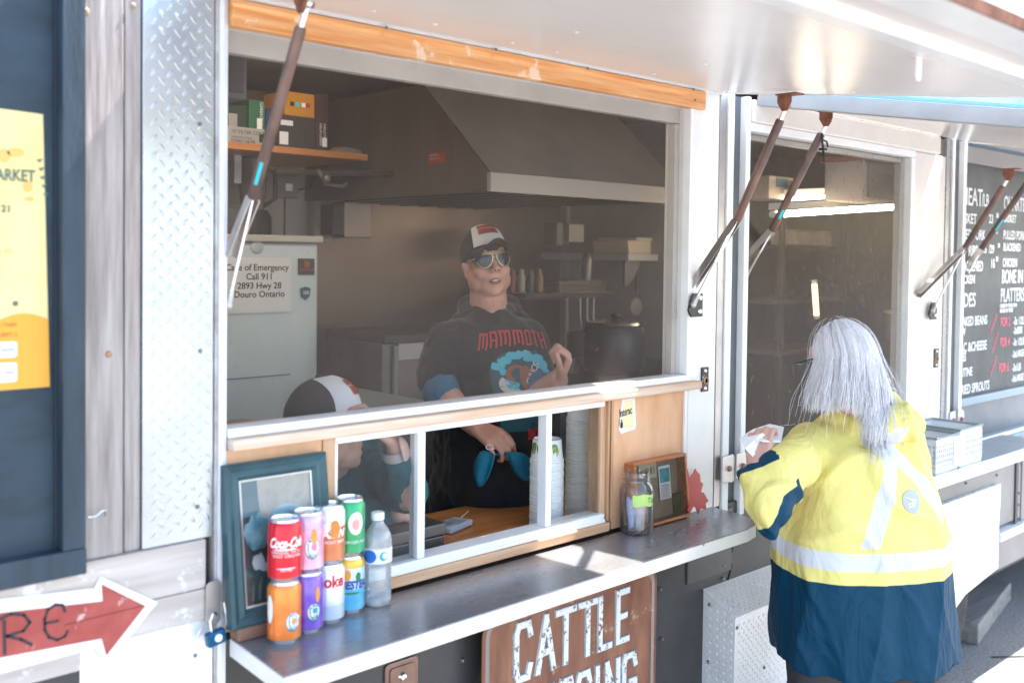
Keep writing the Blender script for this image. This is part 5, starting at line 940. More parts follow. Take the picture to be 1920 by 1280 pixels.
pblob([(.037, .21), (.075, .21), (.078, fh - .037), (.037, fh - .037)], pt_b3, .0014); pblob([(.078, .19), (fw - .037, .19), (fw - .037, fh - .037), (.074, fh - .037)], pt_beige, .0018)
pblob([(.10, .15)] + [(.105 + i * .0095, .215 + .010 * math.sin(i * .5)) for i in range(10)] + [(fw - .037, .222), (fw - .037, .13)], pt_b1, .0022)
pblob(wob(.070, .178, .030, .032, s=2, a=.3), pt_b2, .0026); pblob(wob(.115, .165, .028, .045, s=3), pt_b1, .0030); pblob([(.145, .205), (.170, .195), (.155, .170), (.140, .18)], pt_b2, .0034); pblob([(.092, .19), (.080, .17), (.095, .165)], pt_b2, .0034)
for (cx, cy) in ((.105, .180), (.127, .183)): pblob(circle(cx, cy, .003, 8), pt_b3, .0038)
pblob(wob(.068, .118, .014, .016, s=6, a=.35), pt_w, .003); pblob(wob(.085, .108, .014, .009, s=8, a=.3), pt_w, .0034)
for k in range(9): x = .05 + k * .014; pblob([(x, .045), (x + .004, .045), (x + .006 + .004 * (k % 3), .085 + .006 * (k % 4)), (x + .002, .07)], pt_b3, .0026)
b = MB(); b.add([to + TX * p[0] + TY * p[1] + TN * .0048 for p in ((.036, .036), (fw - .036, .036), (fw - .036, fh - .036), (.036, fh - .036))], [(0, 1, 2, 3)]); b.build('glass', clear_m, PF)

# ------------------------------------------------------------------ right of the window: sticker, tip jar, tooth box, leaf
IS = thing('payment_sticker', 'white and cream Interac sticker on the plywood panel beside the cups', 'sticker', (2.185, 0, 1.40))
p = P(1177, 778, y=0); sx_ = p.x
b = MB(); b.prism([(-.034, -.038), (-.024, -.050), (.034, -.044), (.040, -.036), (.032, .046), (-.022, .046)], (sx_, .0028, 1.403), (1, 0, 0), (0, 0, 1), (0, -1, 0), .0006); b.build('backing', paper, IS)
b = MB(); b.prism([(-.024, -.034), (.022, -.038), (.028, -.030), (.024, .038), (-.016, .040)], (sx_, .0021, 1.403), (1, 0, 0), (0, 0, 1), (0, -1, 0), .0004); b.build('cream_field', mat('cream_field', (.80, .70, .42), .6), IS)
text('Interac', .031, ink, IS, (sx_ - .033, .0014, 1.400), (1, 0, .12), (-.1, 0, 1), sx=.62, extrude=.0002, offset=.0005)
b = MB(); b.prism(rrect(-.029, -.019, -.034, -.018, .003), (sx_, .0014, 1.403), (1, 0, 0), (0, 0, 1), (0, -1, 0), .0003); b.box(sx_ - .026, sx_ - .022, .0010, .0014, 1.383, 1.393)
for k in range(4): b.box(sx_ - .037, sx_ - .031, .0010, .0014, 1.377 + k * .005, 1.3785 + k * .005)
b.build('hand_mark', ink, IS, kind='stuff')
JX, JY = 2.168, -.052; JR = thing('tip_jar', 'glass mason jar with green Tips note and coins on the counter', 'jar', (JX, JY, CZ))
b = MB(); b.lathe([(0, .003), (.030, .001), (.042, .004), (.0475, .014), (.0475, .118), (.043, .134), (.034, .143), (.0335, .148), (.036, .150), (.0335, .154), (.036, .158), (.034, .163), (.0355, .168), (.033, .170), (.0325, .165)], (JX, JY, CZ), 40); b.build('jar_glass', glass('jar_glass', haze=.06, gloss=.16, hz_col=(.8, .84, .84), tint=(.985, .99, .988), rough=.03), JR, smooth=50)
b = MB(); b.lathe([(.0375, .145), (.0385, .147), (.0375, .149)], (JX, JY, CZ), 40); b.build('neck_ring', glass('jar_glass'), JR, smooth=60)
aj = ang(JX, JY) + .50; b = MB(); n = 10; vs = []
for i in range(n + 1):
    a = aj - .70 + 1.40 * i / n
    for h in (.083, .115): vs.append((JX + .0482 * math.cos(a), JY + .0482 * math.sin(a), CZ + h - .002 * math.sin(i)))
b.add(vs, [(2 * i, 2 * i + 2, 2 * i + 3, 2 * i + 1) for i in range(n)]); b.build('green_note', mat('green_note', (.48, .68, .20), .7), JR, smooth=180)
text('Tips', .021, ink, JR, (0, 0, 0), (1, 0, 0), (0, 0, 1), fn=lambda X_, Y_, Z_: Vector((JX + .0486 * math.cos(aj + .15 + X_ / .048), JY + .0486 * math.sin(aj + .15 + X_ / .048), CZ + .092 + Y_)), shear=.15)
for k, (dx, dy, h, ti, mm) in enumerate(((.008, .004, .075, .1, (.50, .38, .42)), (-.004, .010, .085, -.2, (.36, .42, .62)), (.016, -.004, .07, .3, (.62, .46, .40)), (.002, -.006, .065, .5, (.55, .48, .50)))):
    b = MB(); c0 = Vector((JX + dx, JY + dy, CZ + .006)); pts = []
    for i in range(7): pts.append((c0 + Vector((.012 * math.cos(i * .8 + k), .010 * math.sin(i * .8 + k), 0))))
    vs = [p for p in pts] + [p + Vector((ti * .03, .004, h + .01 * (i % 2))) for i, p in enumerate(pts)]
    b.add(vs, [(i, i + 1, 8 + i, 7 + i) for i in range(6)]); b.build('banknote', mat('banknote_%d' % k, mm, .7, var=.15, vscale=60), JR, smooth=60)
b = MB()
for k in range(6): b.lathe([(0, .004), (.010, .004), (.0105, .003), (.010, .002)], (JX - .018 + .008 * (k % 3), JY - .014 + .01 * (k // 3), CZ + .002 + .0018 * k), 16, ax=(.1 * k - .2, .1, 1))
b.build('coins', mat('coin', (.55, .40, .28), .35, metal=.8), JR, smooth=50, kind='stuff')
# tooth display box
BX = thing('display_box', 'shallow wooden display box with fossil teeth and cards leaning on the plywood', 'display box', (2.30, -.04, CZ))
o = Vector((2.178, -.030, CZ + .002)); X_ = Vector((1, -.0, 0)); Y_ = Vector((0, .11, 1)).normalized(); N_ = X_.cross(Y_); bw, bh, bd = .238, .184, .036
redw = wood('red_box_wood', (.34, .10, .035), (.50, .19, .08), 'x', 1.0, .4)
def bo(b, x0, x1, y0, y1, d0, d1): b.obox(o + X_ * (x0 + x1) / 2 + Y_ * (y0 + y1) / 2 + N_ * (d0 + d1) / 2, X_ * (x1 - x0) / 2, Y_ * (y1 - y0) / 2, N_ * (d1 - d0) / 2)
for (x0, x1, y0, y1) in ((0, bw, 0, .008), (0, bw, bh - .008, bh), (0, .008, .0085, bh - .0085), (bw - .008, bw, .0085, bh - .0085)): b = MB(); bo(b, x0, x1, y0, y1, -.012, bd - .012); b.build('side_board', redw, BX, bevel=.001)
b = MB(); bo(b, .0085, bw - .0085, .0085, bh - .0085, -.012, -.009); b.build('back_board', mat('felt_brown', (.27, .20, .155), .9, var=.15, vscale=30), BX)
def card(x0, x1, y0, y1, d, m_, name): b = MB(); bo(b, x0, x1, y0, y1, d, d + .0008); return b.build(name, m_, BX)
card(.050, .128, .128, .172, -.004, mat('old_card', (.50, .44, .34), .7), 'photo_card')
for i, (x, r1, r2) in enumerate(((.064, .010, .008), (.084, .011, .010), (.104, .004, .012), (.117, .004, .013))): b = MB(); b.prism(circle(0, 0, r1, 12, r2), o + X_ * x + Y_ * .150 + N_ * -.0030, X_, Y_, N_, .0004); b.build('tooth_photo', mat('sepia%d' % (i % 2), (.12, .09, .07) if i % 2 == 0 else (.28, .2, .14)), BX)
card(.136, .188, .060, .156, -.003, paper, 'info_card'); card(.140, .184, .108, .148, -.0021, mat('card_teal', (.02, .22, .30), .5, col2=(.05, .42, .48), vscale=60), 'photo_card')
for i in range(12): card(.141, .183 - .004 * (i % 3), .064 + i * .0033, .0653 + i * .0033, -.0021, ink if i == 11 else mat('grey_print', (.3, .3, .34)), 'print_line')
for i, x in enumerate((.060, .082, .104)): b = MB(); b.prism([(-.007, .016), (.007, .016), (.006, -.002), (0, -.020), (-.006, -.002)], o + X_ * x + Y_ * (.080 - .001 * i) + N_ * -.008, X_, Y_, N_, .006); b.build('tooth', mat('tooth_bone', (.42, .33, .27), .4, var=.3, vscale=60), BX, bevel=.0015)
b = MB(); bo(b, .196, .230, .012, .07, -.008, .0); b.build('dark_stone', mat('dark_stone', (.04, .035, .025), .6), BX, bevel=.006)
b = MB(); b.add([o + X_ * p[0] + Y_ * p[1] + N_ * (bd - .014) for p in ((.008, .008), (bw - .008, .008), (bw - .008, bh - .008), (.008, bh - .008))], [(0, 1, 2, 3)]); b.build('glass', clear_m, BX)
# maple leaf
def leafpoly():
    h = [(0, 1.0), (.10, .72), (.24, .80), (.20, .42), (.42, .62), (.48, .50), (.72, .54), (.62, .32), (.74, .20), (.40, -.02), (.44, -.16), (.06, -.10), (.05, -.45)]
    return [(-x, y) for x, y in h[::-1][:-1]] + [(0, 1.0)] + [(x, y) for x, y in h[1:]]
b = MB(); q = P(1301, 921, y=-.045); a_ = R(198); X2 = Vector((math.cos(a_), .0, math.sin(a_))); Y2 = Vector((-math.sin(a_), .12, math.cos(a_)))
lp = [(1287, 876), (1292, 896), (1299, 887), (1303, 878), (1305, 882), (1311, 889), (1312, 902), (1317, 906), (1313, 921), (1318, 923), (1327, 938), (1322, 943), (1323, 955), (1313, 952), (1308, 963), (1304, 951), (1299, 948), (1293, 960), (1287, 956), (1292, 943), (1281, 921), (1285, 916), (1277, 886), (1283, 890)]
qs = [P(u, v, y=-.055 + (960 - v) * .0004) for (u, v) in lp]; nn = Vector((0, -.003, 0)); n = len(qs)
b.add([p for p in qs] + [p + nn for p in qs], [tuple(range(n)), tuple(range(n, 2 * n))[::-1]] + [(i, (i + 1) % n, n + (i + 1) % n, n + i) for i in range(n)])
tag(b.build('maple_leaf', mat('red_leaf_paint', (.42, .025, .03), .45, var=.12, vscale=12)), 'red wooden maple leaf propped against the white post', 'ornament')
# cups
CUPS = [(2.018, .150, 26, 'left', 'white paper cup in the shorter stack left', 'shorter cup stack'), (2.172, .158, 38, 'right', 'white paper cup in the taller stack right', 'taller cup stack')]
cupm = mat('cup_paper', (.88, .89, .90), .5); cring = mat('cup_black_ring', (.02, .02, .025), .5); cgreen = mat('cup_green', (.16, .26, .04), .5); clime = mat('cup_lime', (.42, .50, .18), .5)
for (cx, cy, nn_, side, lab, grp) in CUPS:
    pitch = .00735 if side == 'left' else .00765; top_h = .062
    b = MB(); b.lathe([(.0455, 0), (.0478, .001), (.0483, .003), (.0478, .005), (.0455, .006), (.0445, .016), (.0430, .030), (.040, top_h - .001), (.0392, top_h), (.0375, top_h), (.037, top_h - .009), (0, top_h - .009)], (0, 0, 0), 28)
    me = b.mesh('paper_cup', [cupm], (0, 0, 0), 40)
    for k in range(nn_):
        o_ = bpy.data.objects.new('paper_cup', me); C.objects.link(o_); o_.location = (cx + .0006 * math.sin(k * 1.7), cy + .0006 * math.cos(k * 2.1), 1.0905 + k * pitch)
        tag(o_, ('green printed topmost ' + lab) if k == nn_ - 1 else ('lowest ' + lab) if k == 0 else lab + (', below the topmost' if k == nn_ - 2 else ', just above the lowest' if k == 1 else ', among the middle rims'), 'cup', grp)
        if k == nn_ - 1:
            zb_ = 1.0905 + k * pitch; a0 = ang(cx, cy)
            if side == 'left': bb = MB(); bb.lathe([(.0404, top_h - .009), (.0396, top_h + .0004), (.0374, top_h + .0006)], (cx, cy, zb_), 28); bb.build('black_band', cring, o_, smooth=60)
            for (da, h, rx, mm) in ((.55, .030, .014, clime), (.50, .040, .012, cgreen), (-1.0, .036, .018, cgreen)) if side == 'left' else ((-1.1, .045, .015, clime), (1.15, .050, .015, clime)):
                me2 = poly_mesh([circle(0, 0, rx, 18)], .005)
                for v in me2.vertices: h_ = h + v.co.y; rr = .0455 - .0055 * h_ / .062 + .0006; aa = a0 + da + v.co.x / rr; v.co = Vector((cx + rr * math.cos(aa), cy + rr * math.sin(aa), zb_ + h_)) - o_.location
                me2.materials.append(mm); o2_ = bpy.data.objects.new('print', me2); C.objects.link(o2_); o2_.parent = o_
# cash box, card reader, toothpick, key
CBX = thing('cash_box', 'brown steel cash box with a recessed handle on the inner counter', 'cash box', (1.45, .2, 1.0905))
bxm = mat('brown_grey_enamel', (.10, .085, .08), .35, metal=.4, var=.1, vscale=8); b = MB(); b.box(1.27, 1.600, .092, .36, 1.0905, 1.150); b.build('body', bxm, CBX, bevel=.003)
b = MB(); b.box(1.266, 1.604, .088, .365, 1.1525, 1.182); b.build('lid', bxm, CBX, bevel=.004)
b = MB(); b.lathe([(.0, .0), (.05, 0), (.062, .002), (.064, .0)], (1.46, .21, 1.1825), 28); b.build('handle_recess', dim('recess_red', (.16, .02, .02), .4, coat=.5), CBX, smooth=60)
b = MB(); b.tube([(1.41, .20, 1.184), (1.42, .19, 1.193), (1.50, .19, 1.193), (1.51, .20, 1.184)], .004, 8); b.build('handle', chrome, CBX, smooth=60)
b = MB(); b.box(1.601, 1.612, .12, .145, 1.095, 1.135); tag(b.build('blue_tag', mat('blue_plastic', (.01, .10, .40), .35), bevel=.004), 'small blue tag hanging at the right end of the cash box', 'tag')
q = P(850, 990, z=1.0905); CR_ = thing('card_reader', 'pale grey card reader lying on the inner wooden counter', 'card reader', (q.x, q.y, 1.0905))
b = MB(); b.obox((q.x - .005, q.y, 1.100), Vector((.055, .018, 0)), Vector((-.012, .030, 0)), Vector((0, 0, .008))); b.build('body', mat('reader_grey', (.50, .55, .60), .35), CR_, bevel=.004)
b = MB(); b.obox((q.x + .010, q.y + .004, 1.1085), Vector((.022, .0075, 0)), Vector((-.009, .022, 0)), Vector((0, 0, .0006))); b.build('display', dim('display_grey', (.35, .42, .48), .2), CR_)
b = MB()
for i in range(5):
    for j in range(4): b.obox(Vector((q.x - .042, q.y - .008, 1.1088)) + Vector((.0105, .0034, 0)) * i * .8 + Vector((-.004, .0095, 0)) * (j - 1.2), Vector((.0032, .001, 0)), Vector((-.001, .003, 0)), Vector((0, 0, .0008)))
b.build('keys', dim('key_grey', (.2, .25, .3)), CR_, kind='stuff')
b = MB(); b.tube([Vector((q.x + .035, q.y + .01, 1.112)), Vector((q.x + .085, q.y + .035, 1.118))], .0016, 6); tag(b.build('wooden_stick', mat('stick', (.65, .5, .35))), 'thin wooden stick resting on the card reader', 'stick')
# baskets on the far ledge
bk = mat('white_basket_plastic', (.78, .80, .82), .4); bkg = mat('grey_rim_plastic', (.28, .33, .35), .5)
def basket(x0, x1, y0, y1, zb_, h, label):
    T = thing('plastic_basket', label, 'basket', ((x0 + x1) / 2, (y0 + y1) / 2, zb_), 'white baskets on the far ledge')
    b = MB(); b.box(x0, x1, y0, y1, zb_, zb_ + .004); b.build('base', bk, T)
    def wall(a_, c_, name):
        b = MB(); a_ = Vector(a_); c_ = Vector(c_); L = (c_ - a_).length; d = (c_ - a_).normalized(); nrm = Vector((-d.y, d.x, 0)) * .0015; n_ = max(2, int(L / .016))
        b.obox((a_ + c_) / 2 + Vector((0, 0, .010)), d * L / 2, nrm, Vector((0, 0, .010))); b.obox((a_ + c_) / 2 + Vector((0, 0, h - .012)), d * L / 2, nrm, Vector((0, 0, .012)))
        for i in range(n_ + 1): b.obox(a_ + d * (L * i / n_) + Vector((0, 0, h / 2)), d * .0034, nrm * .9, Vector((0, 0, h / 2 - .012)))
        for z in np.linspace(.03, h - .035, 4): b.obox((a_ + c_) / 2 + Vector((0, 0, z)), d * L / 2, nrm * .8, Vector((0, 0, .0034)))
        b.build(name, bk, T)
    for a_, c_ in (((x0, y0, zb_), (x1, y0, zb_)), ((x0, y1, zb_), (x1, y1, zb_)), ((x0, y0, zb_), (x0, y1, zb_)), ((x1, y0, zb_), (x1, y1, zb_))): wall(a_, c_, 'side')
    b = MB()
    for (xa, xb, ya, yb_) in ((x0 - .006, x1 + .006, y0 - .006, y0 + .004), (x0 - .006, x1 + .006, y1 - .004, y1 + .006), (x0 - .006, x0 + .004, y0 + .0045, y1 - .0045), (x1 - .004, x1 + .006, y0 + .0045, y1 - .0045)): b.box(xa, xb, ya, yb_, zb_ + h + .0005, zb_ + h + .009)
    b.build('rim', bkg, T, bevel=.002)
basket(3.66, 3.845, -.225, -.03, 1.0665, .125, 'near white plastic basket with pierced sides on the far ledge'); basket(3.862, 4.06, -.225, -.03, 1.0665, .135, 'far white plastic basket at the right end of the pair on the ledge')
b = MB(); b.box(3.80, 3.90, -.232, -.2265, 1.075, 1.19); tag(b.build('paper_note', paper), 'blank white card clipped on the front of the baskets', 'card')

# ------------------------------------------------------------------ people
skin = mat('skin', (0.50, 0.255, 0.19), .5, col2=(0.58, 0.31, 0.235), vscale=14, bump=.06, bscale=120, spec=.4)
skin2 = mat('skin_pale', (0.55, 0.32, 0.26), .5, var=.06, vscale=14)
black_cloth = mat('black_cloth', (0.014, 0.014, 0.017), .85, var=.25, vscale=12, bump=.15, bscale=60, sheen=.2)
apron_cloth = mat('navy_black_cloth', (0.006, 0.008, 0.014), .9, bump=.1)
blue_cloth = mat('dusty_blue_cloth', (0.035, 0.125, 0.20), .85, var=.15, vscale=10, bump=.15, bscale=70)
teal_cloth = mat('teal_fleece', (0.012, 0.085, 0.11), .9, var=.15, vscale=10, bump=.15, bscale=90)
cap_white = mat('cap_white', (0.62, 0.60, 0.61), .8); cap_dark = mat('cap_dark_mesh', (0.018, 0.018, 0.02), .85, bump=.25, bscale=300); cap_red = mat('cap_red_patch', (0.42, 0.05, 0.035), .7)
gold = mat('gold_rim', (0.75, 0.62, 0.42), .25, metal=1.0); hair_dark = mat('short_dark_hair', (0.05, 0.035, 0.028), .7, bump=.4, bscale=90)
def basis(Fd, up=(0, 0, 1), roll=0.0):
    F_ = Vector(Fd).normalized(); U = Vector(up); U = (U - F_ * U.dot(F_)).normalized(); Xr = U.cross(-F_).normalized()
    # Xr: to the right of someone looking the person in the face
    if roll: q = Matrix.Rotation(roll, 3, F_); Xr = q @ Xr; U = q @ U
    return Matrix((Xr, -F_, U)).transposed()          # columns: viewer-right, backwards, up
def hand(b, wr, D, N, S, k=1.0, curl=(55, 60, 50), spread=.1, thumb=.6, first=0.3):
    """palm and five separate bent fingers; D to the fingers, N back of the hand, S towards the thumb"""
    D = Vector(D).normalized(); N = Vector(N); N = (N - D * N.dot(D)).normalized(); S_ = D.cross(N); S_ = S_ if S_.dot(Vector(S)) > 0 else -S_; wr = Vector(wr)
    for i in range(4): o_ = (i - 1.5) * .0185; b.cap(wr + D * .012 * k + S_ * o_ * .55 * k, wr + D * .080 * k + S_ * o_ * k, .0155 * k, .0125 * k, 10)
    for i in range(4):
        o_ = (1.5 - i) * .0195; ln = (.040, .044, .042, .034)[i] * k; p = wr + D * (.085 + (.002, .006, .003, -.004)[i]) * k + S_ * o_ * k; a = R(curl[0] * first + i * 3)
        d = (D * math.cos(a) - N * math.sin(a) + S_ * spread * (1.5 - i) * .5).normalized(); r = (.0090, .0092, .0088, .0078)[i] * k
        for j in range(3):
            q = p + d * ln * (1, .68, .52)[j]; b.cap(p, q, r * (1 - .07 * j), r * (.93 - .07 * j), 9); p = q
            a += R(curl[min(j + 1, 2)] + i * 3); d = (D * math.cos(a) - N * math.sin(a) + S_ * spread * (1.5 - i) * .3).normalized()
    p = wr + D * .022 * k + S_ * .024 * k - N * .006 * k; d = (D * .75 + S_ * thumb - N * .35).normalized()
    for j in range(3):
        q = p + d * (.040, .032, .025)[j] * k; b.cap(p, q, (.0135, .0110, .0100)[j] * k, (.0110, .0100, .0088)[j] * k, 9); p = q; d = (d + D * .25 - S_ * .35 - N * .25).normalized()
def head_prims(b, H, B, k=1.0):
    E_ = lambda c, r, rot=None: b.ell(H + B @ (Vector(c) * k), tuple(x * k for x in r), B if rot is None else B @ rot, 20, 14)
    E_((0, .012, .032), (.074, .092, .084)); E_((0, -.022, -.035), (.066, .070, .068)); E_((0, -.034, -.078), (.054, .052, .040)); E_((0, -.062, -.098), (.024, .022, .018))
    for s in (-1, 1):
        E_((s * .042, -.052, -.028), (.026, .026, .028)); E_((s * .052, -.012, -.055), (.026, .045, .042)); E_((s * .078, .010, -.012), (.007, .016, .030)); E_((s * .080, .014, .004), (.008, .018, .017)); E_((s * .079, .006, -.034), (.006, .009, .010))
        E_((s * .012, -.096, -.026), (.010, .011, .009)); E_((s * .030, -.076, .030), (.028, .016, .010))
    b.cap(H + B @ Vector((0, -.080, .018)) * k, H + B @ Vector((0, -.104, -.018)) * k, .011 * k, .0125 * k, 10); E_((0, -.106, -.022), (.0125, .011, .010))
    E_((0, -.076, -.056), (.026, .018, .010)); E_((0, -.073, -.077), (.024, .018, .009)); E_((0, -.060, .045), (.055, .030, .035))
def cap_hat(T, H, B, k=1.0, tilt=R(8), side_white=50, brim_droop=.5, patch=True, text_=True):
    Rx = Matrix.Rotation(-tilt, 3, 'X'); Bc = B @ Rx; c = H + B @ Vector((0, .008, .040)) * k
    def S(az, el, g=0.0):                            # az 0 = front
        r = Vector(((.085 + g) * math.sin(az) * math.cos(el), -(.103 + g) * math.cos(az) * math.cos(el), (.098 + g) * math.sin(el) + .006 * math.cos(az) * max(0, 1 - abs(el - .6)))); return c + Bc @ (r * k)
    def patch_(azs, els, g, m_, name):
        b = MB(); n, q = len(azs), len(els); vs = [S(a, e, g) for e in els for a in azs]; b.add(vs, [(j * n + i, j * n + i + 1, (j + 1) * n + i + 1, (j + 1) * n + i) for j in range(q - 1) for i in range(n - 1)]); o_ = b.build(name, m_, T, smooth=180); return o_
    patch_(np.linspace(-math.pi, math.pi, 49), np.linspace(-.30, math.pi / 2, 16), 0, cap_dark, 'cap_crown')
    # white front panel, wider at the bottom
    b = MB(); n = 21; vs = []; els = np.linspace(-.05, 1.22, 14)
    for e in els:
        w_ = R(side_white) * (1 - .12 * (e / 1.22)) / max(.35, math.cos(e) ** .6) * .86
        vs += [S(a, e, .0025) for a in np.linspace(-w_, w_, n)]
    b.add(vs, [(j * n + i, j * n + i + 1, (j + 1) * n + i + 1, (j + 1) * n + i) for j in range(13) for i in range(n - 1)]); b.build('cap_front', cap_white, T, smooth=180)
    if patch:
        for (e0, e1, w_) in ((.62, .86, .50), (.34, .60, .46)): patch_(np.linspace(-w_, w_, 15), np.linspace(e0, e1, 5), .0045, cap_red, 'cap_patch')
        if text_:
            for (s_, h, w_) in (('MAMMOTH', .64, .42), ('SMOKED', .37, .40)):
                me_fn = lambda X_, Y_, Z_, h=h: S(X_ * 13.0 / 1.0, h + Y_ * 11.0, .0062)
                text(s_, .020, mat('cap_thread_dark', (.10, .02, .018), .8), T, (0, 0, 0), (1, 0, 0), (0, 0, 1), fn=me_fn, align='CENTER', sx=.72, offset=.0003)
    # brim
    b = MB(); vs = []; nn = 25; m2 = 8
    for j in range(m2):
        t = j / (m2 - 1)
        for i in range(nn):
            a = R(-68 + 136 * i / (nn - 1)); base = Vector((.0855 * math.sin(a), -.1035 * math.cos(a), -.010)); out = Vector((.072 * math.sin(a) , -.103 * math.cos(a) - .075 * math.cos(a) ** .7, -.004 - .034 * brim_droop * (math.sin(a) ** 2) * 1.6 - .006)); p = base.lerp(out, t)
            p.z -= brim_droop * .030 * math.sin(a) ** 2 * t; vs.append(c + Bc @ (p * k))
    vs2 = [v - (Bc @ Vector((0, 0, .0028))) * k for v in vs]; N_ = len(vs); fs = [(j * nn + i, j * nn + i + 1, (j + 1) * nn + i + 1, (j + 1) * nn + i) for j in range(m2 - 1) for i in range(nn - 1)]
    b.add(vs + vs2, fs + [tuple(x + N_ for x in f[::-1]) for f in fs] + [((m2 - 1) * nn + i, (m2 - 1) * nn + i + 1, N_ + (m2 - 1) * nn + i + 1, N_ + (m2 - 1) * nn + i) for i in range(nn - 1)])
    b.build('cap_brim', cap_dark, T, smooth=60)
    b = MB(); b.ell(c + Bc @ Vector((0, 0, .099)) * k, (.007, .007, .004)); b.build('cap_button', cap_dark, T, smooth=180)

# --- the worker standing at the window
SV = thing('person', 'worker in sunglasses, cap and black printed shirt standing behind the screen', 'person', (2.16, .62, .45))
Dp = lambda u, v, d: P(u, v, d=d)
KH = .885; H = Dp(912, 497, 3.24); Bf = Vector((-.40, -.90, .10)); B = basis(Bf, roll=R(6)); bodyF = Vector((-.30, -.954, 0)); bodyX = Vector((.954, -.30, 0))
b = MB(); head_prims(b, H, B, KH)
b.cap(H + B @ Vector((0, .010, -.07)), Dp(916, 604, 3.27), .058, .066, 16); b.cap(Dp(890, 612, 3.27), Dp(945, 610, 3.27), .04, .04); b.cap(Dp(915, 560, 3.25), Dp(925, 590, 3.22), .055, .045)
# forearms and hands in one skin
wrL = Dp(893, 800, 3.00); wrR = Dp(1046, 712, 3.06)
b.cap(Dp(832, 742, 3.10), wrL, .050, .031); hand(b, wrL, Dp(945, 832, 2.92) - wrL, Vector((-.35, -.80, .6)), Vector((.5, .2, .2)), 1.0, curl=(70, 50, 45), first=.5)
b.cap(Dp(1006, 745, 3.16), wrR, .046, .032); hand(b, wrR, Dp(1068, 655, 3.03) - wrR, Vector((.65, -.50, .1)), Vector((-.5, -.6, .2)), 1.0, curl=(75, 85, 60), first=.85, spread=.02)
b.cap(Dp(846, 650, 3.22), Dp(830, 742, 3.11), .032, .046); b.cap(Dp(985, 645, 3.26), Dp(1004, 738, 3.17), .030, .042); b.cap(Dp(870, 630, 3.28), Dp(970, 627, 3.28), .035, .035); b.cap(Dp(846, 650, 3.22), Dp(880, 640, 3.28), .03, .035); b.cap(Dp(985, 645, 3.26), Dp(960, 640, 3.28), .03, .035)
sb = fuse(b, 'body', skin, SV, .0042, 5, fac=.45)
face = bvh(sb)
def onhead(c, off=0.0): return H + B @ (Vector(c) * KH)
# shirt
b = MB()
b.cap(Dp(848, 636, 3.22), Dp(990, 630, 3.25), .060, .056); b.cap(Dp(848, 634, 3.22), Dp(886, 588, 3.29), .052, .038); b.cap(Dp(990, 628, 3.25), Dp(958, 588, 3.30), .048, .038); b.cap(Dp(882, 577, 3.31), Dp(952, 577, 3.33), .047, .047); b.cap(Dp(882, 586, 3.27), Dp(908, 598, 3.20), .038, .038); b.cap(Dp(954, 586, 3.29), Dp(936, 598, 3.20), .036, .038); b.cap(Dp(890, 640, 3.22), Dp(960, 636, 3.22), .070, .068)
for (u, v0, v1, d0, d1, r0, r1) in ((882, 655, 930, 3.22, 3.22, .105, .135), (960, 650, 930, 3.23, 3.24, .100, .130), (924, 650, 900, 3.215, 3.165, .080, .140), (905, 780, 900, 3.17, 3.17, .12, .135), (945, 780, 900, 3.17, 3.17, .12, .135), (925, 900, 1010, 3.22, 3.26, .150, .150)): b.cap(Dp(u, v0, d0), Dp(u, v1, d1), r0, r1, 20)
b.cap(Dp(838, 640, 3.21), Dp(820, 708, 3.14), .066, .070, 18); b.cap(Dp(993, 632, 3.24), Dp(1008, 700, 3.20), .058, .058, 18)
sh = fuse(b, 'shirt', black_cloth, SV, .0055, 22, displace=.014, dscale=.05, fac=.5)
b = MB(); b.cap(Dp(823, 705, 3.135), Dp(828, 738, 3.102), .054, .0585, 18); cf = fuse(b, 'sleeve', blue_cloth, SV, .005, 3, displace=.006, dscale=.03)
b = MB(); b.cap(Dp(1012, 700, 3.195), Dp(1010, 722, 3.17), .050, .052, 18); fuse(b, 'sleeve', blue_cloth, SV, .005, 3, displace=.005, dscale=.03)
b = MB(); b.cap(Dp(895, 940, 3.30), Vector((2.10, .72, .55)), .14, .085, 18); b.cap(Dp(955, 940, 3.30), Vector((2.28, .70, .55)), .14, .085, 18); b.cap(Dp(925, 915, 3.27), Dp(925, 960, 3.27), .165, .165, 20); fuse(b, 'trousers', apron_cloth, SV, .012, 5)
b = MB()
for x, y in ((2.10, .68), (2.28, .66)): b.cap((x, y + .06, .50), (x - .04, y - .10, .49), .045, .038)
fuse(b, 'shoe', black_rub, SV, .008, 3)
# hair under the cap, brows, mouth
b = MB(); b.ell(H + B @ Vector((0, .030, .012)), (.0690, .066, .056), B, 20, 12); b.build('hair', hair_dark, SV, smooth=180)
b = MB(); b.ell(onhead((.004, -.0915, -.066)), (.019, .006, .0065), B, 16, 8); mt = b.build('mouth', mat('mouth_inside', (.05, .012, .012), .5), SV, smooth=180)
b = MB(); b.ell(onhead((.004, -.0950, -.0625)), (.0125, .004, .0028), B, 14, 8); b.build('teeth', mat('teeth', (.70, .66, .60), .3), SV, smooth=180)
lipm2 = mat('lips', (.36, .12, .10), .4)
b = MB(); b.tube([onhead((x + .004, -.0955 + 9 * x * x, -.058 - 12 * x * x)) for x in np.linspace(-.023, .023, 9)], [.0012, .0028, .0036, .0036, .0030, .0036, .0036, .0028, .0012], 8); b.build('upper_lip', lipm2, SV, smooth=180)
b = MB(); b.tube([onhead((x + .004, -.0955 + 10 * x * x, -.0725 + 14 * x * x)) for x in np.linspace(-.021, .021, 9)], [.0012, .003, .0042, .0048, .0048, .0048, .0042, .003, .0012], 8); b.build('lower_lip', lipm2, SV, smooth=180)
for s in (-1, 1): b = MB(); b.ell(onhead((s * .0075, -.1135, -.0285)), (.003, .0025, .002), B, 8, 6); b.build('nostril', mat('nostril', (.08, .02, .02)), SV)
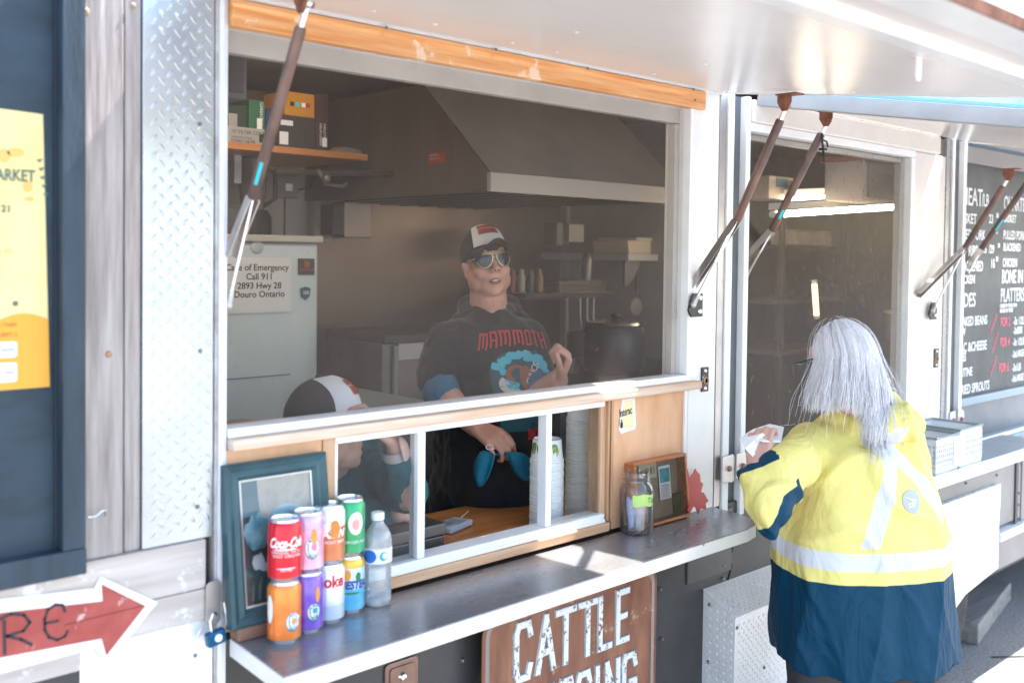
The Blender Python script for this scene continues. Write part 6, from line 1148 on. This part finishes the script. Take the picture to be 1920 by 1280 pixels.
# aviator sunglasses
SG2 = bpy.data.objects.new('sunglasses', None); C.objects.link(SG2); SG2.parent = SV; lensm = mat('mirror_lens', (.035, .04, .05), .06, metal=.6)
def aviator(s): return [(s * x, y) for x, y in ((.008, .012), (.020, .019), (.040, .0185), (.057, .012), (.061, .0), (.057, -.015), (.044, -.027), (.028, -.027), (.015, -.016), (.009, -.002))]
def gp(x, y, o_=0): return onhead((x, -.1035 + 5.2 * x * x - o_, .014 + y))
for s in (-1, 1):
    pl = aviator(s); sm = []
    for i in range(len(pl)):
        p0, p1, p2, p3 = [Vector(pl[(i + q) % len(pl)]) for q in (-1, 0, 1, 2)]
        for t in (0, .25, .5, .75): sm.append(.5 * ((2 * p1) + (p2 - p0) * t + (2 * p0 - 5 * p1 + 4 * p2 - p3) * t * t + (-p0 + 3 * p1 - 3 * p2 + p3) * t ** 3))
    b = MB(); pts = [gp(p.x, p.y) for p in sm]; b.tube(pts + [pts[0]], .0017, 6, caps=False); b.build('rim', gold, SG2, smooth=180)
    b = MB(); cc = gp(s * .034, -.004, .003); vs = [cc] + [gp(p.x, p.y) for p in sm]; n = len(sm); b.add(vs, [(0, 1 + i, 1 + (i + 1) % n) for i in range(n)]); b.build('lens', lensm, SG2, smooth=180)
    b = MB(); b.tube([gp(s * .061, .008), onhead((s * .076, -.070, .020)), onhead((s * .080, .008, .014))], .0018, 6); b.build('temple', gold, SG2, smooth=180)
b = MB(); b.tube([gp(-.010, .004), gp(0, .007), gp(.010, .004)], .0014, 6); b.tube([gp(-.016, .016), gp(0, .0185), gp(.016, .016)], .0014, 6); b.build('bridge', gold, SG2, smooth=180)
b = MB()
for i in range(13): pass
hp = [onhead((-.080, .006 + .008 * math.cos(t), -.055 + .009 * math.sin(t))) for t in np.linspace(0, 2 * math.pi, 13)]; b.tube(hp, .0018, 6, caps=False); b.build('earring', chrome, SV, smooth=180)
cap_hat(SV, H + B @ Vector((0, .004, .004)), B, .89, tilt=R(15), brim_droop=.75)
b = MB(); rp_ = [Dp(922 + 5 * math.cos(t), 836 + 3 * math.sin(t), 2.925 + .010 * math.sin(t)) for t in np.linspace(0, 2 * math.pi, 13)]
# print on the shirt
shb = bvh(sh); po = Dp(1000, 703, 3.06); pN = bodyF; ink_red = mat('shirt_red_ink', (.42, .035, .035), .7); ink_cy = mat('shirt_cyan_ink', (.06, .42, .52), .7); ink_br = mat('shirt_brown_ink', (.26, .085, .05), .7); ink_ta = mat('shirt_tan_ink', (.58, .44, .26), .7); ink_w = mat('shirt_white_ink', (.55, .50, .48), .7); ink_dt = mat('shirt_deep_teal_ink', (.015, .07, .09), .7)
XS = (bodyX + Vector((0, 0, .02))).normalized(); YS = Vector((-.02, 0, 1)).normalized()
def prt(polys, m_, off, name='shirt_print', sub=.008):
    polys = [[(p[0] * 1.15, p[1]) for p in q] for q in polys]; decal(poly_mesh(polys, sub), shb, po, XS, YS, pN, off, SV, m_, name)
def ptxt(s_, x, y, size, m_, off, sx=.4, **k):
    me = text_mesh(s_, size, sx=1.0, align='CENTER', **k)
    bm = bmesh.new(); bm.from_mesh(me); bmesh.ops.triangulate(bm, faces=bm.faces[:]); bm.to_mesh(me); bm.free()
    for v in me.vertices: v.co.x = (v.co.x * sx + x) + k.get('shear', 0) * 0; v.co.y += y
    decal(me, shb, po, XS, YS, pN, off, SV, m_, 'lettering')
prt([[(-.085, -.17), (.078, -.17), (.075, .03), (.05, .065), (-.05, .06), (-.085, .01)]], ink_dt, .0022)
BLK = {'M': ((0, .2, 0, 1), (.4, .6, .12, 1), (.8, 1, 0, 1), (.1, .9, .86, 1)), 'A': ((0, .27, 0, 1), (.73, 1, 0, 1), (.1, .9, .86, 1), (.2, .8, .4, .52)), 'O': ((0, .27, .05, .95), (.73, 1, .05, .95), (.1, .9, .88, 1), (.1, .9, 0, .12)), 'T': ((.36, .64, 0, 1), (0, 1, .86, 1)), 'H': ((0, .27, 0, 1), (.73, 1, 0, 1), (.2, .8, .44, .56))}
x0_ = -.100
for k_, (ch_, w_) in enumerate((('M', .026), ('A', .018), ('M', .026), ('M', .026), ('O', .018), ('T', .018), ('H', .018))):
    mid_ = (k_ - 3) / 3.0; lo_ = .084 - .016 * abs(mid_) ** 1.5; hi_ = .130 - .010 * mid_ * mid_; pls = []
    for (a0_, a1_, b0_, b1_) in BLK[ch_]: pls.append([(x0_ + w_ * a0_ + (1 - b0_) * .010 * mid_, lo_ + (hi_ - lo_) * b0_), (x0_ + w_ * a1_ + (1 - b0_) * .010 * mid_, lo_ + (hi_ - lo_) * b0_), (x0_ + w_ * a1_ + (1 - b1_) * .010 * mid_, lo_ + (hi_ - lo_) * b1_), (x0_ + w_ * a0_ + (1 - b1_) * .010 * mid_, lo_ + (hi_ - lo_) * b1_)])
    for q_, pl_ in enumerate(pls): prt([pl_], ink_red, .0034 + .0002 * q_, name='lettering', sub=.012)
    x0_ += w_ + .0045
cl = [wob(cx, cy, rx, ry, 14, .3, i) for i, (cx, cy, rx, ry) in enumerate(((-.062, .020, .020, .012), (-.044, .036, .018, .012), (-.018, .052, .022, .012), (.006, .058, .022, .010), (.022, .044, .018, .013), (.046, .040, .018, .014), (.058, .020, .014, .015), (.064, -.002, .009, .013), (-.050, .004, .009, .012)))]
for i, c_ in enumerate(cl): prt([c_], ink_cy, .0036 + .0003 * (i % 3))
def arc(cx, cy, r, a0, a1, w0, w1, n=14):
    o_ = []; i_ = []
    for k in range(n + 1):
        t = R(a0 + (a1 - a0) * k / n); w_ = w0 + (w1 - w0) * k / n; o_.append((cx + (r + w_) * math.cos(t), cy + (r + w_) * math.sin(t) * 1.0)); i_.append((cx + (r - w_) * math.cos(t), cy + (r - w_) * math.sin(t)))
    return o_ + i_[::-1]
prt([arc(-.012, -.005, .024, 60, 250, .004, .010)], ink_br, .0036); prt([[(-.006, .012), (.012, .022), (.030, .006), (.058, -.020), (.072, -.060), (.070, -.120), (.048, -.125), (.030, -.090), (.004, -.060), (-.004, -.030)]], ink_br, .0034)
prt([arc(-.038, -.036, .026, 120, 330, .0015, .004)], ink_w, .0038); prt([arc(-.030, -.028, .020, 150, 350, .0012, .003)], ink_cy, .0040)
for i in range(11):
    x = -.082 + i * .011; h = .025 + .018 * abs(math.sin(i * 1.9)); prt([[(x, -.125), (x + .014, -.125), (x + .010 + .004 * math.sin(i), -.125 + h), (x + .004, -.125 + h * .5)]], ink_ta if i % 3 else ink_br, .0036 + .0003 * (i % 2), sub=.012)
for (s_, x, y, sz) in (('CHUCK', .026, -.040, .026), ('RIBS', .050, -.048, .018), ('SHANK', .038, -.085, .016), ('LOIN', .058, -.080, .013)):
    me = text_mesh(s_, sz, offset=.0006)
    for v in me.vertices: X0, Y0 = v.co.x * .8, v.co.y; v.co.x = x + X0 * .42 - Y0 * .9; v.co.y = y + X0 * .9 + Y0 * .42
    decal(me, shb, po, XS, YS, pN, .0046, SV, ink_w, 'lettering')
ptxt('SMOKED', .030, -.195, .040, ink_red, .0034, sx=.55, offset=.0018)
b = MB(); b.tube([Dp(918 + 7 * math.cos(t), 838 + 5 * math.sin(t), 2.90 + .004 * math.cos(t)) for t in np.linspace(0, 2 * math.pi, 12)], .0012, 6, caps=False); b.build('ring', chrome, SV, smooth=180)
# the teal cloth hanging from the hand
tc_ = mat('teal_towel', (.008, .13, .21), .9, var=.2, vscale=14, bump=.2, bscale=200); CLT = thing('cloth', 'teal blue cloth hanging in two loops from the standing worker hand', 'cloth', Dp(940, 850, 2.93))
def hang(cols, name):
    b = MB(); n = len(cols[0]); vs = [Dp(u, v, d) for row in cols for (u, v, d) in row]; b.add(vs, [(j * n + i, j * n + i + 1, (j + 1) * n + i + 1, (j + 1) * n + i) for j in range(len(cols) - 1) for i in range(n - 1)])
    o_ = b.build(name, tc_, CLT, smooth=180); s_ = o_.modifiers.new('sub', 'SUBSURF'); s_.levels = s_.render_levels = 1; t_ = o_.modifiers.new('thick', 'SOLIDIFY'); t_.thickness = .004; return o_
hang([[(903, 843, 2.92), (912, 846, 2.90), (921, 848, 2.93), (928, 850, 2.91)], [(890, 866, 2.92), (904, 862, 2.88), (918, 866, 2.93), (926, 868, 2.90)], [(887, 884, 2.92), (902, 886, 2.89), (912, 890, 2.94), (921, 882, 2.90)], [(895, 912, 2.92), (899, 912, 2.90), (906, 909, 2.93), (914, 901, 2.91)]], 'fold')
hang([[(915, 845, 2.935), (930, 850, 2.93), (945, 850, 2.93), (957, 846, 2.92)], [(920, 850, 2.94), (932, 853, 2.94), (948, 853, 2.93), (960, 850, 2.92)]], 'fold')
hang([[(950, 846, 2.92), (968, 846, 2.91), (985, 850, 2.94), (996, 860, 2.93)], [(955, 864, 2.93), (974, 866, 2.90), (988, 870, 2.95), (1000, 872, 2.93)], [(963, 884, 2.93), (980, 888, 2.91), (992, 890, 2.95), (1004, 890, 2.93)], [(978, 898, 2.93), (990, 902, 2.92), (1000, 906, 2.94), (1012, 908, 2.93)]], 'fold')

# --- the seated person
SE = thing('person', 'seated worker in a teal sweatshirt and cap leaning on an elbow behind the lower window', 'person', (1.45, .5, .45))
H2_ = Dp(613, 802, 2.50); B2 = basis(Vector((.80, -.60, .10)), roll=R(-6))
b = MB(); head_prims(b, H2_, B2, .90); b.cap(H2_ + B2 @ Vector((0, .02, -.06)), Dp(622, 880, 2.60), .055, .060)
wr2 = Dp(744, 838, 2.36); wr3 = Dp(745, 960, 2.52)
b.cap(Dp(765, 925, 2.44), wr2, .042, .027); hand(b, wr2, Dp(700, 775, 2.38) - wr2, Vector((.3, .1, .9)), Vector((-.3, -.5, -.5)), .95, curl=(45, 55, 40))
b.cap(Dp(700, 945, 2.62), wr3, .040, .028); hand(b, wr3, Dp(800, 974, 2.62) - wr3, Vector((-.1, -.2, 1)), Vector((.2, -.8, 0)), .72, curl=(20, 25, 20), first=.4)
b.cap(Dp(715, 870, 2.62), Dp(765, 925, 2.44), .04, .04); b.cap(Dp(622, 880, 2.6), Dp(715, 870, 2.62), .05, .05); b.cap(Dp(622, 880, 2.6), Dp(640, 930, 2.66), .05, .05); b.cap(Dp(640, 930, 2.66), Dp(700, 945, 2.62), .045, .045)
fuse(b, 'body', skin2, SE, .0048, 5)
b = MB()
b.cap(Dp(590, 875, 2.62), Dp(712, 862, 2.66), .085, .082, 18); b.cap(Dp(620, 930, 2.66), Dp(640, 1100, 2.80), .155, .155, 20); b.cap(Dp(690, 930, 2.70), Dp(680, 1100, 2.82), .135, .15, 20)
b.cap(Dp(715, 872, 2.62), Dp(760, 922, 2.46), .066, .055, 16); b.cap(Dp(760, 922, 2.46), Dp(749, 866, 2.385), .053, .040, 16); b.cap(Dp(580, 885, 2.6), Dp(620, 975, 2.46), .066, .056, 16); b.cap(Dp(620, 975, 2.46), Dp(728, 962, 2.54), .055, .042, 16)
b.cap(Dp(600, 860, 2.58), Dp(660, 858, 2.60), .055, .05)
fuse(b, 'sweatshirt', teal_cloth, SE, .006, 8, displace=.016, dscale=.05)
b = MB(); b.cap(Dp(650, 1090, 2.82), Vector((1.55, .30, .98)), .13, .10); b.cap(Vector((1.55, .30, .96)), Vector((1.55, .34, .52)), .075, .06); b.cap(Dp(650, 1090, 2.82), Vector((1.40, .32, .96)), .13, .09); b.cap(Vector((1.38, .32, .95)), Vector((1.36, .36, .52)), .075, .06); fuse(b, 'trousers', apron_cloth, SE, .012, 5)
b = MB(); q = Dp(740, 843, 2.365); d = (wr2 - Dp(765, 925, 2.44)).normalized(); b.tube([q - d * .014, q + d * .012], [.0335, .0325], 24, caps=False); wt_ = b.build('watch_strap', mat('pale_strap', (.42, .38, .38), .5), SE, smooth=60)
b = MB(); b.obox(Dp(752, 841, 2.340), Vector((.004, .004, 0)), Vector((0, .008, .018)), d * .016); b.build('watch_face', chrome, wt_, bevel=.002)
cap_hat(SE, H2_, B2, .93, tilt=R(2), side_white=78)

# --- the customer
CU = thing('person', 'customer with long silver hair in a yellow and navy hi-vis coat at the counter', 'person', (2.70, -.45, 0))
o0 = Vector((2.680, -.448, 0)); Rw = Vector((.866, -.5, 0)); Fw = Vector((.5, .866, 0)); W = lambda r, f, z: o0 + Rw * r + Fw * f + Vector((0, 0, z))
HC = P(1574, 680, d=2.80); BC = basis(Vector((.14, 1, -.30)))
b = MB(); head_prims(b, HC, BC, .86); b.cap(HC + BC @ Vector((0, .02, -.06)), W(0, .0, 1.40), .055, .06); b.cap(W(-.13, 0, 1.33), W(.10, 0, 1.33), .05, .05); b.cap(W(0, 0, 1.36), W(0, 0, .85), .10, .13)
wr = P(1419, 880, d=2.66); el = P(1450, 955, d=2.60)
b.cap(W(-.17, 0, 1.32), el, .045, .042); b.cap(el, wr, .040, .028); hand(b, wr, P(1424, 826, d=2.70) - wr, Vector((-.75, -.3, .2)), Vector((.1, -.8, .2)), .95, curl=(35, 45, 40), first=.5)
wrr = W(.185, .30, 1.10); elr = W(.215, .06, 1.10); b.cap(W(.12, 0, 1.31), elr, .045, .042); b.cap(elr, wrr, .04, .028); hand(b, wrr, Vector((-.3, .9, .1)), Vector((0, 0, 1)), Vector((-1, 0, 0)), .95)
fuse(b, 'body', skin2, CU, .005, 5)
b = MB()
def rings(b, prof, n=40):
    vs = []
    for (z, a, d_, r0, f0) in prof:
        for k in range(n):
            t = 2 * math.pi * k / n; c_, s_ = math.cos(t), math.sin(t); p = 2.4; vs.append(W(r0 + a * math.copysign(abs(c_) ** (2 / p), c_), f0 + d_ * math.copysign(abs(s_) ** (2 / p), s_), z))
    fs = [(j * n + i, j * n + (i + 1) % n, (j + 1) * n + (i + 1) % n, (j + 1) * n + i) for j in range(len(prof) - 1) for i in range(n)]
    b.add(vs, fs + [tuple(range(n))[::-1], tuple((len(prof) - 1) * n + i for i in range(n))])
rings(b, [(.722, .262, .200, .024, .0), (.80, .258, .198, .018, 0), (.93, .250, .192, .010, .0), (1.05, .246, .190, 0, 0), (1.15, .226, .182, 0, 0), (1.25, .200, .168, -.012, 0), (1.32, .165, .143, -.018, .0), (1.37, .135, .115, -.01, .01), (1.405, .10, .09, 0, .02)])
b.cap(W(-.155, .0, 1.325), W(.115, 0, 1.325), .072, .070, 18); b.cap(W(-.05, .0, 1.38), W(.06, 0, 1.38), .07, .07)
b.ell(W(.020, -.095, 1.400), (.112, .075, .056), Matrix((Rw, Fw, Vector((0, 0, 1)))).transposed()); b.ell(W(.050, -.02, 1.42), (.06, .10, .055), Matrix((Rw, Fw, Vector((0, 0, 1)))).transposed())
SLV = [(W(-.165, .0, 1.33), P(1460, 890, d=2.66)), (P(1460, 890, d=2.66), P(1447, 955, d=2.60)), (P(1447, 955, d=2.60), P(1420, 900, d=2.65))]
b.cap(*SLV[0], .071, .062, 18); b.cap(*SLV[1], .062, .048, 18); b.cap(*SLV[2], .050, .043, 18); b.cap(P(1440, 985, d=2.60), P(1446, 955, d=2.60), .030, .055)
b.cap(W(.115, 0, 1.315), W(.215, .06, 1.10), .068, .060, 18); b.cap(W(.215, .06, 1.10), W(.19, .25, 1.10), .060, .05, 16)
jk = fuse(b, 'coat', mat('placeholder', (.5, .5, .5)), CU, .0062, 5, fac=.5)
# folds that follow gravity and the belt, then the sewn colour areas stored as distances on the cloth
me = jk.data; wp = wpos(jk); n = len(me.vertices); co = np.empty(n * 3); me.vertices.foreach_get('co', co); co = co.reshape(-1, 3) + np.array(wp); no = np.empty(n * 3); me.vertices.foreach_get('normal', no); no = no.reshape(-1, 3)
rel = co - np.array(o0); rr_ = rel @ np.array(Rw); ff = rel @ np.array(Fw); zz = co[:, 2]
az = np.arctan2(rr_, -ff)
amp = np.clip((1.02 - zz) / .3, 0, 1) * .012 + .005
disp = amp * ((1 - 2 * np.abs(np.sin(az * 3.5 + 1.3 + .8 * np.sin(zz * 4))) ** .7) * .6 + np.sin(az * 13 + 2.0 + 3 * zz) * .22)
for i in range(n):
    p = co[i]; disp[i] += .010 * noise.noise((p[0] * 7, p[1] * 7, p[2] * 2.5)) + .016 * (max(0, 1 - abs(noise.noise((p[0] * 7 + 4 * p[2], p[1] * 7, p[2] * 4))) * 5)) * (.8 if zz[i] > 1.08 else .3)
co2 = co + no * disp[:, None]; me.vertices.foreach_set('co', (co2 - np.array(wp)).ravel())
def segd(p, a, c_): a = np.array(a); c_ = np.array(c_); d = c_ - a; t = np.clip(((p - a) @ d) / (d @ d), 0, 1); return np.linalg.norm(p - (a + t[:, None] * d), axis=1)
sl = np.min([segd(co, *s_) for s_ in SLV], axis=0)
onsl = (np.minimum(sl, 1) < .092) & (rr_ < -.13)
def sdpoly(x, y, poly):
    P_ = np.array(poly); d2 = np.full(x.shape, 1e9); ins = np.zeros(x.shape, bool)
    for i in range(len(P_)):
        a = P_[i]; c_ = P_[(i + 1) % len(P_)]; e = c_ - a; wx, wy = x - a[0], y - a[1]; t = np.clip((wx * e[0] + wy * e[1]) / (e @ e), 0, 1); d2 = np.minimum(d2, (wx - e[0] * t) ** 2 + (wy - e[1] * t) ** 2)
        cnd = ((a[1] > y) != (c_[1] > y)) & (x < (c_[0] - a[0]) * (y - a[1]) / (c_[1] - a[1] + 1e-12) + a[0]); ins ^= cnd
    return np.where(ins, 1, -1) * np.sqrt(d2)
def RZ(u, v, f):
    # where the sight line meets the upright plane f = const of the coat
    r_ = Vector(ray(u, v)); c0 = Vector(CAM) - o0; t = (f - c0.dot(Fw)) / r_.dot(Fw); q = c0 + r_ * t; return (q.dot(Rw), q.z)
sd_navy = .985 - zz - .0 * rr_; sd_navy = np.where(onsl & (zz > .93), -.05, sd_navy)
fel = (P(1450, 955, d=2.545) - o0).dot(Fw)
slv_poly = [RZ(u, v, fel + .02) for (u, v) in ((1418, 1035), (1430, 1003), (1446, 975), (1454, 948), (1468, 930), (1488, 918), (1506, 898), (1512, 925), (1500, 968), (1490, 985), (1475, 1010), (1465, 1035))]
sdp = sdpoly(rr_, zz, slv_poly); sd_navy = np.maximum(sd_navy, np.where(ff < .06, sdp, -1))
cuff_poly = [RZ(u, v, fel + .08) for (u, v) in ((1380, 950), (1378, 900), (1398, 880), (1420, 866), (1422, 884), (1400, 896), (1390, 915), (1386, 955))]
# the knitted cuff round the wrist end of the left sleeve
w3_, w2_ = np.array(SLV[2][1]), np.array(SLV[2][0]); ax_ = (w3_ - w2_) / np.linalg.norm(w3_ - w2_); sd_navy = np.maximum(sd_navy, np.where(onsl & (np.linalg.norm(co - w3_, axis=1) < .085), (co - w3_) @ ax_ - .012, -1))
sd_band = np.minimum(zz - 1.022, 1.070 - zz); sd_band = np.where(onsl, -.05, sd_band)
back = ff < .02
s1_ = sdpoly(rr_, zz, [RZ(u, v, -.17) for (u, v) in ((1677, 803), (1702, 800), (1694, 850), (1682, 905), (1665, 965), (1645, 1026), (1612, 1028), (1632, 970), (1652, 905), (1668, 850))])
s2_ = sdpoly(rr_, zz, [RZ(u, v, -.16) for (u, v) in ((1634, 812), (1662, 806), (1700, 850), (1735, 895), (1762, 945), (1757, 985), (1742, 950), (1715, 905), (1680, 870), (1652, 838))])
sd_band = np.maximum(sd_band, np.where(back & (zz > 1.0) & ~onsl & (zz < 1.42), np.maximum(s1_, s2_), -.05))
for nm, arr in (('navy', sd_navy), ('band', sd_band)):
    a_ = me.attributes.new(nm, 'FLOAT', 'POINT'); a_.data.foreach_set('value', arr.astype(np.float32))
M = bpy.data.materials.new('coat_cloth'); M.use_nodes = True; t = M.node_tree; bs = t.nodes['Principled BSDF']; L = t.links.new
def step(attr):
    a_ = _n(t, 'ShaderNodeAttribute'); a_.attribute_name = attr; r_ = _n(t, 'ShaderNodeMapRange'); r_.inputs[1].default_value = -.0008; r_.inputs[2].default_value = .0008; L(a_.outputs['Fac'], r_.inputs[0]); return r_.outputs[0]
mx1 = _n(t, 'ShaderNodeMix', data_type='RGBA'); mx1.inputs[6].default_value = (.74, .65, .22, 1); mx1.inputs[7].default_value = (.62, .63, .66, 1); L(step('band'), mx1.inputs['Factor'])
mx2 = _n(t, 'ShaderNodeMix', data_type='RGBA'); mx2.inputs[7].default_value = (.0005, .042, .088, 1); L(mx1.outputs[2], mx2.inputs[6]); L(step('navy'), mx2.inputs['Factor']); L(mx2.outputs[2], bs.inputs['Base Color']); bs.inputs['Roughness'].default_value = .6; bs.inputs['Specular IOR Level'].default_value = .2
tcx = _n(t, 'ShaderNodeTexCoord'); mpx = _n(t, 'ShaderNodeMapping'); mpx.inputs['Scale'].default_value = (1, 1, .45); L(tcx.outputs['Object'], mpx.inputs[0]); nz = _n(t, 'ShaderNodeTexNoise', Scale=9.0, Detail=4.0, Distortion=1.2); L(mpx.outputs[0], nz.inputs['Vector']); bp = _n(t, 'ShaderNodeBump', Strength=.7, Distance=.035); L(nz.outputs[0], bp.inputs['Height']); L(bp.outputs[0], bs.inputs['Normal'])
me.materials.clear(); me.materials.append(M); me.update()
jb = bvh(jk)
# seams and the round post emblem
logo_g = mat('logo_silver_grey', (.40, .43, .50), .5); logo_y = mat('logo_pale_yellow', (.80, .78, .45), .6)
lr, lz = RZ(1706, 938, -.17); lo = W(lr, -.17, lz)
decal(poly_mesh([circle(0, 0, .030, 30)], .008), jb, lo, Rw, (0, 0, 1), -Fw, .0022, CU, logo_g, 'emblem_disc')
decal(poly_mesh([[(-.024, .015), (.0, .006), (.024, .002), (.002, -.002), (-.004, .004)], [(-.014, -.004), (.018, -.003), (.012, -.007), (-.014, -.008)], [(-.014, -.011), (.011, -.009), (.006, -.013), (-.014, -.015)]], .006), jb, lo, Rw, (0, 0, 1), -Fw, .0036, CU, logo_y, 'emblem_wing')
# legs and shoes
b = MB(); b.cap(W(-.11, .02, .80), W(-.11, .03, .10), .095, .07, 16); b.cap(W(.11, .0, .80), W(.12, .0, .10), .095, .07, 16); b.cap(W(-.08, 0, .85), W(.08, 0, .85), .12, .12); fuse(b, 'trousers', mat('dark_grey_trousers', (.045, .043, .05), .85, var=.2), CU, .010, 5, displace=.015, dscale=.07)
for s in (-1, 1): b = MB(); b.cap(W(s * .115, -.05, .05), W(s * .12, .13, .045), .048, .042); fuse(b, 'shoe', black_rub, CU, .008, 3)
# glasses temple
b = MB(); b.tube([HC + BC @ Vector(q_) for q_ in ((-.074, .02, .018), (-.078, -.05, .020), (-.074, -.092, .020), (-.03, -.106, .018), (.0, -.108, .02), (.03, -.106, .018), (.072, -.093, .020))], .0024, 6); b.build('glasses_frame', mat('dark_teal_frame', (.01, .04, .05), .3), CU, smooth=60)
b = MB(); b.tube([HC + BC @ Vector(q_) for q_ in ((.074, .02, .018), (.078, -.05, .020), (.080, -.088, .020), (.072, -.094, .006))], .0024, 6); b.build('glasses_temple', mat('dark_teal_frame', (.01, .04, .05), .3), CU, smooth=60)
# long silver hair: a close under-layer and several thousand strands
hm = bpy.data.materials.new('silver_hair'); hm.use_nodes = True; t = hm.node_tree; bs = t.nodes['Principled BSDF']; bs.inputs['Roughness'].default_value = .38; bs.inputs['Specular IOR Level'].default_value = .5; L = t.links.new
a_ = _n(t, 'ShaderNodeAttribute'); a_.attribute_name = 'tone'; rp = _n(t, 'ShaderNodeValToRGB'); rp.color_ramp.elements[0].color = (.42, .41, .45, 1); rp.color_ramp.elements[1].color = (.88, .87, .92, 1); L(a_.outputs['Fac'], rp.inputs[0]); L(rp.outputs[0], bs.inputs['Base Color'])
HB = Matrix(BC); rx, ry, rz_ = .074, .090, .094; hc = HC + BC @ Vector((0, .012, .014))
def strand(az_, el_, Lg, wv, jt, spread, rnd):
    """root at azimuth (0 = back of the head), elevation; falls over the scalp then down the back"""
    pts = []; sgn = 1; e = el_; steps = 9
    dirb = Vector((math.sin(az_), math.cos(az_), 0))          # in head frame: x right, y backwards
    while e > .05:
        g = 1.04 + jt; pts.append(hc + HB @ Vector((rx * g * math.cos(e) * dirb.x, ry * g * math.cos(e) * dirb.y, rz_ * g * math.sin(e)))); e -= .17
    p = hc + HB @ Vector((rx * (1.06 + jt) * dirb.x, ry * (1.06 + jt) * dirb.y, 0)); out = (HB @ dirb); out.z = 0; out.normalize(); n_ = 15; ph = rnd.uniform(0, 6.28)
    for i in range(n_):
        t_ = i / (n_ - 1); q = p + Vector((0, 0, -Lg * t_)) + out * (.018 * math.sin(t_ * 2.2) + spread * t_ ** 1.5) + Vector((math.sin(ph + t_ * wv), math.cos(ph * 1.3 + t_ * wv), 0)) * .007 * t_
        nr = jb.find_nearest(q, .12)
        if nr[0] is not None:
            dv = q - nr[0]; s_ = dv.dot(nr[1])
            if s_ < .006 + jt * .05: q = nr[0] + nr[1] * (.006 + abs(jt) * .12 + .004 * rnd.random())
        pts.append(q)
    return pts
rnd = random.Random(11); b = MB(); tones = []
for ci in range(230):
    az0 = rnd.uniform(-1.9, 2.15); el0 = rnd.uniform(.15, 1.45); Lg0 = .205 - .02 * abs(az0) - .045 * max(0, min(1, -az0 * 2)) + rnd.uniform(-.03, .02) + (.09 if abs(az0 - .25) < .35 and rnd.random() < .35 else 0); wv = rnd.uniform(1, 5); jt0 = rnd.uniform(0, .06); sp0 = rnd.uniform(-.02, .020) * (1 + .3 * abs(az0)) + (.012 if az0 > .6 else -.012); tn = rnd.uniform(.35, 1)
    for k in range(28):
        pts = strand(az0 + rnd.gauss(0, .045), el0 + rnd.gauss(0, .04), Lg0 * rnd.uniform(.85, 1.06), wv, max(-.02, jt0 + rnd.gauss(0, .008)), sp0 + rnd.gauss(0, .004), rnd)
        pts = [p + Vector(noise.noise_vector(p * 9 + Vector((k, ci, 0)) * .13)) * .0022 for p in pts]; n0 = len(b.v); r0 = rnd.uniform(.0004, .0009); b.tube(pts, [r0] * (len(pts) - 2) + [r0 * .7, r0 * .2], 3, caps=False); tones += [min(1, max(0, tn + rnd.gauss(0, .12)))] * (len(b.v) - n0)
for k in range(70):                                       # flyaways
    pts = strand(rnd.uniform(-2.1, 2.1), rnd.uniform(.1, 1.5), rnd.uniform(.1, .24), rnd.uniform(3, 9), rnd.uniform(.08, .2), rnd.uniform(.02, .07), rnd); n0 = len(b.v); b.tube(pts, .00035, 3, caps=False); tones += [.9] * (len(b.v) - n0)
hr = b.build('hair', hm, CU, smooth=180, kind='stuff'); at = hr.data.attributes.new('tone', 'FLOAT', 'POINT'); at.data.foreach_set('value', tones)
b = MB(); vs = []; na, ne = 30, 12
for j in range(ne):
    e = math.pi / 2 - j * (math.pi / 2 + .25) / (ne - 1)
    for i in range(na): a_ = -2.2 + 4.4 * i / (na - 1); vs.append(hc + HB @ Vector((rx * 1.015 * math.cos(e) * math.sin(a_), ry * 1.015 * math.cos(e) * math.cos(a_), rz_ * 1.015 * math.sin(e))))
for j in range(2):
    for i in range(na):
        a_ = -2.2 + 4.4 * i / (na - 1); p = vs[(ne - 1) * na + i] + Vector((0, 0, -.022 * (j + 1))); vs.append(p)
b.add(vs, [(j * na + i, j * na + i + 1, (j + 1) * na + i + 1, (j + 1) * na + i) for j in range(ne + 1) for i in range(na - 1)])
ul = b.build('hair_under_layer', hm, CU, smooth=180); at = ul.data.attributes.new('tone', 'FLOAT', 'POINT'); at.data.foreach_set('value', [.35] * len(b.v))
# the food container in her hand
FB = thing('takeout_container', 'open white foam takeout container held in the customer left hand', 'takeout box', P(1425, 830, d=2.74)); fm = mat('white_foam', (.80, .81, .83), .6)
def pp(u, v, d): return P(u, v, d=d)
b = MB(); vs = [pp(1388, 822, 2.72), pp(1428, 812, 2.70), pp(1462, 830, 2.72), pp(1440, 838, 2.84), pp(1398, 840, 2.66), pp(1424, 868, 2.68), pp(1452, 866, 2.70), pp(1440, 862, 2.80)]
b.add(vs, [(0, 1, 5, 4), (1, 2, 6, 5), (2, 3, 7, 6), (3, 0, 4, 7), (4, 5, 6, 7)]); o_ = b.build('tray', fm, FB); o_.modifiers.new('t', 'SOLIDIFY').thickness = .003
b = MB(); vs = [pp(1388, 821, 2.72), pp(1412, 806, 2.80), pp(1443, 796, 2.84), pp(1470, 802, 2.80), pp(1464, 830, 2.71), pp(1430, 828, 2.66)]; b.add(vs, [(0, 1, 5), (1, 2, 4, 5), (2, 3, 4)]); o_ = b.build('lid', fm, FB); o_.modifiers.new('t', 'SOLIDIFY').thickness = .003
